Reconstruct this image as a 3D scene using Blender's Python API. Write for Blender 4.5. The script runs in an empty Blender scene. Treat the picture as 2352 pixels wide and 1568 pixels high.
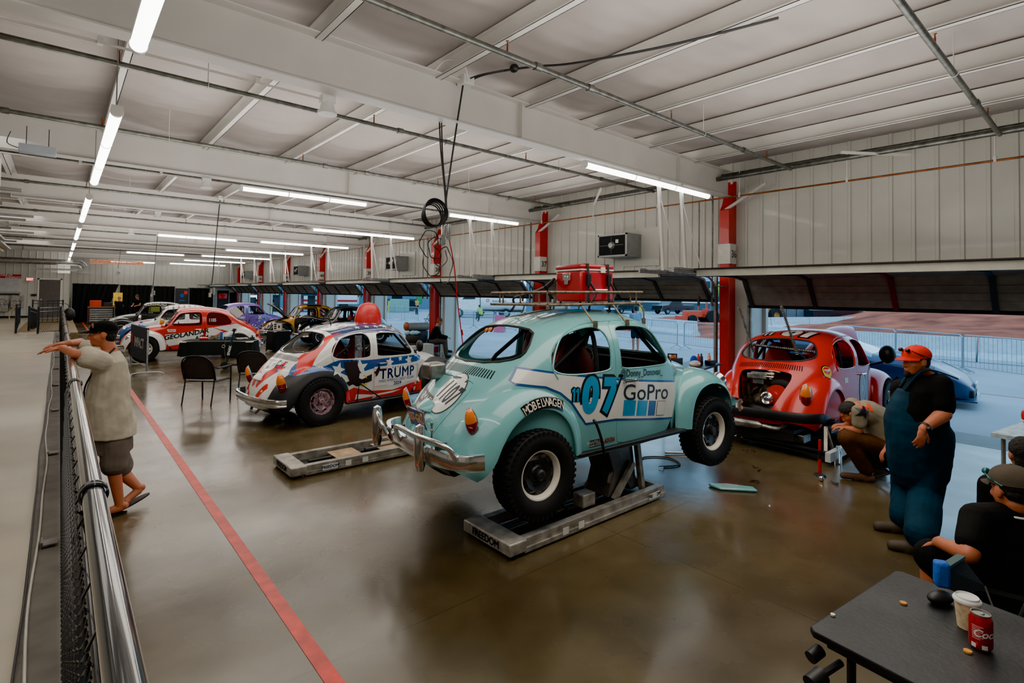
import bpy, bmesh, math, random
from mathutils import Vector as V, Matrix as MX, Euler, noise
from mathutils.bvhtree import BVHTree
import mathutils.geometry as mg
SC = bpy.context.scene
COL = SC.collection
PI = math.pi
R = math.radians
random.seed(7)

# ---------------------------------------------------------------- materials
MATS = {}
def mat(name, col, rough=.5, metal=0, var=.08, vscale=6, bump=0, bscale=60, coat=0, emit=0, ecol=None, alpha=1, trans=0, spec=.5, rvar=0):
    if name in MATS: return MATS[name]
    m = bpy.data.materials.new(name); m.use_nodes = True
    n = m.node_tree.nodes; l = m.node_tree.links; b = n['Principled BSDF']
    b.inputs['Roughness'].default_value = rough; b.inputs['Metallic'].default_value = metal
    b.inputs['Coat Weight'].default_value = coat; b.inputs['Coat Roughness'].default_value = .06
    b.inputs['Specular IOR Level'].default_value = spec
    tc = n.new('ShaderNodeTexCoord'); nz = n.new('ShaderNodeTexNoise')
    nz.inputs['Scale'].default_value = vscale; nz.inputs['Detail'].default_value = 4
    l.new(tc.outputs['Object'], nz.inputs['Vector'])
    r = n.new('ShaderNodeValToRGB'); c = list(col[:3])
    r.color_ramp.elements[0].color = [max(0, x*(1-var*1.6)) for x in c]+[1]
    r.color_ramp.elements[1].color = [min(1, x*(1+var)) for x in c]+[1]
    r.color_ramp.elements[0].position = .3; r.color_ramp.elements[1].position = .7
    l.new(nz.outputs['Fac'], r.inputs['Fac']); l.new(r.outputs['Color'], b.inputs['Base Color'])
    if rvar:
        mr = n.new('ShaderNodeMapRange'); mr.inputs['To Min'].default_value = max(0, rough-rvar); mr.inputs['To Max'].default_value = rough+rvar
        l.new(nz.outputs['Fac'], mr.inputs['Value']); l.new(mr.outputs['Result'], b.inputs['Roughness'])
    if bump:
        n2 = n.new('ShaderNodeTexNoise'); n2.inputs['Scale'].default_value = bscale; n2.inputs['Detail'].default_value = 3
        l.new(tc.outputs['Object'], n2.inputs['Vector'])
        bp = n.new('ShaderNodeBump'); bp.inputs['Strength'].default_value = bump; bp.inputs['Distance'].default_value = .01
        l.new(n2.outputs['Fac'], bp.inputs['Height']); l.new(bp.outputs['Normal'], b.inputs['Normal'])
    if emit:
        b.inputs['Emission Color'].default_value = list(ecol or c)+[1]; b.inputs['Emission Strength'].default_value = emit
    if trans: b.inputs['Transmission Weight'].default_value = trans
    if alpha < 1: b.inputs['Alpha'].default_value = alpha
    MATS[name] = m
    return m
def s2l(*c): return tuple(((x/255)/12.92 if x/255 <= .04045 else ((x/255+.055)/1.055)**2.4) for x in c)

# ---------------------------------------------------------------- mesh builder
def frame(d):
    d = V(d).normalized(); a = V((0, 0, 1)) if abs(d.z) < .95 else V((1, 0, 0))
    x = d.cross(a).normalized(); y = d.cross(x).normalized()
    return x, y, d
class MB:
    def __init__(s): s.v = []; s.f = []; s.m = []; s.cur = 0; s.T = None
    def add(s, vs, fs):
        o = len(s.v); s.v += [tuple(s.T @ V(p)) for p in vs] if s.T else [tuple(p) for p in vs]
        s.f += [[i+o for i in f] for f in fs]; s.m += [s.cur]*len(fs); return s
    def box(s, c, d, rz=0, rot=None):
        h = [x/2 for x in d]; q = rot if rot else (MX.Rotation(rz, 3, 'Z') if rz else None); vs = []
        for z in (-1, 1):
            for y in (-1, 1):
                for x in (-1, 1):
                    p = V((x*h[0], y*h[1], z*h[2]))
                    if q: p = q @ p
                    vs.append(p+V(c))
        return s.add(vs, [(0, 2, 3, 1), (4, 5, 7, 6), (0, 1, 5, 4), (2, 6, 7, 3), (0, 4, 6, 2), (1, 3, 7, 5)])
    def bb(s, a, b): return s.box([(x+y)/2 for x, y in zip(a, b)], [abs(x-y) for x, y in zip(a, b)])
    def beam(s, a, b, w, h, up=(0, 0, 1)):
        a = V(a); b = V(b); d = (b-a); L = d.length; d.normalize(); u = V(up); x = d.cross(u)
        if x.length < .01: x = d.cross(V((1, 0, 0)))
        x.normalize(); u = x.cross(d); q = MX((x, d, u)).transposed()
        return s.box((a+b)/2, (w, L, h), rot=q)
    def cyl(s, a, b, r, r2=None, n=16, cap=True):
        a = V(a); b = V(b); r2 = r if r2 is None else r2; x, y, d = frame(b-a); vs = []
        for p, q in ((a, r), (b, r2)):
            vs += [p+x*(q*math.cos(2*PI*i/n))+y*(q*math.sin(2*PI*i/n)) for i in range(n)]
        fs = [(i, i+n, (i+1) % n+n, (i+1) % n) for i in range(n)]
        if cap: fs += [list(range(n)), list(range(2*n-1, n-1, -1))]
        return s.add(vs, fs)
    def tube(s, pts, r, n=8, closed=False, cap=True):
        P = [V(p) for p in pts]; k = len(P); vs = []; rr = r if isinstance(r, (list, tuple)) else [r]*k
        px = None
        for i, p in enumerate(P):
            if closed: d = P[(i+1) % k]-P[i-1]
            else: d = P[min(i+1, k-1)]-P[max(i-1, 0)]
            if d.length < 1e-9: d = V((0, 0, 1))
            d.normalize()
            if px is None: x, y, _ = frame(d)
            else:
                x = px-d*px.dot(d)
                if x.length < 1e-6: x = frame(d)[0]
                x.normalize(); y = d.cross(x)
            px = x
            vs += [p+x*(rr[i]*math.cos(2*PI*j/n))+y*(rr[i]*math.sin(2*PI*j/n)) for j in range(n)]
        fs = []
        for i in range(k if closed else k-1):
            a = i*n; b = ((i+1) % k)*n
            fs += [(a+j, a+(j+1) % n, b+(j+1) % n, b+j) for j in range(n)]
        if not closed and cap: fs += [list(range(n-1, -1, -1)), list(range((k-1)*n, k*n))]
        return s.add(vs, fs)
    def lathe(s, prof, o=(0, 0, 0), axis=(0, 0, 1), n=32, skip=None, closed=False):
        x, y, d = frame(axis); o = V(o); vs = []
        for r, h in prof: vs += [o+d*h+x*(r*math.cos(2*PI*j/n))+y*(r*math.sin(2*PI*j/n)) for j in range(n)]
        fs = []; k = len(prof)
        for i in range(k if closed else k-1):
            a = i*n; b = ((i+1) % k)*n
            for j in range(n):
                if skip and skip(i, j): continue
                fs.append((a+j, b+j, b+(j+1) % n, a+(j+1) % n))
        return s.add(vs, fs)
    def ell(s, c, r, rot=None, n=16, k=10):
        vs = []; c = V(c)
        for i in range(k+1):
            t = PI*i/k
            for j in range(n):
                a = 2*PI*j/n; p = V((r[0]*math.sin(t)*math.cos(a), r[1]*math.sin(t)*math.sin(a), r[2]*math.cos(t)))
                if rot: p = rot @ p
                vs.append(c+p)
        fs = [(i*n+j, i*n+(j+1) % n, (i+1)*n+(j+1) % n, (i+1)*n+j) for i in range(k) for j in range(n)]
        return s.add(vs, fs)
    def cap(s, a, b, r1, r2, n=12):     # round tapered limb
        a = V(a); b = V(b); s.cyl(a, b, r1, r2, n); s.ell(a, (r1,)*3, n=n, k=8); return s.ell(b, (r2,)*3, n=n, k=8)
    def prism(s, poly, z0, z1, T=None):
        if mg.area_tri if False else sum(poly[i][0]*poly[(i+1) % len(poly)][1]-poly[(i+1) % len(poly)][0]*poly[i][1] for i in range(len(poly))) < 0: poly = poly[::-1]
        n = len(poly); vs = [V((p[0], p[1], z0)) for p in poly]+[V((p[0], p[1], z1)) for p in poly]
        if T: vs = [T @ p for p in vs]
        return s.add(vs, [list(range(n-1, -1, -1)), list(range(n, 2*n))]+[(i, (i+1) % n, (i+1) % n+n, i+n) for i in range(n)])
    def grid(s, fn, nu, nv, cu=False, cv=False):
        vs = [fn(i/(nu if cu else nu-1), j/(nv if cv else nv-1)) for i in range(nu) for j in range(nv)]; fs = []
        for i in range(nu if cu else nu-1):
            for j in range(nv if cv else nv-1):
                a = i; b = (i+1) % nu; c = (j+1) % nv
                fs.append((a*nv+j, b*nv+j, b*nv+c, a*nv+c))
        return s.add(vs, fs)
    def mesh(s, name, mats, smooth=True, ang=40, weld=True):
        me = bpy.data.meshes.new(name); me.from_pydata(s.v, [], s.f)
        for m in (mats if isinstance(mats, (list, tuple)) else [mats]): me.materials.append(m)
        me.polygons.foreach_set('material_index', s.m)
        if weld:
            bm = bmesh.new(); bm.from_mesh(me); bmesh.ops.remove_doubles(bm, verts=bm.verts, dist=1e-5)
            bmesh.ops.dissolve_degenerate(bm, dist=1e-6, edges=bm.edges); bm.to_mesh(me); bm.free()
        sh(me, smooth, ang)
        me.update(); return me
    def build(s, name, mats, parent=None, loc=None, smooth=True, ang=40, bevel=0, weld=True, **kw):
        o = link(name, s.mesh(name, mats, smooth, ang, weld), parent, loc)
        if bevel:
            b = o.modifiers.new('b', 'BEVEL'); b.width = bevel; b.segments = 2; b.limit_method = 'ANGLE'; b.angle_limit = R(50)
        tag(o, **kw); return o
def sh(me, smooth=True, ang=40):
    me.polygons.foreach_set('use_smooth', [smooth]*len(me.polygons))
    if smooth: me.set_sharp_from_angle(angle=R(ang))
def link(name, me, parent=None, loc=None):
    o = bpy.data.objects.new(name, me); COL.objects.link(o)
    if parent: o.parent = parent
    if loc: o.location = loc
    return o
def tag(o, label=None, cat=None, group=None, kind=None):
    if label: o['label'] = label
    if cat: o['category'] = cat
    if group: o['group'] = group
    if kind: o['kind'] = kind
    return o
def thing(name, label, cat, loc=(0, 0, 0), rz=0, group=None):
    o = bpy.data.objects.new(name, None); COL.objects.link(o); o.location = loc; o.rotation_euler = (0, 0, rz)
    o.empty_display_size = .1
    return tag(o, label, cat, group)
def dup(root, loc, rz=None, label=None, group=None, parent=None):
    kids = {}
    for o in bpy.data.objects:
        if o.parent: kids.setdefault(o.parent.name, []).append(o)
    def cp(o, par):
        c = o.copy(); COL.objects.link(c)
        if par: c.parent = par
        for k in kids.get(o.name, []): cp(k, c)
        return c
    r = cp(root, parent); r.location = loc
    if rz is not None: r.rotation_euler = (r.rotation_euler[0], r.rotation_euler[1], rz)
    if label: r['label'] = label
    if group: r['group'] = group
    return r
def evalmesh(o):
    dg = bpy.context.evaluated_depsgraph_get(); dg.update()
    return bpy.data.meshes.new_from_object(o.evaluated_get(dg), depsgraph=dg)
def applied(me, *mods):
    """mods: (type, dict) applied to a mesh, returns a new mesh"""
    o = bpy.data.objects.new('tmp', me); COL.objects.link(o)
    for t, kw in mods:
        m = o.modifiers.new(t, t)
        for k, v in kw.items(): setattr(m, k, v)
    r = evalmesh(o); bpy.data.objects.remove(o); return r
def boolean(me, cut, op='DIFFERENCE'):
    c = bpy.data.objects.new('cut', cut); COL.objects.link(c)
    r = applied(me, ('BOOLEAN', dict(operation=op, object=c, solver='EXACT')))
    bpy.data.objects.remove(c); return r
def spl(tab, x):
    """monotone-ish cubic interpolation through table rows (x, a, b, ...)"""
    n = len(tab)
    if x <= tab[0][0]: return tab[0][1:]
    if x >= tab[-1][0]: return tab[-1][1:]
    i = max(k for k in range(n-1) if tab[k][0] <= x)
    x0, x1 = tab[i][0], tab[i+1][0]; t = (x-x0)/(x1-x0); out = []
    for c in range(1, len(tab[0])):
        y0, y1 = tab[i][c], tab[i+1][c]
        d = (y1-y0)/(x1-x0)
        m0 = d if i == 0 else (y1-tab[i-1][c])/(x1-tab[i-1][0])
        m1 = d if i == n-2 else (tab[i+2][c]-y0)/(tab[i+2][0]-x0)
        h = x1-x0
        out.append((2*t**3-3*t*t+1)*y0+(t**3-2*t*t+t)*h*m0+(-2*t**3+3*t*t)*y1+(t**3-t*t)*h*m1)
    return out
def crv(pts, k=8, closed=False):
    """Catmull-Rom smoothing of a 2D/3D polyline"""
    P = [V(p) for p in pts]; n = len(P); out = []
    for i in range(n if closed else n-1):
        p0 = P[i-1] if (closed or i > 0) else P[0]; p1 = P[i]; p2 = P[(i+1) % n]; p3 = P[(i+2) % n] if (closed or i+2 < n) else P[-1]
        for j in range(k):
            t = j/k; out.append(.5*((2*p1)+(p2-p0)*t+(2*p0-5*p1+4*p2-p3)*t*t+(3*p1-p0-3*p2+p3)*t**3))
    if not closed: out.append(P[-1])
    return out
# ------------------------------------------------------------- flat graphics
def textmesh(body, size=1, bold=0, shear=0, align='CENTER', sx=1, extrude=0, space=1):
    fat = bold if (bold and 'M' in body.upper()) else 0
    cu = bpy.data.curves.new('t', 'FONT'); cu.body = body; cu.size = size; cu.offset = 0 if fat else bold; cu.shear = shear
    cu.align_x = align; cu.align_y = 'CENTER'; cu.extrude = extrude; cu.space_character = space; cu.resolution_u = 9 if len(body) < 3 else 4
    o = bpy.data.objects.new('t', cu); COL.objects.link(o); me = evalmesh(o)
    bpy.data.objects.remove(o); bpy.data.curves.remove(cu)
    if sx != 1:
        for v in me.vertices: v.co.x *= sx
    if fat:
        bm = bmesh.new()
        for k, (dx, dy) in enumerate(((0, 0), (fat, 0), (-fat, 0), (0, fat), (0, -fat))):
            c = me.copy(); c.transform(MX.Translation((dx, dy, 0))); bm.from_mesh(c); bpy.data.meshes.remove(c)
        bm.to_mesh(me); bm.free()
    return me
def polymesh(polys):
    """list of 2D outlines (each filled)"""
    me = bpy.data.meshes.new('p'); vs = []; fs = []
    for P in polys:
        o = len(vs); P = [V((p[0], p[1], 0)) for p in P]; vs += P
        fs += [[o+i for i in t] for t in mg.tessellate_polygon([P])]
    me.from_pydata([tuple(v) for v in vs], [], fs); return me
def gridcut(me, step):
    bm = bmesh.new(); bm.from_mesh(me)
    if not bm.verts: return bm
    for ax in (0, 1):
        lo = min(v.co[ax] for v in bm.verts); hi = max(v.co[ax] for v in bm.verts)
        c = lo+step*.51
        while c < hi:
            co = [0, 0, 0]; no = [0, 0, 0]; co[ax] = c; no[ax] = 1
            bmesh.ops.bisect_plane(bm, geom=bm.verts[:]+bm.edges[:]+bm.faces[:], plane_co=co, plane_no=no, dist=1e-5); c += step
    bmesh.ops.triangulate(bm, faces=bm.faces[:])
    return bm
class Decals:
    """flat graphics wrapped on to a surface; collected in one mesh per call of build"""
    def __init__(s, bvh): s.bvh = bvh; s.mb = MB(); s.mats = []; s.lift = .0025
    def put(s, me, m, T, step=.03, lift=0):
        """T: 4x4 matrix, x/y = graphic plane, -z = direction towards the surface"""
        if m not in s.mats: s.mats.append(m)
        bm = gridcut(me, step); bm.verts.index_update(); d = (T.to_3x3() @ V((0, 0, -1))).normalized(); vs = []; ok = []
        for v in bm.verts:
            p = T @ v.co; h = s.bvh.ray_cast(p, d)
            if h[0] is None: vs.append(p); ok.append(False)
            else:
                nn = h[1] if h[1].dot(d) < 0 else -h[1]
                vs.append(h[0]+nn*(s.lift+lift*2.5)); ok.append(True)
        fs = []
        for f in bm.faces:
            ids = [v.index for v in f.verts]
            if all(ok[i] for i in ids):
                # drop faces bridging over a hole in the surface
                e = max((vs[ids[i]]-vs[ids[i-1]]).length for i in range(len(ids)))
                if e < step*1.5+.08: fs.append(ids)
        s.mb.cur = s.mats.index(m); s.mb.add(vs, fs); bm.free()
    def build(s, name, parent, **kw):
        if not s.mb.f: return None
        return s.mb.build(name, s.mats, parent, weld=False, ang=60, **kw)
def star(cx, cy, r, rot=0, ri=.4, n=5): return [(cx+(r if k % 2 == 0 else r*ri)*math.sin(PI*k/n+rot), cy+(r if k % 2 == 0 else r*ri)*math.cos(PI*k/n+rot)) for k in range(2*n)]
def circ(cx, cy, r, n=32, ry=None): return [(cx+r*math.cos(2*PI*i/n), cy+(ry or r)*math.sin(2*PI*i/n)) for i in range(n)]
def rect(x0, y0, x1, y1): return [(x0, y0), (x1, y0), (x1, y1), (x0, y1)]
def rrect(x0, y0, x1, y1, r, k=4):
    o = []
    for cx, cy, a in ((x1-r, y1-r, 0), (x0+r, y1-r, 90), (x0+r, y0+r, 180), (x1-r, y0+r, 270)):
        o += [(cx+r*math.cos(R(a+90*i/k)), cy+r*math.sin(R(a+90*i/k))) for i in range(k+1)]
    return o
def flat(name, items, T, parent=None, **kw):
    """flat sign made of (mesh, material) layers at transform T, each lifted a little"""
    mb = MB(); mats = []
    for i, (me, m) in enumerate(items):
        if m not in mats: mats.append(m)
        mb.cur = mats.index(m)
        mb.add([T @ (v.co+V((0, 0, .001*(i+1)))) for v in me.vertices], [list(p.vertices) for p in me.polygons])
    return mb.build(name, mats, parent, smooth=False, weld=False, **kw)
def TM(o, x, y):
    """matrix with origin o, graphic x axis and y axis"""
    x = V(x).normalized(); y = V(y); z = x.cross(y).normalized(); y = z.cross(x)
    m = MX((x, y, z)).transposed().to_4x4(); m.translation = V(o); return m
# ================================================================ BEETLE
# local frame: +x forward, +y left, z up, origin on the ground at mid wheelbase
BT = [ # x, ztop, zbelt, halfwidth, zsill, superellipse n
 (-1.965,.40,.36,.20,.33,2.0),(-1.955,.50,.40,.28,.33,2.0),(-1.93,.61,.44,.35,.33,2.0),(-1.86,.74,.48,.41,.33,2.05),(-1.75,.865,.54,.48,.33,2.15),(-1.62,.975,.62,.55,.33,2.25),
 (-1.48,1.07,.70,.605,.32,2.4),(-1.35,1.155,.77,.655,.31,2.55),(-1.2,1.255,.84,.69,.30,2.7),(-1.04,1.355,.90,.72,.29,2.8),(-.87,1.427,.93,.738,.28,2.85),
 (-.6,1.482,.955,.752,.28,2.85),(-.3,1.506,.965,.757,.28,2.85),(0,1.502,.965,.752,.28,2.85),(.2,1.48,.96,.738,.28,2.8),(.36,1.44,.955,.722,.28,2.8),
 (.43,1.39,.95,.712,.28,2.7),(.5,1.295,.945,.70,.28,2.55),(.6,1.155,.93,.68,.28,2.4),(.68,1.045,.91,.66,.28,2.3),(.76,1.01,.88,.63,.28,2.2),
 (.95,.985,.82,.565,.29,2.15),(1.15,.95,.76,.50,.30,2.1),(1.35,.90,.70,.43,.32,2.05),(1.52,.835,.63,.37,.34,2.0),(1.66,.75,.56,.31,.35,2.0),
 (1.76,.64,.49,.26,.36,2.0),(1.81,.53,.44,.22,.37,2.0),(1.825,.44,.40,.18,.37,2.0)]
def bsec(x, k):
    """section point for k in 0..1 from left sill over the roof to the right sill"""
    zt, zb, w, zs, n = spl(BT, x); s = 1 if k <= .5 else -1; q = k*2 if k <= .5 else 2-k*2
    K = .3
    if q < K:
        a = q/K; y = w*(1-.05*(1-a)**2.2); z = zs+(zb-zs)*a
        y += .012*math.sin(a*PI)
    else:
        a = (q-K)/(1-K)*PI/2; ca = max(math.cos(a), 0); sa = math.sin(a)
        y = w*ca**(2/n); z = zb+(zt-zb)*sa**(2/n)
    return V((x, s*y, z))
def bodyshell():
    xs = []
    x = -1.955
    tabx = [r[0] for r in BT]
    for i in range(len(tabx)-1):
        n = max(2, round((tabx[i+1]-tabx[i])/.045)); xs += [tabx[i]+(tabx[i+1]-tabx[i])*j/n for j in range(n)]
    xs.append(tabx[-1]); NV = 73; mb = MB()
    ks = [j/(NV-1) for j in range(NV)]
    vs = [bsec(x, k) for x in xs for k in ks]; fs = []
    for i in range(len(xs)-1):
        for j in range(NV-1): fs.append((i*NV+j, i*NV+j+1, (i+1)*NV+j+1, (i+1)*NV+j))
    fs.append(list(range(NV))[::-1]); fs.append([(len(xs)-1)*NV+j for j in range(NV)])
    mb.add(vs, fs); me = mb.mesh('shell', MAT_P)
    bm = bmesh.new(); bm.from_mesh(me); bmesh.ops.recalc_face_normals(bm, faces=bm.faces); bm.to_mesh(me); bm.free()
    return applied(me, ('SOLIDIFY', dict(thickness=.022, offset=-1, use_rim=True, use_even_offset=False)))
def pris(poly, y0, y1, plane='xz'):
    mb = MB(); P = [(p[0], p[1]) for p in poly]
    if plane == 'xz': T = MX(((1, 0, 0, 0), (0, 0, 1, 0), (0, 1, 0, 0), (0, 0, 0, 1)))
    elif plane == 'yz': T = MX(((0, 0, 1, 0), (1, 0, 0, 0), (0, 1, 0, 0), (0, 0, 0, 1)))
    else: T = MX.Identity(4)
    mb.prism(P, y0, y1, T); me = mb.mesh('c', MAT_P, False)
    bm = bmesh.new(); bm.from_mesh(me); bmesh.ops.recalc_face_normals(bm, faces=bm.faces); bm.to_mesh(me); bm.free(); return me
def offs(poly, d):
    """inset a smooth closed polygon by d"""
    n = len(poly); A = sum(poly[i][0]*poly[(i+1) % n][1]-poly[(i+1) % n][0]*poly[i][1] for i in range(n)); sg = 1 if A > 0 else -1; out = []
    for i in range(n):
        a = V(poly[i-1][:2]); b = V(poly[(i+1) % n][:2]); t = (b-a).normalized(); nn = V((-t.y, t.x))*sg
        out.append((poly[i][0]+nn.x*d, poly[i][1]+nn.y*d))
    return out
def joinm(ms):
    bm = bmesh.new()
    for m in ms: bm.from_mesh(m)
    me = bpy.data.meshes.new('j'); bm.to_mesh(me); bm.free(); return me
MAT_P = mat('body shell metal', (.5, .5, .5), .3)
DOOR = crv([(-.285, 1.30), (-.30, .9), (-.285, .42), (-.18, .335), (.2, .325), (.5, .335), (.64, .42), (.665, .70), (.645, .93), (.56, 1.12), (.45, 1.30), (.34, 1.385), (.05, 1.415), (-.18, 1.41)], 5, True)
DOORWIN = crv([(-.22, 1.28), (-.225, 1.05), (-.19, 1.0), (0, .985), (.3, .98), (.5, .985), (.545, 1.03), (.48, 1.15), (.39, 1.275), (.29, 1.335), (.05, 1.362), (-.16, 1.357)], 6, True)
QTRWIN = crv([(-.345, 1.27), (-.35, 1.05), (-.385, 1.0), (-.55, .985), (-.82, .99), (-.98, 1.02), (-1.03, 1.09), (-.98, 1.20), (-.83, 1.30), (-.6, 1.358), (-.42, 1.36)], 6, True)
# rear window and windscreen as seen from behind/front (y,z); lid & bonnet (y,z)
REARWIN = crv([(-.48, 1.125), (-.25, 1.090), (.25, 1.090), (.48, 1.125), (.53, 1.18), (.47, 1.29), (.36, 1.352), (.0, 1.375), (-.36, 1.352), (-.47, 1.29), (-.53, 1.18)], 4, True)
WIND = crv([(-.54, 1.07), (-.2, 1.05), (.2, 1.05), (.54, 1.07), (.55, 1.12), (.47, 1.33), (.40, 1.375), (0, 1.39), (-.40, 1.375), (-.47, 1.33), (-.55, 1.12)], 4, True)
LID = crv([(-.30, .955), (0, .975), (.30, .955), (.36, .89), (.33, .78), (.26, .60), (.17, .47), (0, .44), (-.17, .47), (-.26, .60), (-.33, .77), (-.36, .89)], 4, True)
BON = crv([(.80, -.47), (.79, 0), (.80, .47), (.88, .485), (1.1, .435), (1.35, .355), (1.6, .25), (1.77, .15), (1.835, 0), (1.77, -.15), (1.6, -.25), (1.35, -.355), (1.1, -.435), (.88, -.485)], 4, True)
def build_panels():
    S = bodyshell(); out = {}
    cuts = []
    for s in (1, -1):
        cuts += [pris(DOOR, s*.3, s*1.0), pris(QTRWIN, s*.28, s*1.0)]
    cuts += [pris(REARWIN, -1.6, -.6, 'yz'), pris(WIND, .2, 1.0, 'yz')]
    b = S
    for c in cuts: b = boolean(b, c)
    b = boolean(b, pris(LID, -2.2, -1.28, 'yz')); b = boolean(b, pris(BON, .60, 1.6, 'xy'))
    out['body'] = b
    for s, nm in ((1, 'doorL'), (-1, 'doorR')):
        d = boolean(S, pris(offs(DOOR, .005), s*.32, s*.98), 'INTERSECT'); out[nm] = boolean(d, pris(DOORWIN, s*.2, s*1.1))
    out['lid'] = boolean(S, pris(offs(LID, .005), -2.1, -1.30, 'yz'), 'INTERSECT')
    out['bonnet'] = boolean(S, pris(offs(BON, .005), .62, 1.5, 'xy'), 'INTERSECT')
    for m in out.values(): sh(m, True, 32)
    return out
RF = [(-.70,.34,.70,-.83,.33,.775),(-.72,.52,.70,-.84,.43,.777),(-.79,.70,.69,-.90,.57,.778),(-.93,.84,.64,-1.02,.68,.78),(-1.12,.925,.585,-1.18,.72,.78),(-1.32,.935,.52,-1.35,.69,.78),
      (-1.50,.88,.455,-1.48,.60,.778),(-1.66,.78,.40,-1.56,.48,.775),(-1.79,.65,.35,-1.61,.36,.765),(-1.88,.50,.30,-1.68,.29,.74),(-1.93,.37,.25,-1.74,.265,.70)]
FF = [(.67,.33,.665,.85,.32,.775),(.69,.55,.65,.87,.45,.777),(.77,.73,.59,.92,.58,.778),(.92,.82,.52,1.03,.68,.78),(1.15,.87,.44,1.20,.71,.78),(1.38,.85,.37,1.37,.67,.778),
      (1.56,.78,.31,1.49,.58,.77),(1.69,.68,.25,1.57,.45,.75),(1.77,.54,.21,1.61,.34,.72),(1.80,.38,.19,1.64,.28,.69)]
def fender(rows, s):
    tab = [(i,)+r for i, r in enumerate(rows)]; N = 50; K = 15
    def fn(u, v):
        r = spl(tab, u*(len(rows)-1)); a = v*PI/2*.94+.03
        if v > .93:     # rolled lip turned inwards
            q = (v-.93)/.07; a = .93*PI/2*.94+.03; e = 1-math.cos(a)
            c = V((r[0]+(r[3]-r[0])*e, 0, r[1]+(r[4]-r[1])*e)); y = r[2]+(r[5]-r[2])*math.sin(a)**.85
            return V((c.x, s*(y-.02*q), c.z-.012*q*0))
        e = 1-math.cos(a)
        return V((r[0]+(r[3]-r[0])*e, s*(r[2]+(r[5]-r[2])*math.sin(a)**.85), r[1]+(r[4]-r[1])*e))
    mb = MB(); mb.grid(fn, N, K+3); me = mb.mesh('f', MAT_P)
    bm = bmesh.new(); bm.from_mesh(me); bmesh.ops.recalc_face_normals(bm, faces=bm.faces)
    # make normals point outwards
    if sum(f.normal.y*s*f.calc_area() for f in bm.faces) < 0: bmesh.ops.reverse_faces(bm, faces=bm.faces)
    bm.to_mesh(me); bm.free()
    m = applied(me, ('SOLIDIFY', dict(thickness=.012, offset=-1))); sh(m, True, 50); return m
def tire_mesh(r, w, rr, blocks=44):
    mb = MB(); h = w/2
    prof = [(rr, -h*.72), (rr+.02, -h*.86), (rr+(r-rr)*.35, -h*1.02), (rr+(r-rr)*.65, -h), (r-.022, -h*.90), (r-.012, -h*.78), (r-.012, h*.78), (r-.022, h*.90), (rr+(r-rr)*.65, h), (rr+(r-rr)*.35, h*1.02), (rr+.02, h*.86), (rr, h*.72)]
    mb.lathe(prof, axis=(0, 1, 0), n=64, closed=True)
    for i in range(blocks):
        for j in range(4):
            a = 2*PI*(i+(.5 if j % 2 else 0))/blocks; y = (-.60+.4*j)*h; q = MX.Rotation(-a, 3, 'Y') @ MX.Rotation(.35*(1 if j < 2 else -1), 3, 'X') if False else MX.Rotation(-a, 3, 'Y')
            L = 2*PI*r/blocks*.72
            mb.box(q @ V((r-.010, y, 0)), (.018, h*.33, L*(.95 if j in (1, 2) else .8)), rot=q @ MX.Rotation(.3*(1 if j % 2 else -1), 3, 'X'))
        for s in (-1, 1):
            a = 2*PI*(i+.25)/blocks; q = MX.Rotation(-a, 3, 'Y'); mb.box(q @ V((r-.03, s*h*.93, 0)), (.035, h*.1, 2*PI*r/blocks*.5), rot=q)
    return mb
def build_tire(name, r, w, rr, m):
    me = tire_mesh(r, w, rr).mesh(name, m, True, 30)
    return me
def rim_mesh(rr, w, slots=8):
    """steel wheel, outer face towards +y; slot0 = rim ring, slot1 = centre disc"""
    mb = MB(); h = w/2*.8
    mb.lathe([(rr+.012, h*.9), (rr+.014, h*.8), (rr-.006, h*.72), (rr-.016, h*.4), (rr-.02, -h*.6), (rr+.01, -h*.8)], axis=(0, 1, 0), n=64)
    mb.lathe([(rr+.014, h*.92), (rr-.012, h*.88), (rr-.03, h*.5), (rr-.034, h*.25)], axis=(0, 1, 0), n=64)
    mb.cur = 1
    k = 64//slots
    mb.lathe([(rr-.034, h*.25), (rr*.80, h*.42), (rr*.66, h*.50), (rr*.52, h*.34), (rr*.36, h*.30), (rr*.30, h*.45), (.0, h*.45)], axis=(0, 1, 0), n=64, skip=lambda i, j: i == 1 and (j % k) in range(k//4, k//4+max(2, k//2)))
    for i in range(5):
        a = 2*PI*i/5; mb.cyl((rr*.45*math.cos(a), h*.28, rr*.45*math.sin(a)), (rr*.45*math.cos(a), h*.44, rr*.45*math.sin(a)), .012, n=6)
    mb.lathe([(rr*.22, h*.4), (rr*.22, h*.85), (rr*.15, h*.98), (0, h*1.0)], axis=(0, 1, 0), n=24)
    mb.lathe([(.11, h*.2), (.13, -h*.8), (rr-.03, -h*.7)], axis=(0, 1, 0), n=32)   # drum behind
    return mb
def bumper_path(front, z=.45):
    s = 1 if front else -1; x = 1.93 if front else -2.03
    return crv([(s*abs(x)-s*.26, -.79, z), (s*abs(x)-s*.13, -.72, z), (x-s*.04, -.5, z), (x, 0, z), (x-s*.04, .5, z), (s*abs(x)-s*.13, .72, z), (s*abs(x)-s*.26, .79, z)], 6)
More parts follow.
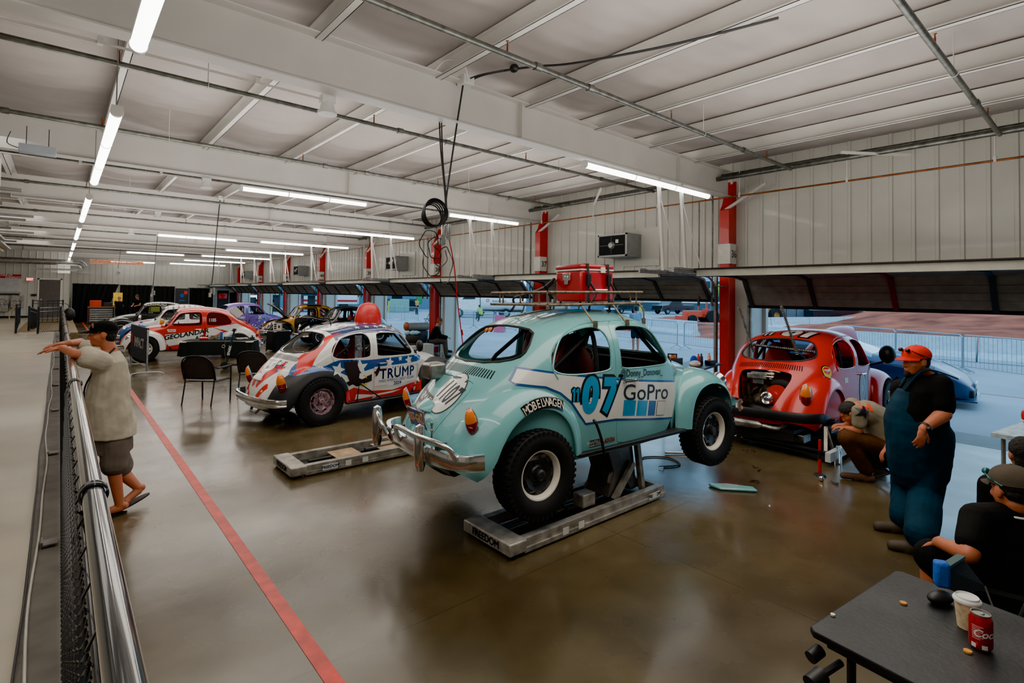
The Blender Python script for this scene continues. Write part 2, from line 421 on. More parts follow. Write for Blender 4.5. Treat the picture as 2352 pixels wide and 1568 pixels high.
def bumper_mesh(front, z=.45, h=.055, style='blade'):
    P = bumper_path(front, z); s = 1 if front else -1; mb = MB(); prof = [(-.012, -h), (.012, -h*.95), (.022, -h*.6), (.012, -h*.18), (.012, h*.18), (.022, h*.6), (.012, h*.95), (-.012, h)] if style == 'blade' else [(-.02, -h), (.02, -h), (.03, -h*.7), (.03, h*.7), (.02, h), (-.02, h)]
    vs = []; n = len(P)
    for i, p in enumerate(P):
        d = (P[min(i+1, n-1)]-P[max(i-1, 0)]).normalized(); o = V((d.y, -d.x, 0))*s
        vs += [p+o*a+V((0, 0, b)) for a, b in prof]
    k = len(prof); fs = [(i*k+j, i*k+(j+1) % k, (i+1)*k+(j+1) % k, (i+1)*k+j) for i in range(n-1) for j in range(k)]
    fs += [list(range(k)), list(range((n-1)*k, n*k))[::-1]]
    mb.add(vs, fs); return mb
CHROME = mat('chrome', (.75, .75, .76), .12, 1, var=.15, vscale=5, rvar=.08)
BLACKM = mat('black metal', (.02, .02, .022), .45, .2)
RUB = mat('tire rubber', s2l(34, 34, 35), .75, bump=.3, bscale=80, spec=.3)
DARKIN = mat('dark interior', (.012, .012, .014), .8, spec=.2)
GLASSD = mat('tinted window', (.02, .025, .03), .08, spec=.6, alpha=.55)
REDL = mat('red lens', (.25, .008, .015), .12, coat=1)
AMBL = mat('amber lens', (.85, .20, .01), .15, coat=1)
STEEL = mat('bare steel', (.32, .31, .29), .35, .9, var=.3, vscale=14, rvar=.12)
PAN = None
RIMW = mat('white steel rim', s2l(226, 220, 205), .4)
RIMB = mat('black steel rim', (.03, .03, .032), .35)
def car(label, paint, tr=.35, tw=.22, rr=.20, lift=0.0, rim=(None, None), fend=None, drop=0, wheels='fr', lid=True, bon=True, bump_m=None, bumpers=('blade', 'blade'), liftz=0, wheel_dz=0, seats=(.35, .03, .03), glass=True, loc=(0, 0, 0), rot=(0, 0, 0), cat='car', detail=True, bonopen=0, lidopen=0, doors=(True, True), group=None, side=None, doorcol=None, boncol=None, lampk=1):
    global PAN
    if PAN is None: PAN = build_panels()
    t = thing('car', label, cat, loc, 0, group); t.rotation_euler = rot
    L = lift
    def part(me, name, m, par=t, z=None, **kw):
        o = link(name, me, par, (0, 0, L if z is None else z)); 
        if m: 
            if not me.materials: me.materials.append(m)
            for sl in range(len(me.materials)): o.material_slots[sl].link = 'OBJECT'; o.material_slots[sl].material = m
        return tag(o, **kw)
    fend = fend or paint
    b = part(PAN['body'], 'body', paint)
    for s, nm in ((1, 'doorL'), (-1, 'doorR')):
        if doors[0 if s > 0 else 1]:
            d = part(PAN[nm], 'door', doorcol or paint)
            mb = MB(); y = s*.775; mb.cyl((-.20, s*.74, .885), (-.20, y+s*.02, .885), .016, n=10); mb.tube(crv([(-.20, y+s*.018, .885), (-.13, y+s*.03, .885), (-.06, y+s*.028, .883), (-.04, y+s*.01, .882)], 4), .011, 8)
            mb.cyl((-.06, s*.74, .885), (-.06, y+s*.01, .885), .012, n=10)
            mb.build('door_handle', CHROME, d)
    if lid:
        o = part(PAN['lid'], 'engine_lid', paint)
        if lidopen:
            o.location = (-1.36*(1-math.cos(lidopen))-1.0*math.sin(lidopen), 0, L+1.0*(1-math.cos(lidopen))+1.36*math.sin(lidopen)*-1); o.rotation_euler = (0, lidopen, 0)
            p = V((-1.62, 0, .97)); q = MX.Rotation(lidopen, 3, 'Y'); o.location = p-q @ p+V((0, 0, L))
        # number plate lamp housing
        if detail and not lidopen:
            mb = MB(); mb.grid(lambda u, v: V((-1.845-.075*math.sin(v*PI/2)*math.sin(u*PI)**.6-.03*v, -.11+.22*u, .775-.065*v+.028*math.sin(u*PI))), 16, 8); mb.build('plate_lamp', fend if False else paint, t, (0, 0, L))
    if bon:
        o = part(PAN['bonnet'], 'bonnet', boncol or paint)
        if bonopen: p = V((.80, 0, 1.0)); q = MX.Rotation(-bonopen, 3, 'Y'); o.rotation_euler = (0, -bonopen, 0); o.location = p-q @ p+V((0, 0, L))
    if not hasattr(car, 'F'): car.F = [fender(RF, 1), fender(RF, -1), fender(FF, 1), fender(FF, -1)]
    for m_ in car.F: part(m_, 'fender', fend)
    # running boards
    for s in (1, -1): mb = MB(); mb.box((-.03, s*.71, .325), (1.5, .14, .03)); mb.build('running_board', BLACKM, t, (0, 0, L), bevel=.006)
    # window seals / drip rail
    for s in (1, -1):
        mb = MB()
        for W, m_ in ((DOORWIN, 0), (QTRWIN, 0)):
            pts = []
            for p in W[::2]:
                h = BV.ray_cast(V((p[0], s*1.2, p[1])), V((0, -s, 0))) if BV else None
                w = bw(p[0], p[1]); pts.append((p[0], s*(w-.004), p[1]))
            mb.tube(pts, .008, 6, closed=True)
        dr = crv([(-.98, .97), (-1.02, 1.06), (-.95, 1.20), (-.82, 1.31), (-.60, 1.385), (-.3, 1.41), (.05, 1.412), (.30, 1.385), (.42, 1.32), (.53, 1.18), (.63, 1.02)], 4)
        mb.tube([(p[0], s*(bw(p[0], p[1])+.003), p[1]) for p in dr], .008, 6)
        mb.build('drip_rail', paint, t, (0, 0, L))
    for W, sg in ((REARWIN, -1), (WIND, 1)):
        mb = MB(); mb.tube([(bx(p[0], p[1], sg)+sg*.004, p[0], p[1]) for p in W[::2]], .011, 6, closed=True)
        mb.build('window_seal', BLACKM, t, (0, 0, L))
    # louvres
    if not hasattr(car, 'V'):
        dd = Decals(carbvh())
        for i in range(33):
            y = -.44+i*.0275; z = 1.062-.13*y*y; T = TM((-2.6, 0, 0), (0, -1, 0), (0, 0, 1)); dd.put(polymesh([[(-y-.0055, z-.058), (-y+.0055, z-.058), (-y*.97+.0055, z), (-y*.97-.0055, z)]]), DARKIN, T, .02, .0005)
        car.V = dd.mb.mesh('vent_slots', DARKIN, weld=False)
    part(car.V, 'vent_slots', None)
    # glass
    if glass:
        mb = MB()
        mb.grid(lambda u, v: V((bx(-.52+1.04*u, 1.06+.32*v, 1)-.01, -.52+1.04*u*(1-.0*v), 1.06+.32*v)), 10, 6)
        mb.build('windscreen', GLASSD, t, (0, 0, L))
    # interior
    mb = MB(); mb.box((-.35, 0, .34), (2.2, 1.28, .06)); mb.box((-1.12, 0, .62), (.08, 1.1, .6)); mb.box((.66, 0, .72), (.1, 1.16, .62)); mb.box((.60, 0, .93), (.22, 1.2, .12))
    for s in (1, -1): mb.box((-.95, s*.5, .62), (.5, .16, .55)); mb.box((.17, s*.655, .62), (.85, .03, .6))
    mb.build('interior', DARKIN, t, (0, 0, L))
    sm = mat('seat %s' % (seats,), seats, .7)
    for s in (1, -1):
        mb = MB(); q = MX.Rotation(-.25, 3, 'Y'); mb.ell((-.05, s*.33, .62), (.26, .24, .09)); mb.ell((-.36, s*.33, .90), (.08, .24, .36), rot=q); mb.ell((-.42, s*.33, 1.20), (.06, .13, .10))
        mb.build('seat', sm, t, (0, 0, L))
    mb = MB(); c = .022
    for s in (1, -1):
        mb.tube(crv([(-.35, s*.60, .40), (-.37, s*.58, 1.0), (-.36, s*.50, 1.32), (-.34, s*.30, 1.41)], 5), c, 8)
        mb.tube([(-.36, s*.50, 1.32), (-.8, s*.50, 1.05), (-1.15, s*.46, .72)], c, 8); mb.tube([(-.36, s*.48, 1.34), (.28, s*.46, 1.33), (.56, s*.56, 1.02), (.60, s*.60, .5)], c, 8)
    mb.tube([(-.34, -.34, 1.41), (-.34, .34, 1.41)], c, 8); mb.tube([(-.37, -.58, .98), (-.37, .58, .98)], c, 8); mb.tube([(-.37, -.56, .6), (-.35, .48, 1.33)], c, 8); mb.tube([(.28, -.46, 1.33), (.28, .46, 1.33)], c, 8)
    mb.build('roll_cage', BLACKM, t, (0, 0, L))
    mb = MB(); mb.tube([V((.30, .33, .92))+MX.Rotation(.5, 3, 'Y') @ V((0, .17*math.cos(a*PI/10), .17*math.sin(a*PI/10))) for a in range(20)], .014, 8, closed=True); mb.cyl((.30, .33, .92), (.58, .33, .86), .02); mb.build('steering_wheel', BLACKM, t, (0, 0, L))
    # wheels
    key = (tr, tw, rr)
    if not hasattr(car, 'W'): car.W = {}
    if key not in car.W: car.W[key] = (build_tire('tire', tr, tw, rr, RUB), rim_mesh(rr, tw).mesh('rim', [RIMW, RIMB], True, 30))
    TM_, RM_ = car.W[key]
    for i, (x, s) in enumerate(((-1.2, -1), (1.2, -1), (-1.2, 1), (1.2, 1))):
        if str(i) in (wheels if wheels != 'fr' else '0123'):
            dz = wheel_dz[i] if isinstance(wheel_dz, (list, tuple)) else wheel_dz
            w = link('wheel', None, t, (x, s*.69, tr+dz)); 
            if s < 0: w.rotation_euler = (0, 0, PI)
            w.empty_display_size = .05
            link('tire', TM_, w); o = link('rim', RM_, w)
            for k in (0, 1): o.material_slots[k].link = 'OBJECT'; o.material_slots[k].material = (rim[k] or (RIMW, RIMB)[k])
    mb = MB()
    for x in (-1.2, 1.2): mb.cyl((x, -.6, .34), (x, .6, .34), .035)
    mb.ell((-1.2, 0, .36), (.22, .12, .13)); mb.ell((-1.62, 0, .42), (.26, .30, .14)); mb.box((-1.1, 0, .30), (.1, 1.0, .05)); mb.cyl((-1.78, -.36, .30), (-1.78, .36, .30), .06); mb.cyl((1.12, -.42, .28), (1.12, .42, .28), .03)
    mb.cyl((-.0, 0, .30), (.8, 0, .30), .05)
    mb.build('underbody', BLACKM, t, (0, 0, L))
    # lamps
    for s in (1, -1):
        mb = MB(); q = MX.Rotation(R(30), 3, 'Y') @ MX.Rotation(s*R(0), 3, 'Z')
        mb.T = MX.Translation((-1.755, s*.585, .70)) @ MX.Rotation(s*R(-26), 4, 'Z') @ MX.Rotation(R(-18), 4, 'Y') @ MX.Scale(lampk, 4)
        mb.ell((.002, 0, 0), (.010, .059, .120), n=20, k=12)
        l = mb.build('tail_lamp', CHROME, t, (0, 0, L))
        mb2 = MB(); mb2.T = mb.T; mb2.cur = 0
        N = 20
        for cur, (a0, a1) in enumerate(((.02, .46), (.46, .98))):
            mb2.cur = cur; mb2.grid(lambda u, v: V((.0-.062*math.sin(PI*(a0+(a1-a0)*u))*math.sin(PI*v), -.054*math.sin(PI*(a0+(a1-a0)*u))*math.cos(PI*v), .115*math.cos(PI*(a0+(a1-a0)*u)))), 8, 14)
        mb2.build('lens', [AMBL, REDL], l)
        mb = MB(); mb.lathe([(.09, -.05), (.098, .0), (.098, .02), (.085, .035), (0, .05)], (1.60, s*.565, .70), (1, 0, .35), 24); mb.build('headlamp', CHROME, t, (0, 0, L))
    for front, st in ((False, bumpers[0]), (True, bumpers[1])):
        if st:
            bo = bumper_mesh(front, .45 if st != 'tube' else .45, .055 if st == 'blade' else .06, st if st in ('blade', 'flat') else 'blade').build('bumper', bump_m or CHROME, t, (0, 0, L))
            x = (1.9 if front else -2.0); x2 = 1.6 if front else -1.7
            for s in (1, -1): mb = MB(); mb.beam((x, s*.3, .45), (x2, s*.3, .42), .02, .05); mb.build('bumper_bracket', BLACKM, bo)
    bpy.context.view_layer.update()
    for o in bpy.data.objects:
        if o.parent == t and not o.name.startswith('wheel'):
            o.scale.z = 1.06; o.location.z = (o.location.z-L)*1.06-.06+L
    return t
def adopt(o, t, L=0):
    if o is None: return None
    o.parent = t; o.scale.z = 1.06; o.location.z = -.06+L; return o
_SH = None; BV = None
def bw(x, z):
    """body half width at x,z"""
    zt, zb, w, zs, n = spl(BT, x)
    if z <= zb: a = (z-zs)/(zb-zs); return w*(1-.05*max(0, 1-a)**2.2)+.012*math.sin(max(0, a)*PI)
    q = min(1, (z-zb)/(zt-zb)); return w*max(0, 1-q**n)**(1/n)
def bx(y, z, sg):
    """x of the body skin at y,z (rear: sg=-1, front: +1)"""
    lo, hi = (-1.96, -.6) if sg < 0 else (1.82, .30)
    for _ in range(26):
        m = (lo+hi)/2
        zt, zb, w, zs, n = spl(BT, m); ins = abs(y) < bw(m, z) and z < zt
        if ins: hi = m
        else: lo = m
    return (lo+hi)/2
def carbvh():
    global BV
    if BV is None:
        bm = bmesh.new()
        for k in PAN.values():
            bm.from_mesh(k)
        for m in car.F: bm.from_mesh(m)
        BV = BVHTree.FromBMesh(bm); bm.free()
    return BV
# ================================================================ THE RACE CARS
def pt(name, r, g, b, rough=.22, coat=.7): return mat(name, s2l(r, g, b), rough, coat=coat, var=.04, vscale=3)
TURQ = pt('turquoise paint', 112, 178, 180); WHT = pt('white paint', 222, 222, 216); REDP = pt('red paint', 205, 20, 10, .25, .45); BLKP = pt('black paint', 12, 12, 14)
NAVY = pt('navy paint', 14, 38, 92); BLU = pt('royal blue paint', 20, 74, 140); CYAN = pt('cyan decal', 14, 140, 190); PURP = pt('purple paint', 116, 92, 178); GOLD = pt('gold paint', 200, 140, 20)
GRNB = pt('black green paint', 20, 24, 18); CREAM = pt('cream paint', 214, 208, 190); BRN = mat('brown eagle', s2l(42, 26, 24), .4); YEL = mat('yellow decal', s2l(235, 195, 40), .4); DGRY = mat('dark grey print', s2l(40, 42, 46), .4)
SILV = mat('silver grey decal', s2l(150, 160, 170), .4)
BPL = mat('black plastic', s2l(26, 27, 30), .42, bump=.08, bscale=120)
def RS(x, z, a=0): return TM((x, -1.5, z), (math.cos(a), 0, math.sin(a)), (-math.sin(a), 0, math.cos(a)))
def LS(x, z, a=0): return TM((x, 1.5, z), (-math.cos(a), 0, math.sin(a)), (math.sin(a), 0, math.cos(a)))
def RR(y, z, a=0): return TM((-2.6, y, z), (0, -math.cos(a), math.sin(a)), (0, math.sin(a), math.cos(a)))
def RT(x, y, a=0): return TM((x, y, 2.2), (math.sin(a), -math.cos(a), 0), (math.cos(a), math.sin(a), 0))
def FR(y, z): return TM((2.6, y, z), (0, 1, 0), (0, 0, 1))
def txt(d, body, size, m, T, step=.03, lift=.001, **k): d.put(textmesh(body, size, **k), m, T, step, lift)
def pol(d, P, m, T=None, step=.035, lift=0): d.put(polymesh([P] if isinstance(P[0][0], (int, float)) else P), m, T or RS(0, 0), step, lift)
# ---- turquoise car on the lift
blue = car('turquoise racing beetle with roof rack, raised on a low floor lift', TURQ, tr=.372, tw=.225, rr=.205, rim=(RIMW, RIMB), wheel_dz=(-.17, -.17, -.17, -.17), seats=s2l(70, 22, 24), loc=(4.326, 3.817, .381), rot=(-.012, -.015, -.09), bumpers=(None, 'blade'), glass=False)
carbvh(); A = 0
d = Decals(BV)
band = [(-1.295, 1.065), (-1.377, .972), (-1.35, .950), (-1.1, .915), (-.957, .855), (-.843, .77), (-.751, .655), (-.68, .575), (-.313, .565), (.62, .445), (.70, .745), (.68, .79), (-.146, .886), (-.817, .985)]
pol(d, offs(band, -.012 if True else 0), BLU); pol(d, offs(band, .006), WHT, lift=.0008)
def num(d, s, sz, T, m, out, **k):
    if s == '11':
        w = sz*k.get('sx', 1); P = [[(x*w+c*w, y*sz) for x, y in ((-.03, -.37), (.13, -.37), (.13, .37), (.01, .37), (-.15, .26), (-.15, .12), (-.03, .17))] for c in (-.19, .17)]
        for p in P: pol(d, offs(p, -.03*sz/.3 if sz < .2 else -.02), out, T, .02, .0016); pol(d, p, m, T, .02, .0024)
        return
    txt(d, s, sz, out, T, lift=.0016, bold=.036*sz/.3, **k); txt(d, s, sz, m, T, lift=.0024, bold=.017*sz/.3, **k)
num(d, '0', .385, RS(-.64, .795, -.10), CYAN, BLKP, sx=.92, shear=.08); num(d, '7', .385, RS(-.40, .770, -.10), CYAN, BLKP, sx=.92, shear=.08); num(d, '11', .15, RS(-.80, .825, -.1), CYAN, BLKP, sx=.8, shear=.1)
txt(d, 'GoPro', .20, DGRY, RS(.145, .745, -.10), lift=.0016, sx=1.35, bold=.001)
for (x0, x1, m) in ((-.215, -.045, CYAN), (-.02, .135, CYAN), (.16, .275, BLU)): d.put(polymesh([rect(x0, -.068, x1, .068)]), m, TM((0, -1.5, .625), (1, 0, -.135), (0, 0, 1)), .05, .0016)
T_ = TM((0, -1.5, .625), (1, 0, -.135), (0, 0, 1)); d.put(polymesh([rect(.30, -.068, .455, .068)]), DGRY, T_, .05, .0016); d.put(polymesh([rect(.304, -.064, .451, .064)]), WHT, T_, .05, .0022)
txt(d, '@Donny_Donovan_', .088, DGRY, RS(.085, .935, -.055), lift=.001, sx=.88, bold=.001); txt(d, 'RAF', .06, DGRY, RS(.685, .865), lift=.001, shear=.2)
# arched lettering over the rear wheel
def arcpoly(cx, cz, r0, r1, a0, a1, n=20): return [(cx+r0*math.cos(R(a0+(a1-a0)*i/n)), cz+r0*math.sin(R(a0+(a1-a0)*i/n))) for i in range(n+1)]+[(cx+r1*math.cos(R(a1+(a0-a1)*i/n)), cz+r1*math.sin(R(a1+(a0-a1)*i/n))) for i in range(n+1)]
pol(d, arcpoly(-1.165, .345, .418, .500, 118, 62), BLKP, None, .02, .001)
for i, c in enumerate('MÖBELWAGEN'):
    a = 114.5-i*5.45; txt(d, c, .080, CREAM, RS(-1.165+.457*math.cos(R(a)), .345+.457*math.sin(R(a)), R(a-90)), step=.01, lift=.004, bold=.001, sx=.85)
# rear lid
pol(d, circ(0, 0, .150), DGRY, RR(-.165, .855)); pol(d, circ(0, 0, .142), WHT, RR(-.165, .855), lift=.0008); txt(d, '1107', .19, DGRY, RR(-.165, .855, -.25), lift=.0016, sx=.62, bold=.004, shear=.3)
pol(d, rect(-.22, -.045, .22, .06), DGRY, RR(.16, .775, -.12)); txt(d, 'PHARMACY', .085, WHT, RR(.16, .788, -.12), lift=.001, sx=.95); pol(d, rect(-.13, -.035, .17, .03), DGRY, RR(.13, .712, -.12)); txt(d, 'BOARDSHOP', .058, WHT, RR(.14, .714, -.12), lift=.001)
for s in (1, -1):
    q = [(-.62, s*.10), (-.05, s*.14), (.15, s*.10), (.05, s*.28), (-.55, s*.30), (-.74, s*.26)]
    for g, m in ((-.012, CREAM), (0, DGRY), (.008, CYAN)): pol(d, [(-p[1], p[0]) for p in offs(crv(q, 3, True), g)], m, RT(-.05, 0), lift=(g+.02)*.06)
pol(d, rect(-.075, -.025, .075, .035), DGRY, RS(-.545, .385, 0)); txt(d, 'MANTELDER', .038, WHT, RS(-.545, .398), lift=.001); txt(d, 'FABRICATIONS', .024, WHT, RS(-.545, .372), lift=.001); txt(d, 'B.F.ADORA', .055, REDL, RS(-.40, .39), lift=.001, bold=.002, sx=.7)
adopt(d.build('decals', None), blue)
PLATEB = mat('plate blue', s2l(30, 60, 130), .4); PLATEY = mat('plate yellow', s2l(240, 170, 60), .4)
def plate(t, x, z, tilt, L=0):
    T = TM((x, 0, z), (0, -1, 0), (math.sin(tilt), 0, math.cos(tilt)))
    o = flat('number_plate', [(polymesh([rrect(-.165, -.085, .165, .085, .012)]), CHROME), (polymesh([rrect(-.153, -.073, .153, .073, .01)]), PLATEB), (textmesh('037 GKU', .105, sx=.72, bold=.002), PLATEY), (polymesh([rect(.10, .04, .14, .065)]), YEL), (polymesh([rect(-.145, .04, -.11, .065)]), REDL), (textmesh('California', .03, shear=.3), YEL)], T)
    me = o.data
    for v in me.vertices:
        if v.index > 1e9: pass
    adopt(o, t, L); o.modifiers.new('s', 'SOLIDIFY').thickness = .0004
    for v in o.data.vertices: pass
plate(blue, -1.955, .655, -.28)
# tubular chrome rear bumper
bo = bumper_mesh(False, .45, .058, 'flat').build('bumper', CHROME); adopt(bo, blue)
mb = MB()
for y in (.62, -.30):
    o = MB(); o.lathe([(.0, -.15), (.03, -.145), (.045, -.10), (.05, 0), (.045, .13), (.035, .19), (0, .21)], (-2.07, y, .47), (0, 0, 1), 16); ob = o.build('overrider', CHROME); ob.parent = bo
o = MB(); o.tube(crv([(-2.07, .62, .62), (-2.10, .52, .61), (-2.10, .44, .55), (-2.06, .40, .46)], 6), .02, 10); ob = o.build('guard_rail', CHROME); ob.parent = bo
o = MB(); o.tube(crv([(-2.05, .13, .46), (-2.10, .11, .56), (-2.11, .04, .60), (-2.11, -.30, .60), (-2.06, -.58, .59), (-2.0, -.67, .55), (-1.96, -.69, .47)], 6), .02, 10); ob = o.build('guard_rail', CHROME); ob.parent = bo
o = MB(); o.beam((-2.0, .45, .5), (-1.75, .3, .5), .03, .05); o.beam((-2.0, -.45, .5), (-1.75, -.3, .5), .03, .05); ob = o.build('bumper_bracket', BLACKM); ob.parent = bo
o = MB(); o.lathe([(.028, 0), (.028, .01), (.02, .012), (0, .014)], (-1.86, -.75, .45), (-1, -.4, 0), 12); ob = o.build('exhaust_trim', CHROME); ob.parent = bo
# extra lamps, breather box, latch, nerf rod, fire bottle
mb = MB(); mb.T = MX.Translation((-1.66, .21, 1.0)); mb.bb((-.11, -.09, -.07), (.06, .09, .065)); mb.T = None; adopt(mb.build('breather_box', STEEL, bevel=.02), blue)
mb = MB(); mb.cyl((-1.98, -.33, .52), (-1.98, -.33, .66), .008); mb.ell((-1.98, -.33, .67), (.012, .012, .018)); mb.ell((-1.98, -.33, .62), (.014, .014, .014)); adopt(mb.build('lid_strut', STEEL), blue)
mb = MB(); mb.tube(crv([(-.62, -.79, .60), (-.62, -.82, .58), (-.56, -.82, .45), (-.50, -.80, .30)], 5), .013, 8); adopt(mb.build('step_bar', BLACKM), blue)
mb = MB(); mb.cyl((-.80, -.40, .90), (-.55, -.34, 1.33), .045); adopt(mb.build('fire_extinguisher', mat('extinguisher red', s2l(120, 20, 18), .25)), blue)
mb = MB()
for y in (.30, .38): mb.lathe([(0, 0), (.035, .002), (.035, .02), (0, .03)], (-.98, y, 1.33-.1*(y-.3)), (-1, 0, .4), 14)
adopt(mb.build('rear_reflector', AMBL), blue)
# roof rack
RUST = mat('rusty rack tube', s2l(128, 112, 92), .45, .7, var=.35, vscale=22)
mb = MB(); zb, zt = 1.565, 1.675; RK = crv([(-.84, -.40), (-.78, -.46), (.34, -.44), (.42, -.36), (.42, .36), (.34, .44), (-.78, .46), (-.84, .40)], 3, True)
for z in (zb, zt): mb.tube([(p[0], p[1], z) for p in RK], .013, 8, closed=True)
for x in (-.78, -.38, -.0, .34):
    for s in (1, -1): mb.cyl((x, s*.45, zb), (x, s*.45, zt), .008)
for y in (-.3, 0, .3): mb.cyl((-.84, y, zb), (-.84, y, zt), .008); mb.cyl((.42, y, zb), (.42, y, zt), .008)
for k in range(7): mb.box((-.21, -.36+.12*k, zb), (1.24, .045, .012))
for x in (-.45, -.02, .38):
    for s in (1, -1): mb.tube([(x, s*.45, zb), (x+.02, s*.50, 1.50), (x+.02, s*(bw(x, 1.37)+.02), 1.375)], .009, 8); mb.box((x+.02, s*(bw(x, 1.37)+.02), 1.39), (.04, .02, .06))
    mb.cyl((x, -.45, zb-.01), (x, .45, zb-.01), .009)
adopt(mb.build('roof_rack', RUST), blue)
# ---- white, red and blue car
wht = car('white beetle in red, white and blue livery with a giant red cap on its roof', WHT, tr=.37, tw=.22, rr=.20, rim=(mat('worn flag rim', s2l(150, 120, 130), .4, .3, var=.9, vscale=30),)*2, fend=BPL, loc=(4.249, 9.038, 0), rot=(0, 0, .111), wheel_dz=0, lampk=1.35)
d = Decals(BV)
pol(d, crv([(-1.62, .80), (-1.45, .98), (-1.2, .90), (-.91, .985), (-.45, .955), (.1, .96), (.72, .955), (.72, .86), (.3, .84), (-.17, .83), (-.5, .78), (-.70, .72), (-.9, .80), (-1.1, .84), (-1.4, .83)], 4, True), BLU)
pol(d, [(-.80, .33), (-.80, .50), (-.65, .55), (-.38, .47), (.1, .43), (.35, .47), (.72, .53), (.72, .30)], REDP, lift=.0005)
pol(d, [(-.62, .36), (-.60, .44), (-.30, .40), (.3, .42), (.1, .385)], WHT, lift=.001)
for x, z, r, a in ((-.93, .84, .12, .3), (-.55, .84, .15, -.1), (.02, .885, .09, .2), (.45, .89, .09, -.2), (-1.2, .93, .06, .2), (-.68, .62, .09, .1), (.25, .93, .05, 0)): pol(d, star(x, z, r, a, .45), WHT, lift=.001)
pol(d, rect(-.30, .50, .70, .835), WHT, lift=.0008)
for z0, z1 in ((.795, .8), (.52, .525)):
    for x0, x1 in ((-.28, -.02), (.38, .68)): pol(d, rect(x0, z0, x1, z1), REDP, lift=.0015)
pol(d, rect(-.285, .52, -.28, .80), REDP, lift=.0015); pol(d, rect(.68, .52, .685, .80), REDP, lift=.0015)
txt(d, 'TRUMP', .222, NAVY, RS(.20, .70), lift=.0016, bold=.006, sx=1.0, space=1.10); txt(d, 'MAKE AMERICA GREAT AGAIN!', .062, NAVY, RS(.20, .595), lift=.0016, sx=.9); txt(d, '2024', .078, NAVY, RS(.20, .535), lift=.0016, bold=.002, sx=1.1)
for k in range(5): pol(d, star(.09+.055*k, .80, .018), NAVY, lift=.0016)
# eagle: wings, body, head
pol(d, [(-.84, .975), (-.80, .93), (-.78, .985), (-.74, .935), (-.70, .985), (-.66, .94), (-.62, .98), (-.60, .90), (-.56, .80), (-.50, .735), (-.44, .70), (-.36, .72), (-.26, .77), (-.19, .865), (-.17, .79), (-.22, .70), (-.33, .625), (-.43, .60), (-.50, .585), (-.60, .56), (-.68, .60), (-.74, .58), (-.80, .64), (-.74, .66), (-.78, .75), (-.82, .85)], BRN, lift=.0018)
pol(d, [(-.56, .76), (-.50, .765), (-.45, .73), (-.46, .68), (-.52, .665), (-.57, .69)], WHT, lift=.0024); pol(d, [(-.47, .725), (-.43, .70), (-.43, .67), (-.455, .69)], YEL, lift=.003); pol(d, circ(-.485, .72, .007, 8), BLKP, lift=.003)
for x in (-.52, -.46): pol(d, [(x, .60), (x-.03, .56), (x+.0, .575), (x+.02, .545), (x+.03, .58), (x+.05, .57), (x+.03, .60)], YEL, lift=.0026)
# roof: navy with stars and the number 3
pol(d, [(-.62, -.92), (.62, -.92), (.62, .52), (-.62, .52)], NAVY, RT(0, 0)); pol(d, [(-.62, -.95), (-.40, -.95), (-.40, -1.2), (-.62, -1.0)], NAVY, RT(0, 0))
for i in range(5):
    for j in range(3): pol(d, star(.12+.17*j, -.45+.18*i+.08*(j % 2), .06), WHT, RT(0, 0), lift=.001)
for i in range(5): pol(d, rect(-.56, -.5+.17*i, -.14, -.42+.17*i), WHT, RT(0, 0), lift=.001)
num(d, '3', .44, RT(-.74, -.22, 0), BLKP, WHT, sx=1.3); num(d, '11', .34, RT(-.72, .22, 0), WHT, BLKP, sx=.8)
pol(d, [(.44, 1.32), (.50, 1.22), (.42, 1.05), (.58, .80), (.66, .85), (.60, 1.2), (.52, 1.38)], REDP, RR(0, 0), lift=.0006)
# rear lid stripes
for s in (1, -1):
    pol(d, [(s*.30, .97), (s*.10, .82), (s*.03, .64), (s*.08, .60), (s*.17, .70), (s*.38, .90)], REDP, RR(0, 0)); pol(d, [(s*.12, .50), (s*.30, .70), (s*.34, .62), (s*.18, .44)], REDP, RR(0, 0))
for y, z, r in ((.10, .93, .035), (-.12, .96, .03), (.0, .88, .03), (-.05, .80, .025)): pol(d, star(y, z, r), NAVY, RR(0, 0), lift=.001)
pol(d, [(.12, .99), (.34, .97), (.32, .84), (.2, .86)], NAVY, RR(0, 0))
txt(d, 'VENIMUS', .05, NAVY, RS(.02, 1.372), lift=.001, sx=.6)
adopt(d.build('livery', None), wht)
mb = MB(); mb.bb((-.62, -.71, .98), (-.50, -.69, 1.34)); mb.lathe([(.05, 0), (.045, .02), (.02, .02), (0, .01)], (-.56, -.71, 1.16), (0, -1, 0), 20); adopt(mb.build('fuel_filler_panel', STEEL), wht)
mb = MB(); mb.cyl((-.62, .1, 1.46), (-.66, .12, 1.62), .012, .004); mb.cyl((-.66, .12, 1.62), (-.74, .14, 1.98), .003); adopt(mb.build('antenna', BLACKM), wht)
mb = MB(); mb.ell((.62, -.80, 1.12), (.05, .09, .10)); mb.cyl((.62, -.78, 1.1), (.62, -.66, 1.0), .012); adopt(mb.build('wing_mirror', BLACKM), wht)
mb = MB(); mb.tube([(-.62, -.80, .33), (-.60, -.83, .62), (-.16, -.82, .33)], .012, 8); adopt(mb.build('step_bar', BLACKM), wht)
mb = MB(); mb.tube([(-1.90, -.2, .33), (-1.95, -.15, .26), (-1.95, .05, .26), (-1.90, .12, .33)], .02, 8); adopt(mb.build('exhaust_pipe', STEEL), wht)
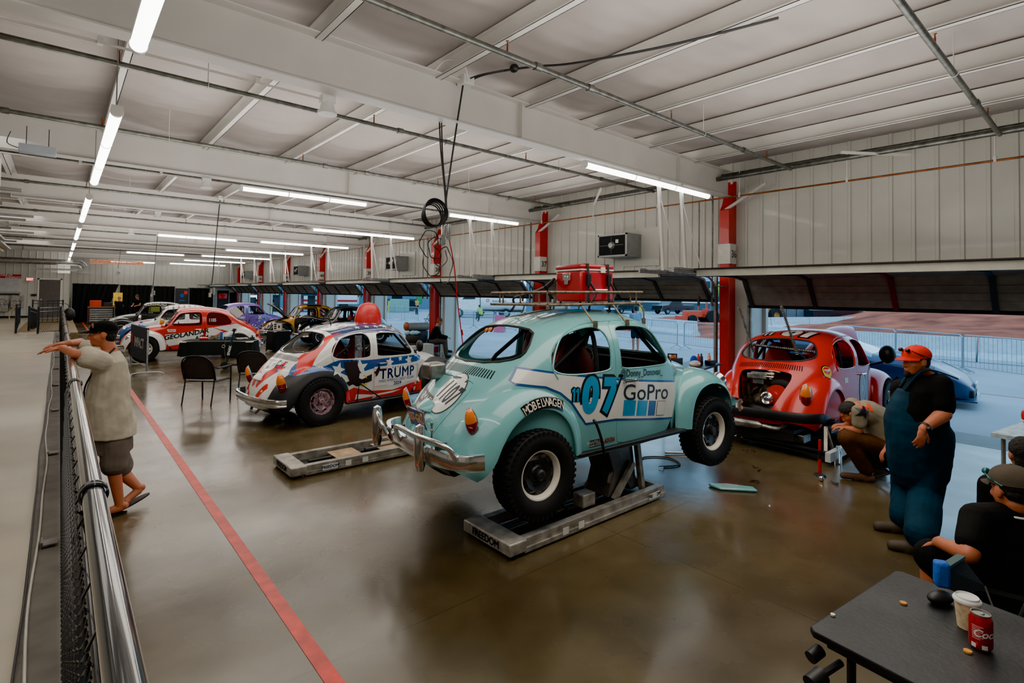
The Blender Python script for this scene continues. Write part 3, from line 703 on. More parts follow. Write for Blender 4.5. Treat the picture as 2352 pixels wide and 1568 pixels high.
# ---- red car with open engine bay
redc = car('red beetle jacked up in the open doorway with its engine lid off', REDP, tr=.365, tw=.21, rr=.19, lid=False, wheels='123', loc=(9.3, 3.35, .05), rot=(-.035, .015, 0), wheel_dz=-.05, bump_m=BPL, bumpers=('flat', None), bonopen=1.0, glass=False, lampk=1.35)
d = Decals(BV)
num(d, '01', .36, RT(-.80, -.15, 0), WHT, BLKP, sx=1.3, shear=.15); num(d, '11', .22, RT(-.82, .28, 0), WHT, BLKP, sx=.9, shear=.15)
pol(d, [(-.10, .45), (.10, .45), (.06, -.1), (-.10, -.14)], BLKP, RT(0, -.1, .1)); pol(d, [(-.05, .3), (.03, .3), (.0, -.1)], SILV, RT(0, -.1, .1), lift=.001)
num(d, '01', .46, RS(.02, .66), SILV, CREAM, sx=.9)
txt(d, 'PENSAJOYRIDE.COM', .05, CREAM, TM((-1.58, -1.4, 1.03), (.55, 0, .55*.9), (-.5, 0, .6)), lift=.001, bold=.002)
pol(d, circ(-1.22, .965, .085), BLKP, RS(0, 0)); pol(d, circ(-1.22, .965, .075), YEL, RS(0, 0), lift=.0006); pol(d, circ(-1.22, .985, .055, ry=.045), REDP, RS(0, 0), lift=.001); txt(d, 'CRUISE', .03, WHT, RS(-1.22, .99), lift=.0015, bold=.002)
pol(d, rect(-.80, .80, -.68, .87), CREAM, RS(0, 0))
adopt(d.build('livery', None), redc)
ENG = mat('greasy engine', s2l(70, 62, 48), .5, .6, var=.5, vscale=25); RDIN = mat('red engine bay', s2l(130, 18, 10), .5, var=.2)
mb = MB(); mb.bb((-1.36, -.40, .40), (-1.34, .40, .98)); mb.bb((-1.80, -.17, .43), (-1.35, .17, .445))
for s in (1, -1): mb.bb((-1.60, s*.34, .42), (-1.38, s*.36, .86))
adopt(mb.build('engine_bay', RDIN), redc)
eng = MB(); eng.ell((-1.62, 0, .56), (.2, .18, .12)); eng.cyl((-1.6, .0, .60), (-1.6, 0, .78), .05); eng.bb((-1.75, -.05, .45), (-1.5, .15, .6))
for s in (1, -1): eng.cyl((-1.6, s*.15, .52), (-1.6, s*.36, .52), .09)
for k in range(4): eng.tube(crv([(-1.6, .1-.07*k, .75), (-1.66, .16-.1*k, .68), (-1.62, .25-.17*k, .56)], 4), .02, 8)
eng.cyl((-1.66, .22, .78), (-1.66, .22, .55), .03); eng.cyl((-1.75, .2, .55), (-1.65, .2, .55), .05)
en = eng.build('engine', ENG); adopt(en, redc)
o = MB(); o.bb((-1.72, -.06, .855), (-1.56, .22, .925)); o.bb((-1.68, -.02, .925), (-1.60, .18, .94)); adopt(o.build('air_cleaner', STEEL, bevel=.02), redc)
o = MB(); o.bb((-1.68, .0, .78), (-1.60, .16, .855)); adopt(o.build('carburettor', STEEL, bevel=.01), redc)
o = MB(); o.lathe([(.085, 0), (.085, .03), (.07, .04), (.055, .03), (.03, .03), (.028, .06), (0, .065)], (-1.80, -.10, .62), (-1, 0, .1), 28); adopt(o.build('alternator_pulley', CHROME), redc)
o = MB(); o.tube(crv([(-1.62, -.10, .80), (-1.62, -.28, .80), (-1.6, -.38, .66), (-1.6, -.36, .5)], 6), .055, 12); adopt(o.build('intake_hose', RUB), redc)
o = MB(); o.lathe([(.14, 0), (.14, .03), (0, .03)], (-1.70, -.20, .66), (-1, 0, 0), 28); adopt(o.build('fan_shroud', REDP), redc)
mb = MB(); mb.lathe([(.02, -.22), (.055, -.16), (.06, .16), (.02, .22)], (-2.02, .10, .30), (0, 1, 0), 16); mb.tube(crv([(-2.02, .3, .30), (-1.98, .42, .33), (-1.8, .45, .36)], 4), .028, 8); mb.tube(crv([(-2.02, -.12, .30), (-1.95, -.3, .28), (-1.8, -.35, .34)], 4), .028, 8); adopt(mb.build('muffler', STEEL), redc)
mb = MB(); mb.bb((-1.96, -.50, .24), (-1.5, .50, .28)); mb.bb((-1.95, -.48, .14), (-1.92, .48, .28)); adopt(mb.build('skid_plate', BLACKM), redc)
mb = MB(); mb.ell((.85, -.86, 1.12), (.10, .12, .14)); mb.cyl((.82, -.80, 1.0), (.7, -.62, .95), .02); adopt(mb.build('spot_lamp', BPL), redc)
for y, dx in ((.62, -.25), (-.30, 0)):
    mb = MB(); p0 = V((-1.02, y*.7, 1.17)); p1 = V((-1.25, y*.7+.12, 1.85)); mb.cyl(p0, p1, .015)
    for k in range(26): q = p0.lerp(p1, k/26); mb.lathe([(.015, -.008), (.027, 0), (.015, .008)], q, p1-p0, 8)
    adopt(mb.build('chain_stay', STEEL), redc)
mb = MB(); mb.cyl((-1.0, -.44, 1.21), (-1.0, .44, 1.27), .018)
for k in range(30): mb.lathe([(.018, -.006), (.028, 0), (.018, .006)], (-1.0, -.43+.03*k, 1.21+.06*k/30), (0, 1, .06), 8)
adopt(mb.build('light_bar', STEEL), redc)
hub = MB(); hub.lathe([(.03, .10), (.06, .09), (.06, .02), (.14, .0), (.15, -.05), (.10, -.10)], (-1.2, -.66, .31), (0, -1, 0), 24)
for i in range(5): hub.cyl((-1.2+.045*math.cos(i*1.257), -.68, .31+.045*math.sin(i*1.257)), (-1.2+.045*math.cos(i*1.257), -.78, .31+.045*math.sin(i*1.257)), .007, n=6)
hub.beam((-1.2, -.6, .31), (-.8, -.55, .3), .03, .10); adopt(hub.build('brake_hub', BLACKM), redc)
# ---- red and white car across the hall
geo = car('red over white beetle with yellow lamps behind the draped table', REDP, tr=.37, tw=.22, rr=.20, rim=(RIMW, RIMW), fend=WHT, loc=(3.189, 19.044, .0), rot=(0, 0, 3.006), bump_m=CHROME, lift=.03)
d = Decals(BV)
pol(d, [(.95, .735), (.2, .80), (-.43, .92), (-1.16, 1.03), (-1.60, .82), (-1.7, .5), (-.8, .4), (-.2, .56), (.19, .50), (.63, .42), (.9, .45)], WHT, LS(0, 0)) if False else None
def L2(P): return [(-p[0], p[1]) for p in P]
pol(d, L2([(.70, .75), (.2, .80), (-.43, .92), (-1.16, 1.03), (-1.45, .9), (-1.5, .6), (-.70, .36), (-.2, .52), (.19, .50), (.66, .42)]), WHT, LS(0, 0))
txt(d, 'GEOLANDAR', .17, BLKP, LS(.17, .745, .17), lift=.001, bold=.006, sx=1.12, shear=.2); txt(d, 'A/T 4', .15, BLKP, LS(-.22, .65, .1), lift=.001, bold=.004, shear=.2)
for k in range(6): pol(d, L2([(-.50-.05*k, .62+.05*k), (-.47-.05*k, .62+.05*k), (-.80-.02*k, .80), (-.47-.05*k, .95-.02*k), (-.50-.05*k, .95-.02*k), (-.86-.02*k, .80)]), REDP, LS(0, 0), lift=.001)
pol(d, L2(rect(.44, .82, .66, .90)), CREAM, LS(0, 0)); txt(d, 'FORD', .06, BLU, LS(.55, .86), lift=.001, shear=.3) if False else txt(d, 'force', .06, BLU, LS(.55, .86), lift=.001, shear=.3)
pol(d, arcpoly(1.18, .34, .40, .47, 60, 110) if False else L2(arcpoly(1.18, .38, .42, .48, 65, 115)), WHT, LS(0, 0)); txt(d, 'MILLION', .055, REDP, LS(1.18, .83), lift=.001, bold=.002)
pol(d, L2(QTRWIN[::2]), mat('smoked red window', s2l(110, 12, 14), .2), LS(0, 0)) if False else None
adopt(d.build('livery', None), geo, .03)
o = MB(); o.prism(L2([(p[0], p[1]) for p in QTRWIN]), .0, .004, TM((0, .66, 0), (-1, 0, 0), (0, .0, 1))); adopt(o.build('side_window', mat('smoked red window', s2l(90, 10, 12), .2)), geo, .03)
o = flat('window_number', [(textmesh('1105', .13, bold=.004, sx=.8), WHT), (textmesh('CODY ROSE', .001), WHT)], TM((-.50, .672, 1.135), (-1, 0, 0), (0, 0, 1))); adopt(o, geo, .03)
for y in (.28, .46):
    o = MB(); o.lathe([(0, -.07), (.06, -.05), (.085, .02), (.085, .04), (0, .05)], (.80, y, 1.10), (1, 0, .1), 20); o.cyl((.80, y, 1.05), (.80, y, .98), .012); adopt(o.build('yellow_spot_lamp', mat('yellow lamp cover', s2l(225, 150, 10), .4)), geo, .03)
o = MB(); o.prism([(-.86, 1.40), (-1.25, 1.16), (-1.42, 1.30), (-1.20, 1.52), (-1.05, 1.45)], -.012, .012, TM((0, 0, 0), (1, 0, 0), (0, 0, 1))); adopt(o.build('roof_fin', WHT), geo, .03)
# ---- cars further back
flag = car('blue and white beetle with printed letters on its roof, behind the red one', WHT, tr=.36, fend=BLU, boncol=BLU, loc=(3.4, 23.2, .02), rot=(0, 0, 3.0), seats=(.1, .02, .02))
d = Decals(BV)
for k in range(9):
    for j in range(7): pol(d, rect(-.6+.17*j, -.9+.17*k, -.6+.17*j+.12, -.9+.17*k+.06), [REDP, PURP, NAVY, REDP][(k*3+j) % 4], RT(0, 0), .08)
for y in (-.3, 0, .3): pol(d, rect(y-.06, .9, y+.06, 1.75), [REDP, BLU, REDP][int(y/.3)+1], RT(0, 0), .08)
adopt(d.build('livery', None), flag)
for y in (.25, .5):
    o = MB(); o.lathe([(0, -.05), (.07, -.03), (.09, .03), (0, .05)], (1.15, y, 1.06), (1, 0, .1), 16); adopt(o.build('spot_lamp', CHROME), flag)
grn = car('dark green and black beetle parked deepest in the hall, beside the tool chest', GRNB, tr=.36, fend=BLKP, loc=(3.3, 28.6, .02), rot=(0, 0, 3.05))
d = Decals(BV); txt(d, 'GEARHEAD', .16, CREAM, LS(0, 1.40), lift=.001); txt(d, 'GEOLANDAR', .11, CREAM, RT(1.2, .3), lift=.001); adopt(d.build('livery', None), grn)
purp = car('purple beetle with an open engine bay and zebra print doors', PURP, tr=.36, loc=(6.9, 27.6, .02), rot=(0, 0, .1), lid=True, lidopen=1.3)
d = Decals(BV)
random.seed(3)
for k in range(46):
    x = random.uniform(-.75, .7); z = random.uniform(.36, .80); a = random.uniform(0, 3); l = random.uniform(.04, .12)
    pol(d, [(x-l*math.cos(a), z-l*.6*math.sin(a)), (x+.02, z-.02), (x+l*math.cos(a), z+l*.6*math.sin(a)), (x-.01, z+.03)], WHT if k % 2 else BLKP, RS(0, 0), .1, lift=.0005*(k % 3))
txt(d, 'X', .2, WHT, RS(.3, .85), lift=.002, bold=.01); txt(d, 'HRD', .12, WHT, RS(-.5, .85), lift=.002, bold=.005)
adopt(d.build('livery', None), purp)
blg = car('black and gold beetle with its bonnet raised behind the small draped table', GOLD, tr=.36, fend=BLKP, loc=(8.35, 23.7, .02), rot=(0, 0, 3.05), bonopen=1.0, doorcol=BLKP, boncol=BLKP)
d = Decals(BV); txt(d, '114', .2, CYAN, LS(-.55, 1.15) if False else LS(-.1, .80), lift=.001, bold=.004); pol(d, [(-.6, -.5), (.6, -.5), (.6, .1), (-.6, .1)], BLKP, RT(0, 0)); adopt(d.build('livery', None), blg)
blk = car('plain black beetle parked nearest the wall, beyond the red cap', BLKP, tr=.36, loc=(8.9, 20.9, .02), rot=(0, 0, 3.1), bonopen=.5)
# ================================================================ THE HALL
WALLM = mat('wall panel paint', s2l(196, 194, 184), .42, var=.05, vscale=1.5, coat=.15)
CEILM = mat('roof insulation sheet', s2l(160, 152, 147), .6, var=.10, vscale=.8, bump=.0)
BEAMW = mat('white beam paint', s2l(205, 202, 196), .45, var=.04, vscale=2)
REDCOL = mat('red column paint', s2l(196, 14, 14), .32, coat=.3, var=.08)
GALV = mat('galvanised pipe', s2l(112, 114, 108), .4, .8, var=.25, vscale=12)
COPPER = mat('copper pipe', s2l(140, 80, 45), .4, .7, var=.25)
ALU = mat('aluminium track', s2l(150, 150, 146), .4, .7, var=.2)
DOORG = mat('door panel grey', s2l(150, 148, 145), .5, .1, var=.12)
DOORW = mat('door edge cream', s2l(180, 178, 165), .5)
SEALM = mat('black rubber seal', (.01, .01, .01), .7)
LED = mat('led diffuser', (1, 1, 1), .4, emit=9, ecol=(1, .985, .93))
WHP = mat('white plastic', s2l(225, 225, 220), .4)
def floor_mat():
    m = bpy.data.materials.new('polished concrete'); m.use_nodes = True; n = m.node_tree.nodes; l = m.node_tree.links; b = n['Principled BSDF']
    tc = n.new('ShaderNodeTexCoord')
    def nz(s, d=5, w=0):
        x = n.new('ShaderNodeTexNoise'); x.inputs['Scale'].default_value = s; x.inputs['Detail'].default_value = d; x.inputs['Distortion'].default_value = w; l.new(tc.outputs['Object'], x.inputs['Vector']); return x
    a = nz(.5, 3, .1); r = n.new('ShaderNodeValToRGB'); l.new(a.outputs['Fac'], r.inputs['Fac'])
    r.color_ramp.elements[0].color = (*s2l(60, 51, 35), 1); r.color_ramp.elements[0].position = .2
    r.color_ramp.elements[1].color = (*s2l(108, 95, 68), 1); r.color_ramp.interpolation = 'EASE'; r.color_ramp.elements[1].position = .8
    c = nz(3.2, 6, .2); mx = n.new('ShaderNodeMixRGB'); mx.blend_type = 'MULTIPLY'; mx.inputs[0].default_value = .55
    r2 = n.new('ShaderNodeValToRGB'); l.new(c.outputs['Fac'], r2.inputs['Fac']); r2.color_ramp.elements[0].color = (.55, .52, .48, 1); r2.color_ramp.elements[0].position = .3; r2.color_ramp.elements[1].color = (1, 1, 1, 1); r2.color_ramp.elements[1].position = .75; r2.color_ramp.elements[0].position = .25; r2.color_ramp.interpolation = 'EASE'
    l.new(r.outputs['Color'], mx.inputs[1]); l.new(r2.outputs['Color'], mx.inputs[2])
    # saw-cut joints
    sx = n.new('ShaderNodeSeparateXYZ'); l.new(tc.outputs['Object'], sx.inputs[0]); fac = None
    for ax, per, off in (('X', 3.6, 0.13), ('Y', 2.75, .15)):
        m1 = n.new('ShaderNodeMath'); m1.operation = 'ADD'; m1.inputs[1].default_value = 50*per-off if False else -off+per*50; l.new(sx.outputs[ax], m1.inputs[0])
        m2 = n.new('ShaderNodeMath'); m2.operation = 'MODULO'; m2.inputs[1].default_value = per; l.new(m1.outputs[0], m2.inputs[0])
        m3 = n.new('ShaderNodeMath'); m3.operation = 'LESS_THAN'; m3.inputs[1].default_value = .010; l.new(m2.outputs[0], m3.inputs[0])
        if fac is None: fac = m3
        else:
            m4 = n.new('ShaderNodeMath'); m4.operation = 'MAXIMUM'; l.new(fac.outputs[0], m4.inputs[0]); l.new(m3.outputs[0], m4.inputs[1]); fac = m4
    m5 = n.new('ShaderNodeMath'); m5.operation = 'MULTIPLY'; m5.inputs[1].default_value = .55; l.new(fac.outputs[0], m5.inputs[0])
    mj = n.new('ShaderNodeMixRGB'); l.new(m5.outputs[0], mj.inputs[0]); l.new(mx.outputs[0], mj.inputs[1]); mj.inputs[2].default_value = (.03, .025, .02, 1)
    l.new(mj.outputs[0], b.inputs['Base Color'])
    d = nz(1.2, 4, .2); mr = n.new('ShaderNodeMapRange'); mr.interpolation_type = 'SMOOTHSTEP'; mr.inputs['From Min'].default_value = .2; mr.inputs['From Max'].default_value = .8; mr.inputs['To Min'].default_value = .14; mr.inputs['To Max'].default_value = .36; l.new(d.outputs['Fac'], mr.inputs['Value']); l.new(mr.outputs['Result'], b.inputs['Roughness'])
    e = nz(9, 3); bp = n.new('ShaderNodeBump'); bp.inputs['Strength'].default_value = .05; bp.inputs['Distance'].default_value = .02; l.new(e.outputs['Fac'], bp.inputs['Height']); l.new(bp.outputs['Normal'], b.inputs['Normal'])
    b.inputs['Specular IOR Level'].default_value = .45; b.inputs['Coat Weight'].default_value = .25; b.inputs['Coat Roughness'].default_value = .14
    return m
def struct(name, mb, m, **k): return mb.build(name, m, kind='structure', **k)
mb = MB(); mb.bb((.13, -4, -.12), (10.0, 45, 0)); struct('floor', mb, floor_mat(), smooth=False)
WALK = mat('walkway concrete', s2l(172, 162, 142), .4, var=.16, vscale=1.1, rvar=.1, coat=.15); CURB = mat('curb painted grey', s2l(104, 98, 90), .6, var=.2)
mb = MB(); mb.bb((-3.6, -4, -.1), (-.10, 26.5, .45)); mb.bb((-3.6, 26.5, -.1), (-1.2, 45, .45)); struct('walkway_floor', mb, WALK, smooth=False)
mb = MB(); mb.bb((-.10, -4, -.1), (.13, 26.5, .44)); struct('trim_1', mb, CURB, smooth=False)
mb = MB(); mb.bb((-1.2, 26.5, -.1), (.6, 40, .40)); struct('stair_landing', mb, mat('landing concrete', s2l(120, 98, 60), .5, var=.2), smooth=False)
mb = MB(); mb.bb((1.115, -4, .0005), (1.20, 43, .003)); struct('floor_line', mb, mat('red floor tape', s2l(196, 52, 40), .45, var=.2, vscale=9), smooth=False)
# roof: draped sheet between purlins
mb = MB()
def sag(u, v):
    x = -8+19*u; y = -4+50*v; px = ((x-1.95) % 1.42)/1.42; f = ((y-5.4) % 5.5)/5.5
    z = 4.86-.075*math.sin(PI*px)*(1+.25*math.sin(y*1.7+x))-.012*math.sin(y*9+3*math.sin(x*2.1))*math.sin(PI*px)-.008*math.sin(y*23+x*4)*math.sin(PI*px)
    return V((x, y, z))
mb.grid(sag, 190, 700); struct('ceiling', mb, CEILM, weld=False)
mb = MB(); mb.bb((-8, -4, 5.0), (11, 46, 5.1)); struct('roof_deck', mb, BEAMW, smooth=False)
# corrugated wall on the right above the doors, piers between them
def corr(mb, x, y0, y1, z0, z1, ax='y', per=.305):
    P = []; y = y0; k = 0
    while y < y1-.001:
        P += [(y, 0), (min(y1, y+.11), 0), (min(y1, y+.125), .022), (min(y1, y+.165), .022), (min(y1, y+.18), 0)]; y += per
    P.append((y1, 0)); vs = []
    for a, d in P:
        for z in (z0, z1): vs.append((x-d, a, z) if ax == 'y' else (a, x-d, z))
    mb.add(vs, [(2*i, 2*i+1, 2*i+3, 2*i+2) for i in range(len(P)-1)])
COLS = [5.4+5.5*n for n in range(-1, 8)]
mb = MB(); corr(mb, 10.485, -4, 45, 2.70, 4.85)
mb.bb((10.50, -4, 2.66), (10.9, 45, 4.9)); mb.bb((10.36, -4, 2.60), (10.52, 45, 2.70))
for yc in COLS+[49.4]: mb.bb((10.45, yc-.55, -.05), (10.9, yc+.10, 2.68)); mb.bb((10.9, yc-.62, -.05), (11.0, yc+.16, 4.9))
struct('wall_right', mb, WALLM, smooth=False, weld=False)
mb = MB(); corr(mb, 39.985, -3.6, .45, .40, 4.86, 'x'); corr(mb, 44.585, .45, 10.6, 0, 4.86, 'x'); mb.bb((-3.6, 40, 0), (.45, 40.2, 4.86)); mb.bb((.30, 40, 0), (.45, 44.8, 4.86)); mb.bb((.45, 44.6, 0), (11, 44.8, 4.86)); struct('wall_far', mb, WALLM, smooth=False, weld=False)
mb = MB(); mb.bb((-3.8, -4, 0), (-3.6, 45, 4.9)); struct('wall_left', mb, WALLM, smooth=False)
mb = MB(); mb.bb((-3.8, -4.2, 0), (11, -4, 4.9)); struct('wall_rear', mb, WALLM, smooth=False)
mb = MB(); mb.bb((-3.6, 39.93, .45), (-.98, 39.97, .56)); mb.bb((.12, 39.93, .40), (.45, 39.97, .5)); struct('baseboard_far', mb, SEALM, smooth=False)
# ---- rigid frames: main beam, red column with its number
SIGNF = mat('sign board white', s2l(222, 220, 212), .45)
def ibeam(mb, p, q, h, w, t=.012):
    p = V(p); q = V(q); mb.beam(p, q, t, h); 
    for s in (-1, 1): mb.beam(p+V((0, 0, s*h/2)), q+V((0, 0, s*h/2)), w, t*1.4)
for i, yc in enumerate(COLS):
    n = 37-i; y = yc-.11; g = 'roof beams across the hall'
    w = {0: 'nearest', 1: 'second', 2: 'third', 3: 'fourth', 4: 'fifth', 5: 'sixth', 6: 'seventh', 7: 'eighth', 8: 'ninth'}[i]
    if i > 0:
        mb = MB(); ibeam(mb, (-3.55, y, 4.375), (10.3, y, 4.375), .50, .2)
        for x in (-1.5, 4.6, 8.4): mb.beam((x, y, 4.13), (x, y, 4.62), .18, .012, up=(1, 0, 0)) if False else mb.bb((x-.006, y-.09, 4.13), (x+.006, y+.09, 4.62))
        mb.build('roof_beam', BEAMW, smooth=False, label='white steel roof beam running to the red column %s' % ('with the number %d' % (35+i) if 0 < i < 8 else 'in the far corner'), cat='beam', group=g)
    if i == 0: continue
    c = thing('column', 'red steel wall column carrying the number %d' % (35+i) if i < 8 else 'red steel wall column in the far corner without a readable number', 'column', (10.2, yc, 0), group='red columns between the overhead doors')
    mb = MB(); mb.prism([(0, 0), (.30, 0), (.30, 3.85), (.30, 4.5), (.06, 3.95), (-.02, 3.85)], 0, .20, TM((0, 0, 0), (1, 0, 0), (0, 0, 1)))
    mb.build('shaft', REDCOL, c, smooth=False, bevel=.006)
    mb = MB(); mb.bb((.22, -.23, 0), (.30, .03, .2)); mb.build('base_plate', REDCOL, c, smooth=False)
    mb = MB(); mb.beam((.02, -.1, 3.85), (.05, -.9, 4.28), .05, .05); mb.build('flange_brace', BEAMW, c, smooth=False)
    if i < 8:
        s = MB(); s.bb((-.04, -.235, 2.76), (.22, .02, 3.16)); so = s.build('number_board', SIGNF, c, smooth=False)
        flat('number', [(textmesh(str(35+i), .21, bold=.004, sx=.95), BLKP)], TM((.115, -.237, 2.95), (1, 0, 0), (0, 0, 1)), so)
# purlins
k = 0
for x in [1.95+1.42*j for j in range(-3, 7)]:
    if x > 10.2: continue
    e = 39.9 if x < .5 else 44.5
    mb = MB(); mb.bb((x-.004, -3.9, 4.60), (x+.004, e, 4.84)); mb.bb((x-.07, -3.9, 4.60), (x+.004, e, 4.608)); mb.bb((x-.07, -3.9, 4.60), (x-.063, e, 4.625)); mb.bb((x-.045, -3.9, 4.815), (x+.045, e, 4.83)); k += 1
    mb.build('purlin', BEAMW, smooth=False, label='white roof purlin running the length of the hall under the insulation', cat='purlin', group='roof purlins')
# sprinkler pipes across
for j, y in enumerate((1.12, 3.85, 6.68, 9.45, 12.3, 15.35, 18, 20.8, 23.5, 26.3, 29, 32, 35, 38)):
    t = thing('sprinkler_pipe', 'grey sprinkler pipe crossing the ceiling %s' % ('at the right edge' if j == 0 else 'in front of the nearest roof beam' if j == 1 else 'with other pipes beyond it, further down the hall'), 'pipe', (0, y, 4.36), group='sprinkler pipes across the ceiling' if j > 1 else None)
    mb = MB(); mb.cyl((-3.5, 0, 0), (9.75, 0, 0), .030, n=12)
    for x in (-.6, 3.6, 4.4, 8.0): mb.cyl((x-.04, 0, 0), (x+.04, 0, 0), .042, n=12)
    mb.build('pipe', GALV, t)
    if y < 24:
        for x in (-2.4, .4, 3.2, 6.0, 8.8): mb = MB(); mb.cyl((x, 0, .03), (x, 0, .10), .009, n=8); mb.lathe([(0, .14), (.018, .135), (.006, .125), (.006, .1)], (x, 0, 0), (0, 0, 1), 10); mb.build('sprinkler_head', COPPER, t)
        for x in (1.2, 6.8): mb = MB(); mb.cyl((x, 0, 0), (x, 0, .45), .005, n=6); mb.tube([(x, .036*math.cos(a*PI/8), .036*math.sin(a*PI/8)) for a in range(16)], .004, 5, closed=True); mb.build('hanger', BEAMW, t)
t = thing('sprinkler_main', 'grey sprinkler main along the top of the right wall', 'pipe', (9.85, 0, 4.42)); mb = MB(); mb.cyl((0, -4, 0), (0, 44, 0), .045, n=12); mb.build('pipe', GALV, t); mb = MB(); mb.cyl((.2, -4, .1), (.2, 44, .1), .03, n=10); mb.build('branch_pipe', GALV, t)
t = thing('copper_pipe', 'thin copper air line along the right wall above the red columns', 'pipe', (10.0, 0, 4.06)); mb = MB(); mb.cyl((0, -4, 0), (0, 44, 0), .016, n=10); mb.build('pipe', COPPER, t)
for y in [1.2+1.85*j for j in range(22)]: mb = MB(); mb.cyl((0, y, 0), (0, y, .6), .009, n=6); mb.cyl((0, y, -.02), (0, y, .06), .022, n=8); mb.build('hanger_rod', BEAMW, t)
for n in range(1, 8):
    yc = COLS[n]
    t = thing('downpipe', 'thin grey conduit dropping down the wall beside the column numbered %d' % (35+n), 'pipe', (10.12, yc+.12, 0), group='conduits beside the columns')
    mb = MB(); mb.cyl((0, 0, 1.95), (0, 0, 4.4), .018, n=8); mb.cyl((0, .3, 1.95), (0, .3, 4.1), .014, n=8); mb.tube([(0, 0, 2.3), (0, -.3, 2.3)], .012, 6); mb.cyl((0, 0, 1.9), (0, 0, 2.05), .028, n=8); mb.cyl((0, .3, 1.9), (0, .3, 2.05), .028, n=8); mb.build('conduit', GALV, t)
# ---- sectional doors rolled up under the ceiling
for n in range(0, 9):
    y1 = 5.4+5.5*n-.62; y0 = y1-4.74
    t = thing('overhead_door', 'grey sectional door rolled up %s' % ('at the right edge over the red car' if n == 0 else 'over the bay beside the column numbered %d' % (34+n) if n < 8 else 'in the farthest bay'), 'door', (0, (y0+y1)/2, 0), group='rolled up overhead doors'); hw = (y1-y0)/2
    zb_ = 1.93 if n == 0 else 2.03; prof = [(8.30, 2.47), (8.86, 2.49), (9.42, 2.50), (9.86, 2.44), (10.20, zb_)]
    for a, b in zip(prof, prof[1:]):
        mb = MB(); A = V((a[0], 0, a[1])); B = V((b[0], 0, b[1])); d = (B-A).normalized(); nn = V((-d.z, 0, d.x))
        mb.beam(A+d*.006, B-d*.006, hw*2, .04, up=nn)
        for f in (.28, .5, .72): mb.beam(A.lerp(B, f-.02)-nn*.024, A.lerp(B, f+.02)-nn*.024, hw*2-.05, .012, up=nn)
        mb.build('door_panel', DOORG, t, smooth=False)
        for yy in (-hw+.06, -hw*.5, 0, hw*.5, hw-.06):
            m2 = MB(); m2.beam((A-nn*.035)+V((0, yy, 0)), (B-nn*.035)+V((0, yy, 0)), .07, .03, up=nn)
            m2.build('stile', [mat('stile grey', s2l(70, 74, 82), .4), mat('stile red tint', s2l(150, 40, 48), .4), mat('stile slate', s2l(52, 74, 88), .4)][(1 if n == 0 and yy == 0 else 2 if n == 0 and yy < -.1 and yy > -hw*.6 else 0)], t, smooth=False)
    mb = MB(); mb.bb((8.24, -hw, 2.43), (8.30, hw, 2.54)); mb.build('edge_rail', DOORW, t, smooth=False); mb = MB(); mb.bb((8.20, -hw-.02, 2.545), (8.42, hw+.02, 2.565)); mb.build('top_seal', SEALM, t, smooth=False)
    mb = MB(); mb.bb((10.17, -hw, zb_-.05), (10.23, hw, zb_+.01)); mb.build('bottom_seal', SEALM, t, smooth=False)
    for s in (-1, 1):
        mb = MB(); mb.tube([(7.6, s*(hw+.05), 2.50), (9.8, s*(hw+.05), 2.50)]+[(9.8+.42*math.sin(R(a)), s*(hw+.05), 2.08+.42*math.cos(R(a))) for a in range(0, 91, 15)]+[(10.22, s*(hw+.05), 0.02)], .022, 6); mb.bb((7.6, s*(hw+.05)-.02, 2.52), (9.8, s*(hw+.05)+.02, 2.56)); mb.bb((10.24, s*(hw+.02)-.03, 0), (10.3, s*(hw+.02)+.03, 2.5)); mb.build('track', ALU, t)
    for x, dx in ((7.78, .1), (8.48, -.05)):
        mb = MB(); mb.beam((x, hw+.35, 2.52), (x, hw+.46, 4.13), .05, .05); mb.beam((x+.12, hw+.10, 2.52), (x, hw+.46, 3.9), .045, .01); mb.build('hanger_strut', BEAMW, t, smooth=False)
        mb = MB(); mb.beam((x, hw, 2.55), (x, hw+.9, 2.55), .04, .03); mb.build('cross_angle', ALU, t, smooth=False)
# ---- LED strips
def led(name, p, q, label, grp, cord=True):
    p = V(p); q = V(q); L = (q-p).length; t = thing('light_strip', label, 'light', (p+q)/2, group=grp); d = (q-p)/2
    mb = MB(); mb.cyl(-d, d, .05, n=16); mb.build('diffuser', LED, t)
    mb = MB(); mb.beam(-d-d.normalized()*.03+V((0, 0, .03)), d+d.normalized()*.03+V((0, 0, .03)), .09, .05)
    for e in (-d, d): mb.cyl(e-e.normalized()*.01, e+e.normalized()*.035, .055, n=16)
    mb.build('housing', WHP, t)
    for f in (.34, .67): mb = MB(); c = -d+2*d*f; mb.cyl(c-d.normalized()*.008, c+d.normalized()*.008, .054, n=16); mb.build('joint_ring', ALU, t)
    if cord:
        for e in (-d*.95, d*.95): mb = MB(); mb.cyl(e+V((0, 0, .05)), e+V((0, 0, 4.55-p.z if p.z < 3.9 else .12)), .006, n=5); mb.build('suspension_cord', ALU, t)
names = ['hanging light strip along the walkway, nearest the camera', 'hanging light strip along the walkway, second from the camera', 'hanging light strip along the walkway, third from the camera'] + ['small distant light strip in the row above the walkway']*5
for j, y in enumerate((.1, 6.25, 12.35, 18.35, 24.4, 30.4, 36.0)): led('l', (.37, y, 3.75), (.37, y+(4.35 if j < 6 else 3.2), 3.75), names[j], 'light strips above the walkway')
for j, yc in enumerate(COLS[1:]):
    y = yc-.22; x0 = 7.1 if j == 1 else 5.82
    led('l', (x0, y, 4.0), (9.32, y, 4.0), 'light strip under the roof beam of column %d, near the right wall' % (36+j) if j < 7 else 'light strip under the farthest beam', 'light strips near the right wall', False)
    if j % 2: led('l', (2.52, y, 3.98), (4.97, y, 3.98), 'light strip under the roof beam of column %d, mid hall' % (36+j), 'light strips in mid hall', False)
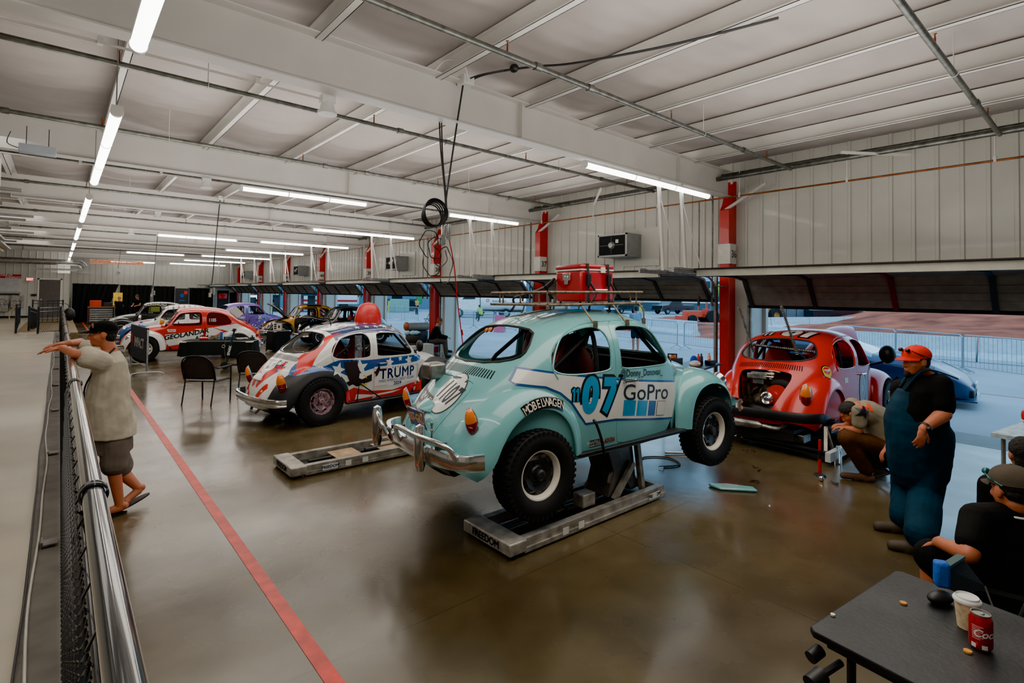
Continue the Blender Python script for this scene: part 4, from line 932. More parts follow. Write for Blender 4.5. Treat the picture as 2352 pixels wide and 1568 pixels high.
# conduit + speakers
for y, x, lb in ((5.52, 2.11, 'nearest'), (11.02, 2.0, 'second'), (16.5, 1.9, 'third'), (22.0, 1.8, 'fourth')):
    mb = MB(); mb.cyl((-3.5, y, 4.10), (x-.08, y, 4.10), .012, n=8)
    for q in (-1.9, .2, x-.7): mb.bb((q-.02, y-.03, 4.08), (q+.02, y+.02, 4.14))
    tag(mb.build('conduit_run', BEAMW), 'white conduit under the %s roof beam leading to the speaker' % lb, 'conduit')
    t = thing('ceiling_speaker', 'white cup shaped ceiling speaker under the %s roof beam' % lb, 'speaker', (x, y, 4.08)); mb = MB(); mb.bb((-.07, -.05, -.02), (.07, .05, .07)); mb.build('junction_box', WHP, t); mb = MB(); mb.lathe([(.06, 0), (.075, -.06), (.085, -.10), (.10, -.105), (.10, -.13), (0, -.135)], n=24); mb.build('horn', WHP, t)
t = thing('conduit_run', 'long white conduit along the top of the nearest roof beam', 'conduit', (0, 5.15, 4.52)); mb = MB(); mb.cyl((-1, 0, .1), (3.55, 0, .1), .012, n=8); mb.tube(crv([(3.2, 0, .1), (3.3, -.1, .22), (3.5, -.15, .2), (3.6, -.1, .05)], 5), .012, 6); mb.build('conduit', BEAMW, t)
# ---- power drop with coiled cable
CBL = mat('black cable', (.012, .012, .013), .45)
def drop(x, y, zt, zb, label, big):
    t = thing('cable_drop', label, 'cable', (x, y, zb))
    mb = MB(); mb.bb((-.05, -.14, zt-zb-.05), (.10, 0, zt-zb+.06)); mb.build('junction_box', WHP, t, loc=(.12, -.12, 0))
    r = .011 if big else .014
    mb = MB(); mb.tube(crv([(.12, -.18, zt-zb), (.08, -.1, (zt-zb)*.7), (.03, 0, .55), (0, 0, .25)], 6), r, 6); mb.build('cord', CBL, t)
    if big:
        mb = MB(); mb.tube(crv([(-.10, 0, zt-zb-.45), (-.07, 0, (zt-zb)*.55), (.0, 0, .5), (.02, 0, .2)], 6), .009, 6); mb.tube(crv([(-.07, 0, zt-zb-.45), (-.04, 0, (zt-zb)*.5), (.02, 0, .45), (.03, 0, .2)], 6), .009, 6); mb.build('cord', CBL, t)
        for k in range(6):
            rr = .13+.006*k; c = V((-.17+.006*k, .02-.01*k, .24+.008*k)); mb = MB(); a = .1*k; mb.tube([c+V((rr*math.cos(q*PI/18), .012*math.sin(q*PI/9+k), rr*1.0*math.sin(q*PI/18))) for q in range(36)], .008, 6, closed=True); mb.build('cable_coil', CBL, t)
        for k, (cx, cz, rr, rz) in enumerate(((-.20, -.10, .13, .16), (-.12, -.14, .10, .13), (-.05, -.22, .09, .15), (-.16, -.3, .12, .18), (.02, -.34, .10, .22))):
            mb = MB(); mb.tube([(cx+rr*math.cos(q*PI/14+k), .02*math.sin(q), cz+rz*math.sin(q*PI/14+k)) for q in range(22)], .006, 5); mb.build('loose_cable', CBL, t)
    mb = MB(); mb.cyl((0, 0, 0), (0, 0, .14), .035, n=12); mb.cyl((.07, .02, -.03), (.07, .02, .16), .035, n=12); mb.bb((-.06, -.03, -.10), (.0, .03, .02)); mb.build('socket_block', CHROME if big else ALU, t)
drop(3.5, 5.35, 4.62, 2.75, 'hanging power drop with a black coiled cable, right of centre near the ceiling', True)
drop(3.15, 16.3, 4.6, 2.0, 'double hanging black power cord over the red and white car', False); drop(3.0, 27.0, 4.6, 1.9, 'thin hanging power cord in front of the black curtains', False); drop(2.2, 33.0, 4.5, 2.9, 'short hanging power cord with a small loop near the far wall', False)
mb = MB(); mb.tube(crv([(3.68, 5.3, 4.62), (3.8, 5.0, 4.70), (4.1, 4.5, 4.72), (4.3, 4.0, 4.66), (4.6, 3.0, 4.60), (4.8, 2.0, 4.56)], 8), .013, 6); mb.ell((3.98, 4.66, 4.72), (.05, .06, .05)); mb.tube(crv([(3.6, 5.3, 4.6), (3.7, 5.0, 4.66), (3.9, 4.75, 4.70)], 6), .008, 6); tag(mb.build('power_cable', CBL), 'black cable with a plug strung up under the ceiling', 'cable')
mb = MB(); mb.tube(crv([(3.56, 5.33, 2.72), (3.66, 5.36, 2.4), (3.74, 5.4, 2.0), (3.86, 5.45, 1.5), (3.95, 5.5, 1.13)], 8), .007, 6); mb.cyl((3.84, 5.44, 1.62), (3.86, 5.45, 1.55), .014, n=8); tag(mb.build('air_hose', mat('red hose', s2l(190, 20, 20), .4)), 'thin red hose hanging down from the power drop behind the turquoise car', 'hose')
# ---- ventilation units on the right wall
for j, y in enumerate((7.95, 18.95, 29.95, 40.95)):
    t = thing('wall_fan_unit', 'grey boxed exhaust fan on the right wall between columns %d and %d' % (36+2*j, 37+2*j) if j < 3 else 'grey boxed fan unit in the far right corner', 'fan', (9.9, y, 3.28), group='exhaust fans on the right wall')
    UG = mat('fan box grey', s2l(150, 152, 150), .45, .3); mb = MB(); mb.bb((.02, -.45, -.27), (.60, .42, .27)); mb.bb((0, -.45, -.27), (.02, -.40, .27)); mb.bb((0, .38, -.27), (.02, .42, .27)); mb.bb((0, -.45, .23), (.02, .42, .27)); mb.bb((0, -.45, -.27), (.02, .42, -.23)); mb.build('box', UG, t, smooth=False)
    mb = MB(); mb.bb((.006, -.40, -.23), (.018, .38, .23)); mb.build('opening', DARKIN, t, smooth=False)
    mb = MB(); mb.lathe([(0, -.05), (.06, -.045), (.09, 0), (.10, .02)], (.0, 0, 0), (1, 0, 0), 20); mb.build('fan_motor', ALU, t); mb = MB(); mb.bb((-.004, -.36, -.012), (.004, .36, .012)); mb.bb((-.004, -.012, -.2), (.004, .012, .2)); mb.build('guard_bar', BLACKM, t)
    mb = MB(); mb.bb((.55, -.95, -.48), (.60, .10, .42)); mb.build('backing_plate', WALLM, t, smooth=False); mb = MB(); mb.tube(crv([(.1, -.2, .27), (.1, -.25, .5), (.15, -.1, .8), (.1, -.15, 1.15)], 6), .012, 6); mb.bb((.0, -.2, .05), (.06, -.12, .13)); mb.build('conduit', BEAMW, t)
for y in (8.3, 13.5): mb = MB(); mb.beam((9.2, y-.6, 4.5), (9.9, y+.2, 4.32), .04, .04); tag(mb.build('pipe_brace', BEAMW), 'white diagonal pipe brace near the roof %s' % ('above the first fan unit' if y < 10 else 'beyond the column numbered 37'), 'brace')
mb = MB(); mb.beam((9.55, 3.0, 4.45), (10.1, 2.2, 4.35), .04, .04); tag(mb.build('pipe_brace', BEAMW), 'white pipe brace above the right wall panels', 'brace')
# ---- far end: door, signs, curtains, duct
t = thing('door_1', None, None, (-.42, 39.96, .45)); tag(t, kind='structure')
mb = MB(); mb.bb((-.45, 0, 0), (.46, .05, 2.15)); mb.build('leaf', mat('door grey', s2l(92, 86, 84), .5), t, smooth=False); mb = MB(); mb.bb((-.52, -.02, 0), (-.45, .04, 2.22)); mb.bb((.46, -.02, 0), (.53, .04, 2.22)); mb.bb((-.52, -.02, 2.15), (.53, .04, 2.22)); mb.build('frame', SIGNF, t, smooth=False); mb = MB(); mb.ell((-.36, -.05, 1.02), (.04, .04, .04)); mb.build('handle', CHROME, t)
REDS = mat('sign red', s2l(190, 22, 28), .5)
o = MB(); o.bb((-2.55, 39.93, 1.88), (-1.62, 39.955, 2.85)); cs = o.build('notice_board', mat('notice white', s2l(200, 200, 198), .5), smooth=False); tag(cs, 'white notice board headed CODE OF CONDUCT in red', 'sign')
TC = TM((-2.085, 39.928, 2.37), (1, 0, 0), (0, 0, 1))
flat('heading', [(polymesh([rect(-.465, .26, .465, .48)]), REDS)]+[(textmesh('CODE OF', .12, shear=.2, bold=.003), SIGNF)]*0, TC, cs)
for s, x, z in (('CODE OF', -.18, .42), ('CONDUCT', .12, .31)): flat('heading_text', [(textmesh(s, .125, shear=.2, bold=.004), SIGNF)], TC @ MX.Translation((x, z, .004)), cs)
flat('text_lines', [(polymesh([rect(-.40, .18-.07*k, .40-.1*((k*7) % 3), .19-.07*k) for k in range(8)]), SILV)], TC @ MX.Translation((0, 0, .003)), cs)
mb = MB(); mb.bb((-2.5, 39.9, 1.70), (-1.68, 39.95, 1.80)); tag(mb.build('sign_strip', BLKP), 'black strip sign under the notice board', 'sign')
o = MB(); o.bb((-1.42, 39.86, 2.50), (-1.12, 39.93, 2.69)); es = tag(o.build('exit_sign', WHP, smooth=False), 'lit red EXIT sign left of the grey door', 'sign')
flat('lettering', [(textmesh('EXIT', .16, bold=.006, sx=.85), mat('exit glow', s2l(255, 60, 50), .5, emit=4, ecol=(1, .12, .08)))], TM((-1.27, 39.857, 2.595), (1, 0, 0), (0, 0, 1)), es)
mb = MB(); mb.bb((-1.2, 39.9, 1.66), (-.97, 39.96, 1.78)); tag(mb.build('card_reader', BLACKM), 'small black card reader left of the grey door', 'reader')
for x, z in ((-2.35, 1.05), (-1.75, 1.25)):
    t = thing('drinking_fountain', 'steel wall drinking fountain, %s of the pair' % ('left and lower' if x < -2 else 'right and higher'), 'fountain', (x, 39.75, z)); mb = MB(); mb.bb((-.26, -.2, -.25), (.26, .2, .15)); mb.build('basin', STEEL, t, bevel=.02); mb = MB(); mb.bb((-.26, .1, .15), (.26, .2, .45)); mb.build('back_plate', STEEL, t); mb = MB(); mb.tube([(0, .05, .15), (0, .05, .22), (.03, 0, .24)], .012, 6); mb.build('spout', CHROME, t)
# black curtains on poles
DRAPE = mat('black drape', (.012, .014, .015), .85, spec=.2)
def drape(x0, x1, y, zt, label, cut=0):
    t = thing('curtain', label, 'curtain', (x0, y, 0), group='black pipe and drape curtains')
    W = x1-x0
    def fn(u, v):
        top = zt; z = top*v; x = u*W; pinch = cut*(1-v)
        xx = x*(1-abs(pinch)) + (W*abs(pinch) if cut < 0 else 0)
        return V((xx, .07*math.sin(u*W*17+.5*math.sin(v*3))+.03*math.sin(u*W*41), z))
    mb = MB(); mb.grid(fn, int(W*40)+10, 8); mb.build('cloth', DRAPE, t, weld=False); mb = MB(); mb.cyl((0, 0, zt), (W, 0, zt), .02, n=8); mb.build('crossbar', ALU, t)
    for x in (0, W): mb = MB(); mb.cyl((x, .03, 0), (x, .03, zt+.02), .022, n=8); mb.build('upright', ALU, t)
drape(.60, 2.95, 42.9, 2.45, 'black curtain panel farthest left, pulled aside to the left', .35); drape(3.0, 4.75, 43.0, 2.42, 'black curtain panel second from left, behind the two men', .12); drape(4.85, 6.1, 43.1, 2.38, 'black curtain panel third from left'); drape(6.9, 8.5, 43.2, 2.3, 'black curtain panel farthest right, beside the hanging banner')
def banner(x, y, w, z0, z1, label, items):
    t = thing('banner', label, 'banner', (x, y, 0)); mb = MB(); mb.bb((-w/2, 0, z0), (w/2, .02, z1)); mb.build('sheet', mat('banner black', s2l(26, 27, 32), .6), t, smooth=False)
    mb = MB(); mb.cyl((-w/2-.02, 0, 0), (-w/2-.02, 0, z1), .015, n=6); mb.cyl((w/2+.02, 0, 0), (w/2+.02, 0, z1), .015, n=6); mb.build('frame', ALU, t)
    for me, m, dx, dz in items: flat('print', [(me, m)], TM((dx, -.006, dz), (1, 0, 0), (0, 0, 1)), t)
banner(6.45, 42.6, .8, .2, 2.25, 'black banner with a small blue and red emblem between the curtains', [(polymesh([circ(0, 0, .13, 16)]), BLU, 0, 1.75), (polymesh([rect(0, -.1, .2, .12)]), REDP, .12, 1.95), (textmesh('OPTIV', .12), CYAN, 0, 1.4)])
banner(8.95, 42.4, .75, .2, 2.15, 'black banner with a red badge right of the curtains', [(polymesh([rrect(-.28, -.18, .28, .18, .06)]), REDP, 0, 1.75), (textmesh('RACE', .12, bold=.004), WHT, 0, 1.80), (textmesh('SERIES', .08, bold=.003), WHT, 0, 1.67), (polymesh([circ(0, 0, .1, 12)]), BLU, .05, .75)])
mb = MB(); mb.bb((9.75, 44.45, 0), (10.7, 44.56, 2.0)); tag(mb.build('door_2', mat('dark door', s2l(44, 42, 46), .5)), kind='structure')
t = thing('air_duct', 'round silver duct and pipes hanging at the far end above the walkway', 'duct', (0, 38.6, 3.45)); mb = MB(); mb.cyl((-3.5, 0, .12), (.55, 0, .12), .16, n=20); mb.tube(crv([(.45, 0, .12), (.85, .05, .1), (1.05, .1, -.1)], 5), .16, 16); mb.build('duct', ALU, t); mb = MB(); mb.bb((-1.0, -.6, -.35), (.75, -.2, -.25)); mb.bb((.7, -.2, -.5), (1.3, .2, -.3)); mb.build('heater_tube', ALU, t)
t = thing('pipe_header', 'brown pipe bundle under the roof at the far end', 'pipe', (2.3, 39.5, 3.62)); mb = MB()
for k in range(3): mb.cyl((-1.0, .1*k, .0+.1*k), (1.6, .1*k, .05+.06*k), .03, n=8)
for k in range(9): mb.cyl((-.9+.28*k, 0, 0), (-.9+.28*k, .2, .2), .02, n=6)
mb.build('pipes', COPPER, t)
for k, (y, x) in enumerate(((6.9, -.30), (9.3, -.28), (12.0, -.35))):
    t = thing('door_track_set', 'aluminium overhead door tracks entering from the left edge, %s' % ('nearest and highest' if k == 0 else 'middle' if k == 1 else 'farthest and lowest'), 'track', (x, y, 2.98)); 
    for j, dy in enumerate((0, .12, .5, .6)): mb = MB(); mb.bb((-3.2, dy-.02, -.04*j), (-.08*j, dy+.02, -.04*j+.03)); mb.build('rail', ALU, t, smooth=False)
    mb = MB(); mb.bb((-3.2, .1, -.16), (-.4, 2.3, -.13)); mb.build('door_panel', DOORG, t, smooth=False)
    for dx in (-.55, -.85): mb = MB(); mb.bb((dx-.05, 0, -.21), (dx+.05, 2.3, -.165)); mb.build('timber_stile', mat('tan stile', s2l(190, 165, 125), .5), t, smooth=False)
    for dx in (-.45, -1.2): mb = MB(); mb.bb((dx-.02, .0, 0), (dx+.02, .04, 1.2)); mb.build('hanger_strut', BEAMW, t, smooth=False)
t = thing('infrared_heater', 'small grey box unit hanging under the roof at upper left', 'heater', (-.28, 9.3, 3.87)); mb = MB(); mb.bb((-.17, -.06, -.05), (.20, .08, .06)); mb.build('box', mat('unit grey', s2l(130, 136, 142), .5), t, bevel=.006); mb = MB(); mb.cyl((-.1, 0, .05), (-.1, 0, .3), .005); mb.cyl((.12, 0, .05), (.12, 0, .3), .005); mb.tube(crv([(-.17, 0, 0), (-.28, 0, .05), (-.25, 0, .2)], 4), .006, 5); mb.build('hanger', BLACKM, t)
# ================================================================ FENCE
FBLK = mat('black powder coat', (.012, .013, .016), .22, var=.2, coat=.4); FRX = .094; RZ = 1.441
t = thing('chain_link_fence', 'long black chain link fence with a shiny top rail, running into the distance at left', 'fence', (FRX, 0, 0))
mb = MB(); mb.cyl((0, .35, RZ), (0, 25.6, RZ), .028, n=24); mb.build('top_rail', mat('glossy black rail', (.035, .037, .04), .16, .5, var=.2, coat=1), t)
for k, y in enumerate([2.02+2.42*j for j in range(-1, 10)]):
    if y < .5 or y > 25: continue
    mb = MB(); mb.cyl((.0, y, .44), (.0, y, RZ-.02), .024, n=16); mb.build('post', FBLK, t); mb = MB(); mb.lathe([(.031, -.02), (.037, -.016), (.037, -.008), (.032, 0), (.037, .008), (.037, .016), (.031, .02)], (0, y, RZ), (0, 1, 0), 24); mb.lathe([(.034, -.05), (.034, .05)], (0, y, RZ-.1), (0, 0, 1), 16); mb.build('rail_band', FBLK, t)
    mb = MB(); mb.bb((-.14, y-.05, .45), (-.06, y+.05, .462)); mb.bb((-.14, y-.05, .462), (-.13, y+.05, .48)); mb.build('foot_bracket', STEEL, t)
mb = MB(); MX_ = -.038; D = .052
def strand(y0, s, yend, r, seg=2):
    # zigzag wires of the chain link, woven slightly in x
    pts = []
    z = .47; n = int((RZ-.05-.47)/D)
    for i in range(n+1): pts.append((MX_+.007*(1 if (i % 2) else -1), y0+s*D*.5*(1 if i % 2 else -1)*.9, .47+D*i))
    mb.tube(pts, r, 5 if seg > 1 else 3, cap=False)
y = .55; i = 0
while y < 25.3:
    strand(y, 1 if i % 2 else -1, 0, .0032 if y < 8 else .0035, 2 if y < 5 else 1); y += D*.5*.95*1.0; i += 1
mb.cyl((MX_, .5, .475), (MX_, 25.4, .475), .004, n=6); mb.build('chain_mesh', FBLK, t, weld=False)
mb = MB(); mb.cyl((-.02, .5, RZ-.09), (-.02, 25.4, RZ-.09), .012, n=10)
y = .6
while y < 12: mb.tube([(MX_, y, RZ-.06), (-.02, y+.01, RZ-.025), (.015, y+.015, RZ-.06), (-.01, y+.01, RZ-.11), (MX_, y, RZ-.08)], .004, 5); y += .22
mb.build('tension_wire', FBLK, t)
for nm, pts, m, lb in (('white_cord', [(-.115, y, .456+.0) for y in ()], None, None),): pass
def wig(y, a, p): return a*math.sin(y*1.3+p)+a*.5*math.sin(y*3.1+p)
mb = MB(); mb.tube([(-.052-.008+wig(y*.25, .012, 0)-.0, y*.25, .457) for y in range(4, 90)], .006, 6); tag(mb.build('cord', mat('white cord', s2l(190, 184, 172), .5)), 'thin white cord lying along the foot of the fence', 'cord')
mb = MB(); mb.tube([(-.098+wig(y*.25, .005, 2), y*.25, .457) for y in range(4, 90)], .005, 6); tag(mb.build('cord', CBL), 'thin black cord along the edge of the walkway left of the white one', 'cord')
t = thing('black_cap_on_post', 'black round bag hanging on the fence end near the gate', 'bag', (.30, 25.2, 1.25)); mb = MB(); mb.ell((0, 0, -.1), (.17, .12, .24)); mb.build('bag', BLACKM, t); mb = MB(); mb.tube(crv([(0, 0, .1), (-.05, 0, .25), (-.15, 0, .3)], 4), .012, 6); mb.build('strap', BLACKM, t)
# gate and hand rails
def panel(label, x0, y0, x1, y1, z0, z1, name='gate', mesh=True, slope=0, bars=0):
    t = thing(name, label, 'gate' if name == 'gate' else 'railing', (x0, y0, z0)); A = V((0, 0, 0)); B = V((x1-x0, y1-y0, -slope)); H = z1-z0
    mb = MB()
    for p in (A, B): mb.cyl(p, p+V((0, 0, H)), .035, n=10)
    mb.build('post', FBLK, t); mb = MB(); mb.cyl(A+V((0, 0, H-.05)), B+V((0, 0, H-.05)), .024, n=8); mb.cyl(A+V((0, 0, H-.18)), B+V((0, 0, H-.18)), .018, n=8); mb.cyl(A+V((0, 0, .06)), B+V((0, 0, .06)), .02, n=8); mb.build('rail', FBLK, t)
    L = (B-A).length; mb = MB()
    if bars:
        for k in range(1, bars): p = A.lerp(B, k/bars); mb.cyl(p+V((0, 0, .06)), p+V((0, 0, H-.05)), .016, n=6)
        mb.build('balusters', FBLK, t)
    else:
        n = int(L/.09); h = int(H*.8/.09)
        for k in range(-h, n+1):
            for s in (1, -1):
                a = k*.09; pts = []
                for q in range(h+1):
                    u = a+q*.09 if s > 0 else (n-k)*.09-a*0-q*.09-0
                    if 0 <= u <= L: pts.append(A.lerp(B, u/L)+V((0, 0, .08+q*.09)))
                if len(pts) > 1: mb.tube([pts[0], pts[-1]], .005, 4, cap=False)
        mb.build('chain_mesh', FBLK, t, weld=False)
    return t
panel('black chain link gate standing open at the end of the fence', -.55, 25.5, .06, 26.2, .45, 1.42)
panel('dark railing left of the gate, going away towards the drinking fountains', -1.15, 26.0, -1.35, 33.0, .45, 1.5, 'railing', bars=16)
panel('sloping stair railing between the gate and the door', -.86, 27.5, -.66, 31.5, .45, 1.4, 'railing', bars=12, slope=.25)
panel('black railing in front of the grey door', -.95, 34.0, .15, 34.0, .40, 1.55, 'railing', bars=6)
mb = MB(); mb.tube(crv([(-1.08, 26.0, 1.42), (-1.2, 26.0, 1.38), (-1.32, 26.0, 1.2), (-1.33, 26.0, .95)], 5), .018, 6); tag(mb.build('yellow_strap', mat('yellow strap', s2l(190, 160, 90), .6)), 'yellow strap looped over the railing post by the fountains', 'strap')
# ================================================================ PEOPLE
_yw, _pt, _rl = R(40.602), R(1.45), R(.811)
_F = V((math.sin(_yw), math.cos(_yw), 0)); _Rt = V((math.cos(_yw), -math.sin(_yw), 0)); _U = V((0, 0, 1))
_F2 = _F*math.cos(_pt)+_U*math.sin(_pt); _U2 = _U*math.cos(_pt)-_F*math.sin(_pt)
_R3 = _Rt*math.cos(_rl)+_U2*math.sin(_rl); _U3 = _U2*math.cos(_rl)-_Rt*math.sin(_rl)
def at(x, y, D=None, Z=None, X=None, Y=None):
    """surveyed point: bearing x,y taken from the survey photo, at depth D or on a world plane"""
    d = _F2+_R3*((x-1176)/1211.9)-_U3*((y-648.7)/1211.9); o = V((0, 0, 2.05))
    t = D if D is not None else (Z-2.05)/d.z if Z is not None else X/d.x if X is not None else Y/d.y
    return o+d*t
def SK(n, r, g, b): return mat(n, s2l(r, g, b), .5, var=.10, vscale=9, bump=.05, bscale=150)
SKIN = SK('skin', 176, 112, 84); SKIN2 = SK('tanned skin', 190, 110, 76)
def CL(n, r, g, b, rough=.85): return mat('cloth '+n, s2l(r, g, b), rough, var=.18, vscale=7, bump=.25, bscale=170, spec=.2)
HAIR = mat('dark hair', s2l(30, 22, 18), .6, bump=.6, bscale=200); HAIRB = mat('brown hair', s2l(110, 62, 32), .6, bump=.5, bscale=200)
def vox(mb, m, size, sm=6, disp=0, dsc=.18):
    me = mb.mesh('v', m)
    mods = [('REMESH', dict(mode='VOXEL', voxel_size=size)), ('SMOOTH', dict(factor=.5, iterations=sm))]
    if disp:
        tx = bpy.data.textures.new('fold', 'CLOUDS'); tx.noise_scale = dsc; tx.noise_depth = 2
        mods.append(('DISPLACE', dict(texture=tx, strength=disp, mid_level=.5)))
    r = applied(me, *mods); sh(r, True, 180)
    r.materials.clear(); r.materials.append(m); return r
def loft(mb, secs, n=20):
    """secs: (centre, side vector, front vector, half width, half depth)"""
    vs = []
    for c, a, b, w, d in secs:
        for i in range(n):
            t = 2*PI*i/n; ct, st = math.cos(t), math.sin(t)
            vs.append(V(c)+V(a)*(w*math.copysign(abs(ct)**.8, ct))+V(b)*(d*math.copysign(abs(st)**.9, st)))
    k = len(secs); fs = [(i*n+j, i*n+(j+1) % n, (i+1)*n+(j+1) % n, (i+1)*n+j) for i in range(k-1) for j in range(n)]
    fs += [list(range(n))[::-1], list(range((k-1)*n, k*n))]; mb.add(vs, fs)
def hand(mb, w, d, pn, side, curl=.6, s=1, thumb=1):
    """w wrist, d direction of the fingers, pn direction the back of the hand faces, side +1/-1 where the thumb is (along d x pn)"""
    w = V(w); d = V(d).normalized(); pn = (V(pn)-d*V(pn).dot(d)).normalized(); lat = d.cross(pn)*side
    rot = MX((lat, d, pn)).transposed(); mb.ell(w+d*.045*s, (.041*s, .055*s, .016*s), rot=rot, n=16, k=8); mb.cap(w-d*.02, w+d*.03*s, .027*s, .024*s, 10)
    for i, (o, L) in enumerate(((.030, .074), (.010, .082), (-.010, .076), (-.029, .060))):
        p = w+d*(.085-.004*abs(i-1))*s+lat*o*s; q = d.copy(); r = .0098*s
        for j, f in enumerate((.45, .32, .25)):
            a = curl*(.55+.5*j)+.05*i; v = (d*math.cos(a)-pn*math.sin(a)+lat*(.10-.07*i)*(1 if j == 0 else .5)).normalized(); e = p+v*L*f*s; mb.cap(p, e, r, r*.9, 8); p = e; r *= .9
    p = w+d*.03*s+lat*.033*s; v = (d*.65+lat*.62-pn*.35*curl).normalized(); e = p+v*.042*s; mb.cap(p, e, .013*s, .011*s, 8); v2 = (v*.75+d*.35-pn*.4*curl).normalized(); mb.cap(e, e+v2*.034*s, .011*s, .009*s, 8)
def head_parts(mb, c, f, u, s=1):
    f = V(f).normalized(); u = V(u); u = (u-f*u.dot(f)).normalized(); r = f.cross(u); q = MX((r, f, u)).transposed(); P = lambda x, y, z: V(c)+(r*x+f*y+u*z)*s
    E = lambda x, y, z, a, b, d: mb.ell(P(x, y, z), (a*s, b*s, d*s), rot=q, n=20, k=14)
    E(0, -.012, .035, .077, .096, .085); E(0, .012, -.02, .066, .078, .085); E(0, .030, -.068, .047, .052, .045); E(0, .060, -.088, .024, .024, .022)
    mb.cap(P(0, .085, .012), P(0, .103, -.026), .009*s, .014*s, 10); E(.011, .094, -.031, .010, .011, .008); E(-.011, .094, -.031, .010, .011, .008)
    E(0, .076, .032, .052, .016, .012); E(0, .083, -.058, .024, .011, .008); E(0, .080, -.070, .022, .011, .008)
    for k in (1, -1): E(k*.042, .052, -.024, .020, .022, .022); E(k*.076, -.008, -.005, .010, .021, .033)
    return r, f, u, P
def person(label, H, face, up, limbs, torso, skin, wear, voxel=.007, hs=1, cat='person', hair=None, extra=None, eyes=True, group=None):
    base = V(torso[0][0]); t = thing('person', label, cat, (base.x, base.y, 0), group=group); off = V((base.x, base.y, 0))
    def put(me, name, m=None, par=t):
        for v in me.vertices: v.co -= off
        return link(name, me, par)
    mb = MB(); r, f, u, P = head_parts(mb, H, face, up, hs)
    mb.cap(P(0, -.02, -.06), torso[-1][0], .055*hs, .062*hs, 14)
    loft(mb, [(c, a, b, w*.88, d*.88) for c, a, b, w, d in torso])
    for L in limbs:
        pts = L['p']; rr = L['r']
        for i in range(len(pts)-1): mb.cap(pts[i], pts[i+1], rr[i], rr[i+1], 14)
        if L.get('hand'): hand(mb, pts[-1], *L['hand'])
        if L.get('foot') is not None: a = V(pts[-1]); b = V(L['foot']); mb.cap(a-V((0, 0, .03)), b, .038, .028, 10); mb.ell(a+(b-a)*.5-V((0, 0, .02)), (.04, .04, .03)) ; mb.cap(a, a+(a-b).normalized()*.04-V((0, 0, .03)), .035, .034, 10)
    put(vox(mb, skin, voxel, 4), 'body')
    if eyes:
        for k in (1, -1):
            e = MB(); e.ell(P(k*.030, .076, .010), (.012*hs, .008*hs, .008*hs)); o = put(e.mesh('eye', mat('eye white', s2l(215, 205, 200), .3)), 'eye'); e = MB(); e.ell(P(k*.030, .0825, .010), (.005*hs,)*3); put(e.mesh('iris', BLACKM), 'iris', None, o)
            e = MB(); e.cap(P(k*.014, .088, .034), P(k*.046, .076, .034), .005*hs, .004*hs, 8); put(e.mesh('eyebrow', HAIR), 'eyebrow')
    if hair:
        mb = MB(); hm, low = hair[:2]; hat = len(hair) > 2
        q = MX((r, f, u)).transposed(); mb.ell(P(0, -.022, .030 if hat else .042), ((.080 if hat else .084)*hs, (.095 if hat else .100)*hs, (.066 if hat else .088)*hs), rot=q, n=24, k=16); mb.ell(P(0, -.047, -.005-low*.3), (.070*hs, .058*hs, ((.05 if hat else .07)+low)*hs), rot=q)
        me = vox(mb, hm, .006, 2, .012, .02); put(me, 'hair')
    for name, m, parts, dsp in wear:
        mb = MB()
        for kind, a in parts:
            if kind == 'loft': loft(mb, a)
            elif kind == 'caps':
                pts, rr = a
                for i in range(len(pts)-1): mb.cap(pts[i], pts[i+1], rr[i], rr[i+1], 16)
            elif kind == 'cone': mb.cyl(a[0], a[1], a[2], a[3], 20)
            elif kind == 'ell': mb.ell(*a)
        put(vox(mb, m, voxel*1.15, 3, dsp), name)
    if extra:
        for name, me in extra(P, r, f, u, off): put(me, name)
    t['_p'] = 0; del t['_p']
    return t, P, (r, f, u), off
def cap_hat(P, m, hs=1, tilt=0, back=False, hole=False, brim=.085):
    """baseball cap following the head frame"""
    mb = MB(); Z = .045
    def fn(u_, v_):
        a = 2*PI*u_; t = v_*PI/2; x = .086*math.cos(a)*math.cos(t); y = -.012+.105*math.sin(a)*math.cos(t); z = Z+.082*math.sin(t)
        if v_ < .02: z -= .012
        return P(x, y, z+.012*math.sin(a)*0)
    mb.grid(fn, 32, 12, cu=True)
    me = applied(mb.mesh('crown', m), ('SOLIDIFY', dict(thickness=.004, offset=1))); sh(me, True, 60)
    b = MB()
    def br(u_, v_):
        a = PI*(.12+.76*u_); rr = 1+brim/.1*v_*math.sin(PI*(.1+.8*u_))**.6; x = .084*math.cos(a)*(1+.05*v_); y = -.012+.100*math.sin(a)*rr
        return P(x, y, Z-.004-.020*v_-.25*abs(x)**1.6)
    b.grid(br, 20, 8); bm_ = applied(b.mesh('brim', m), ('SOLIDIFY', dict(thickness=.004))); sh(bm_, True, 60)
    btn = MB(); btn.ell(P(0, -.012, Z+.085), (.008, .008, .005)); bt = btn.mesh('button', m)
    return me, bm_, bt
def add_cap(t, P, off, label, m, hs=1, brim=.085, **k):
    c = thing('cap', None, None, (0, 0, 0)); del_ = c; c.parent = t
    for nm, me in zip(('crown', 'brim', 'button'), cap_hat(P, m, hs, brim=brim)):
        for v in me.vertices: v.co -= off
        link(nm, me, c)
    if label: c['label'] = label
    return c
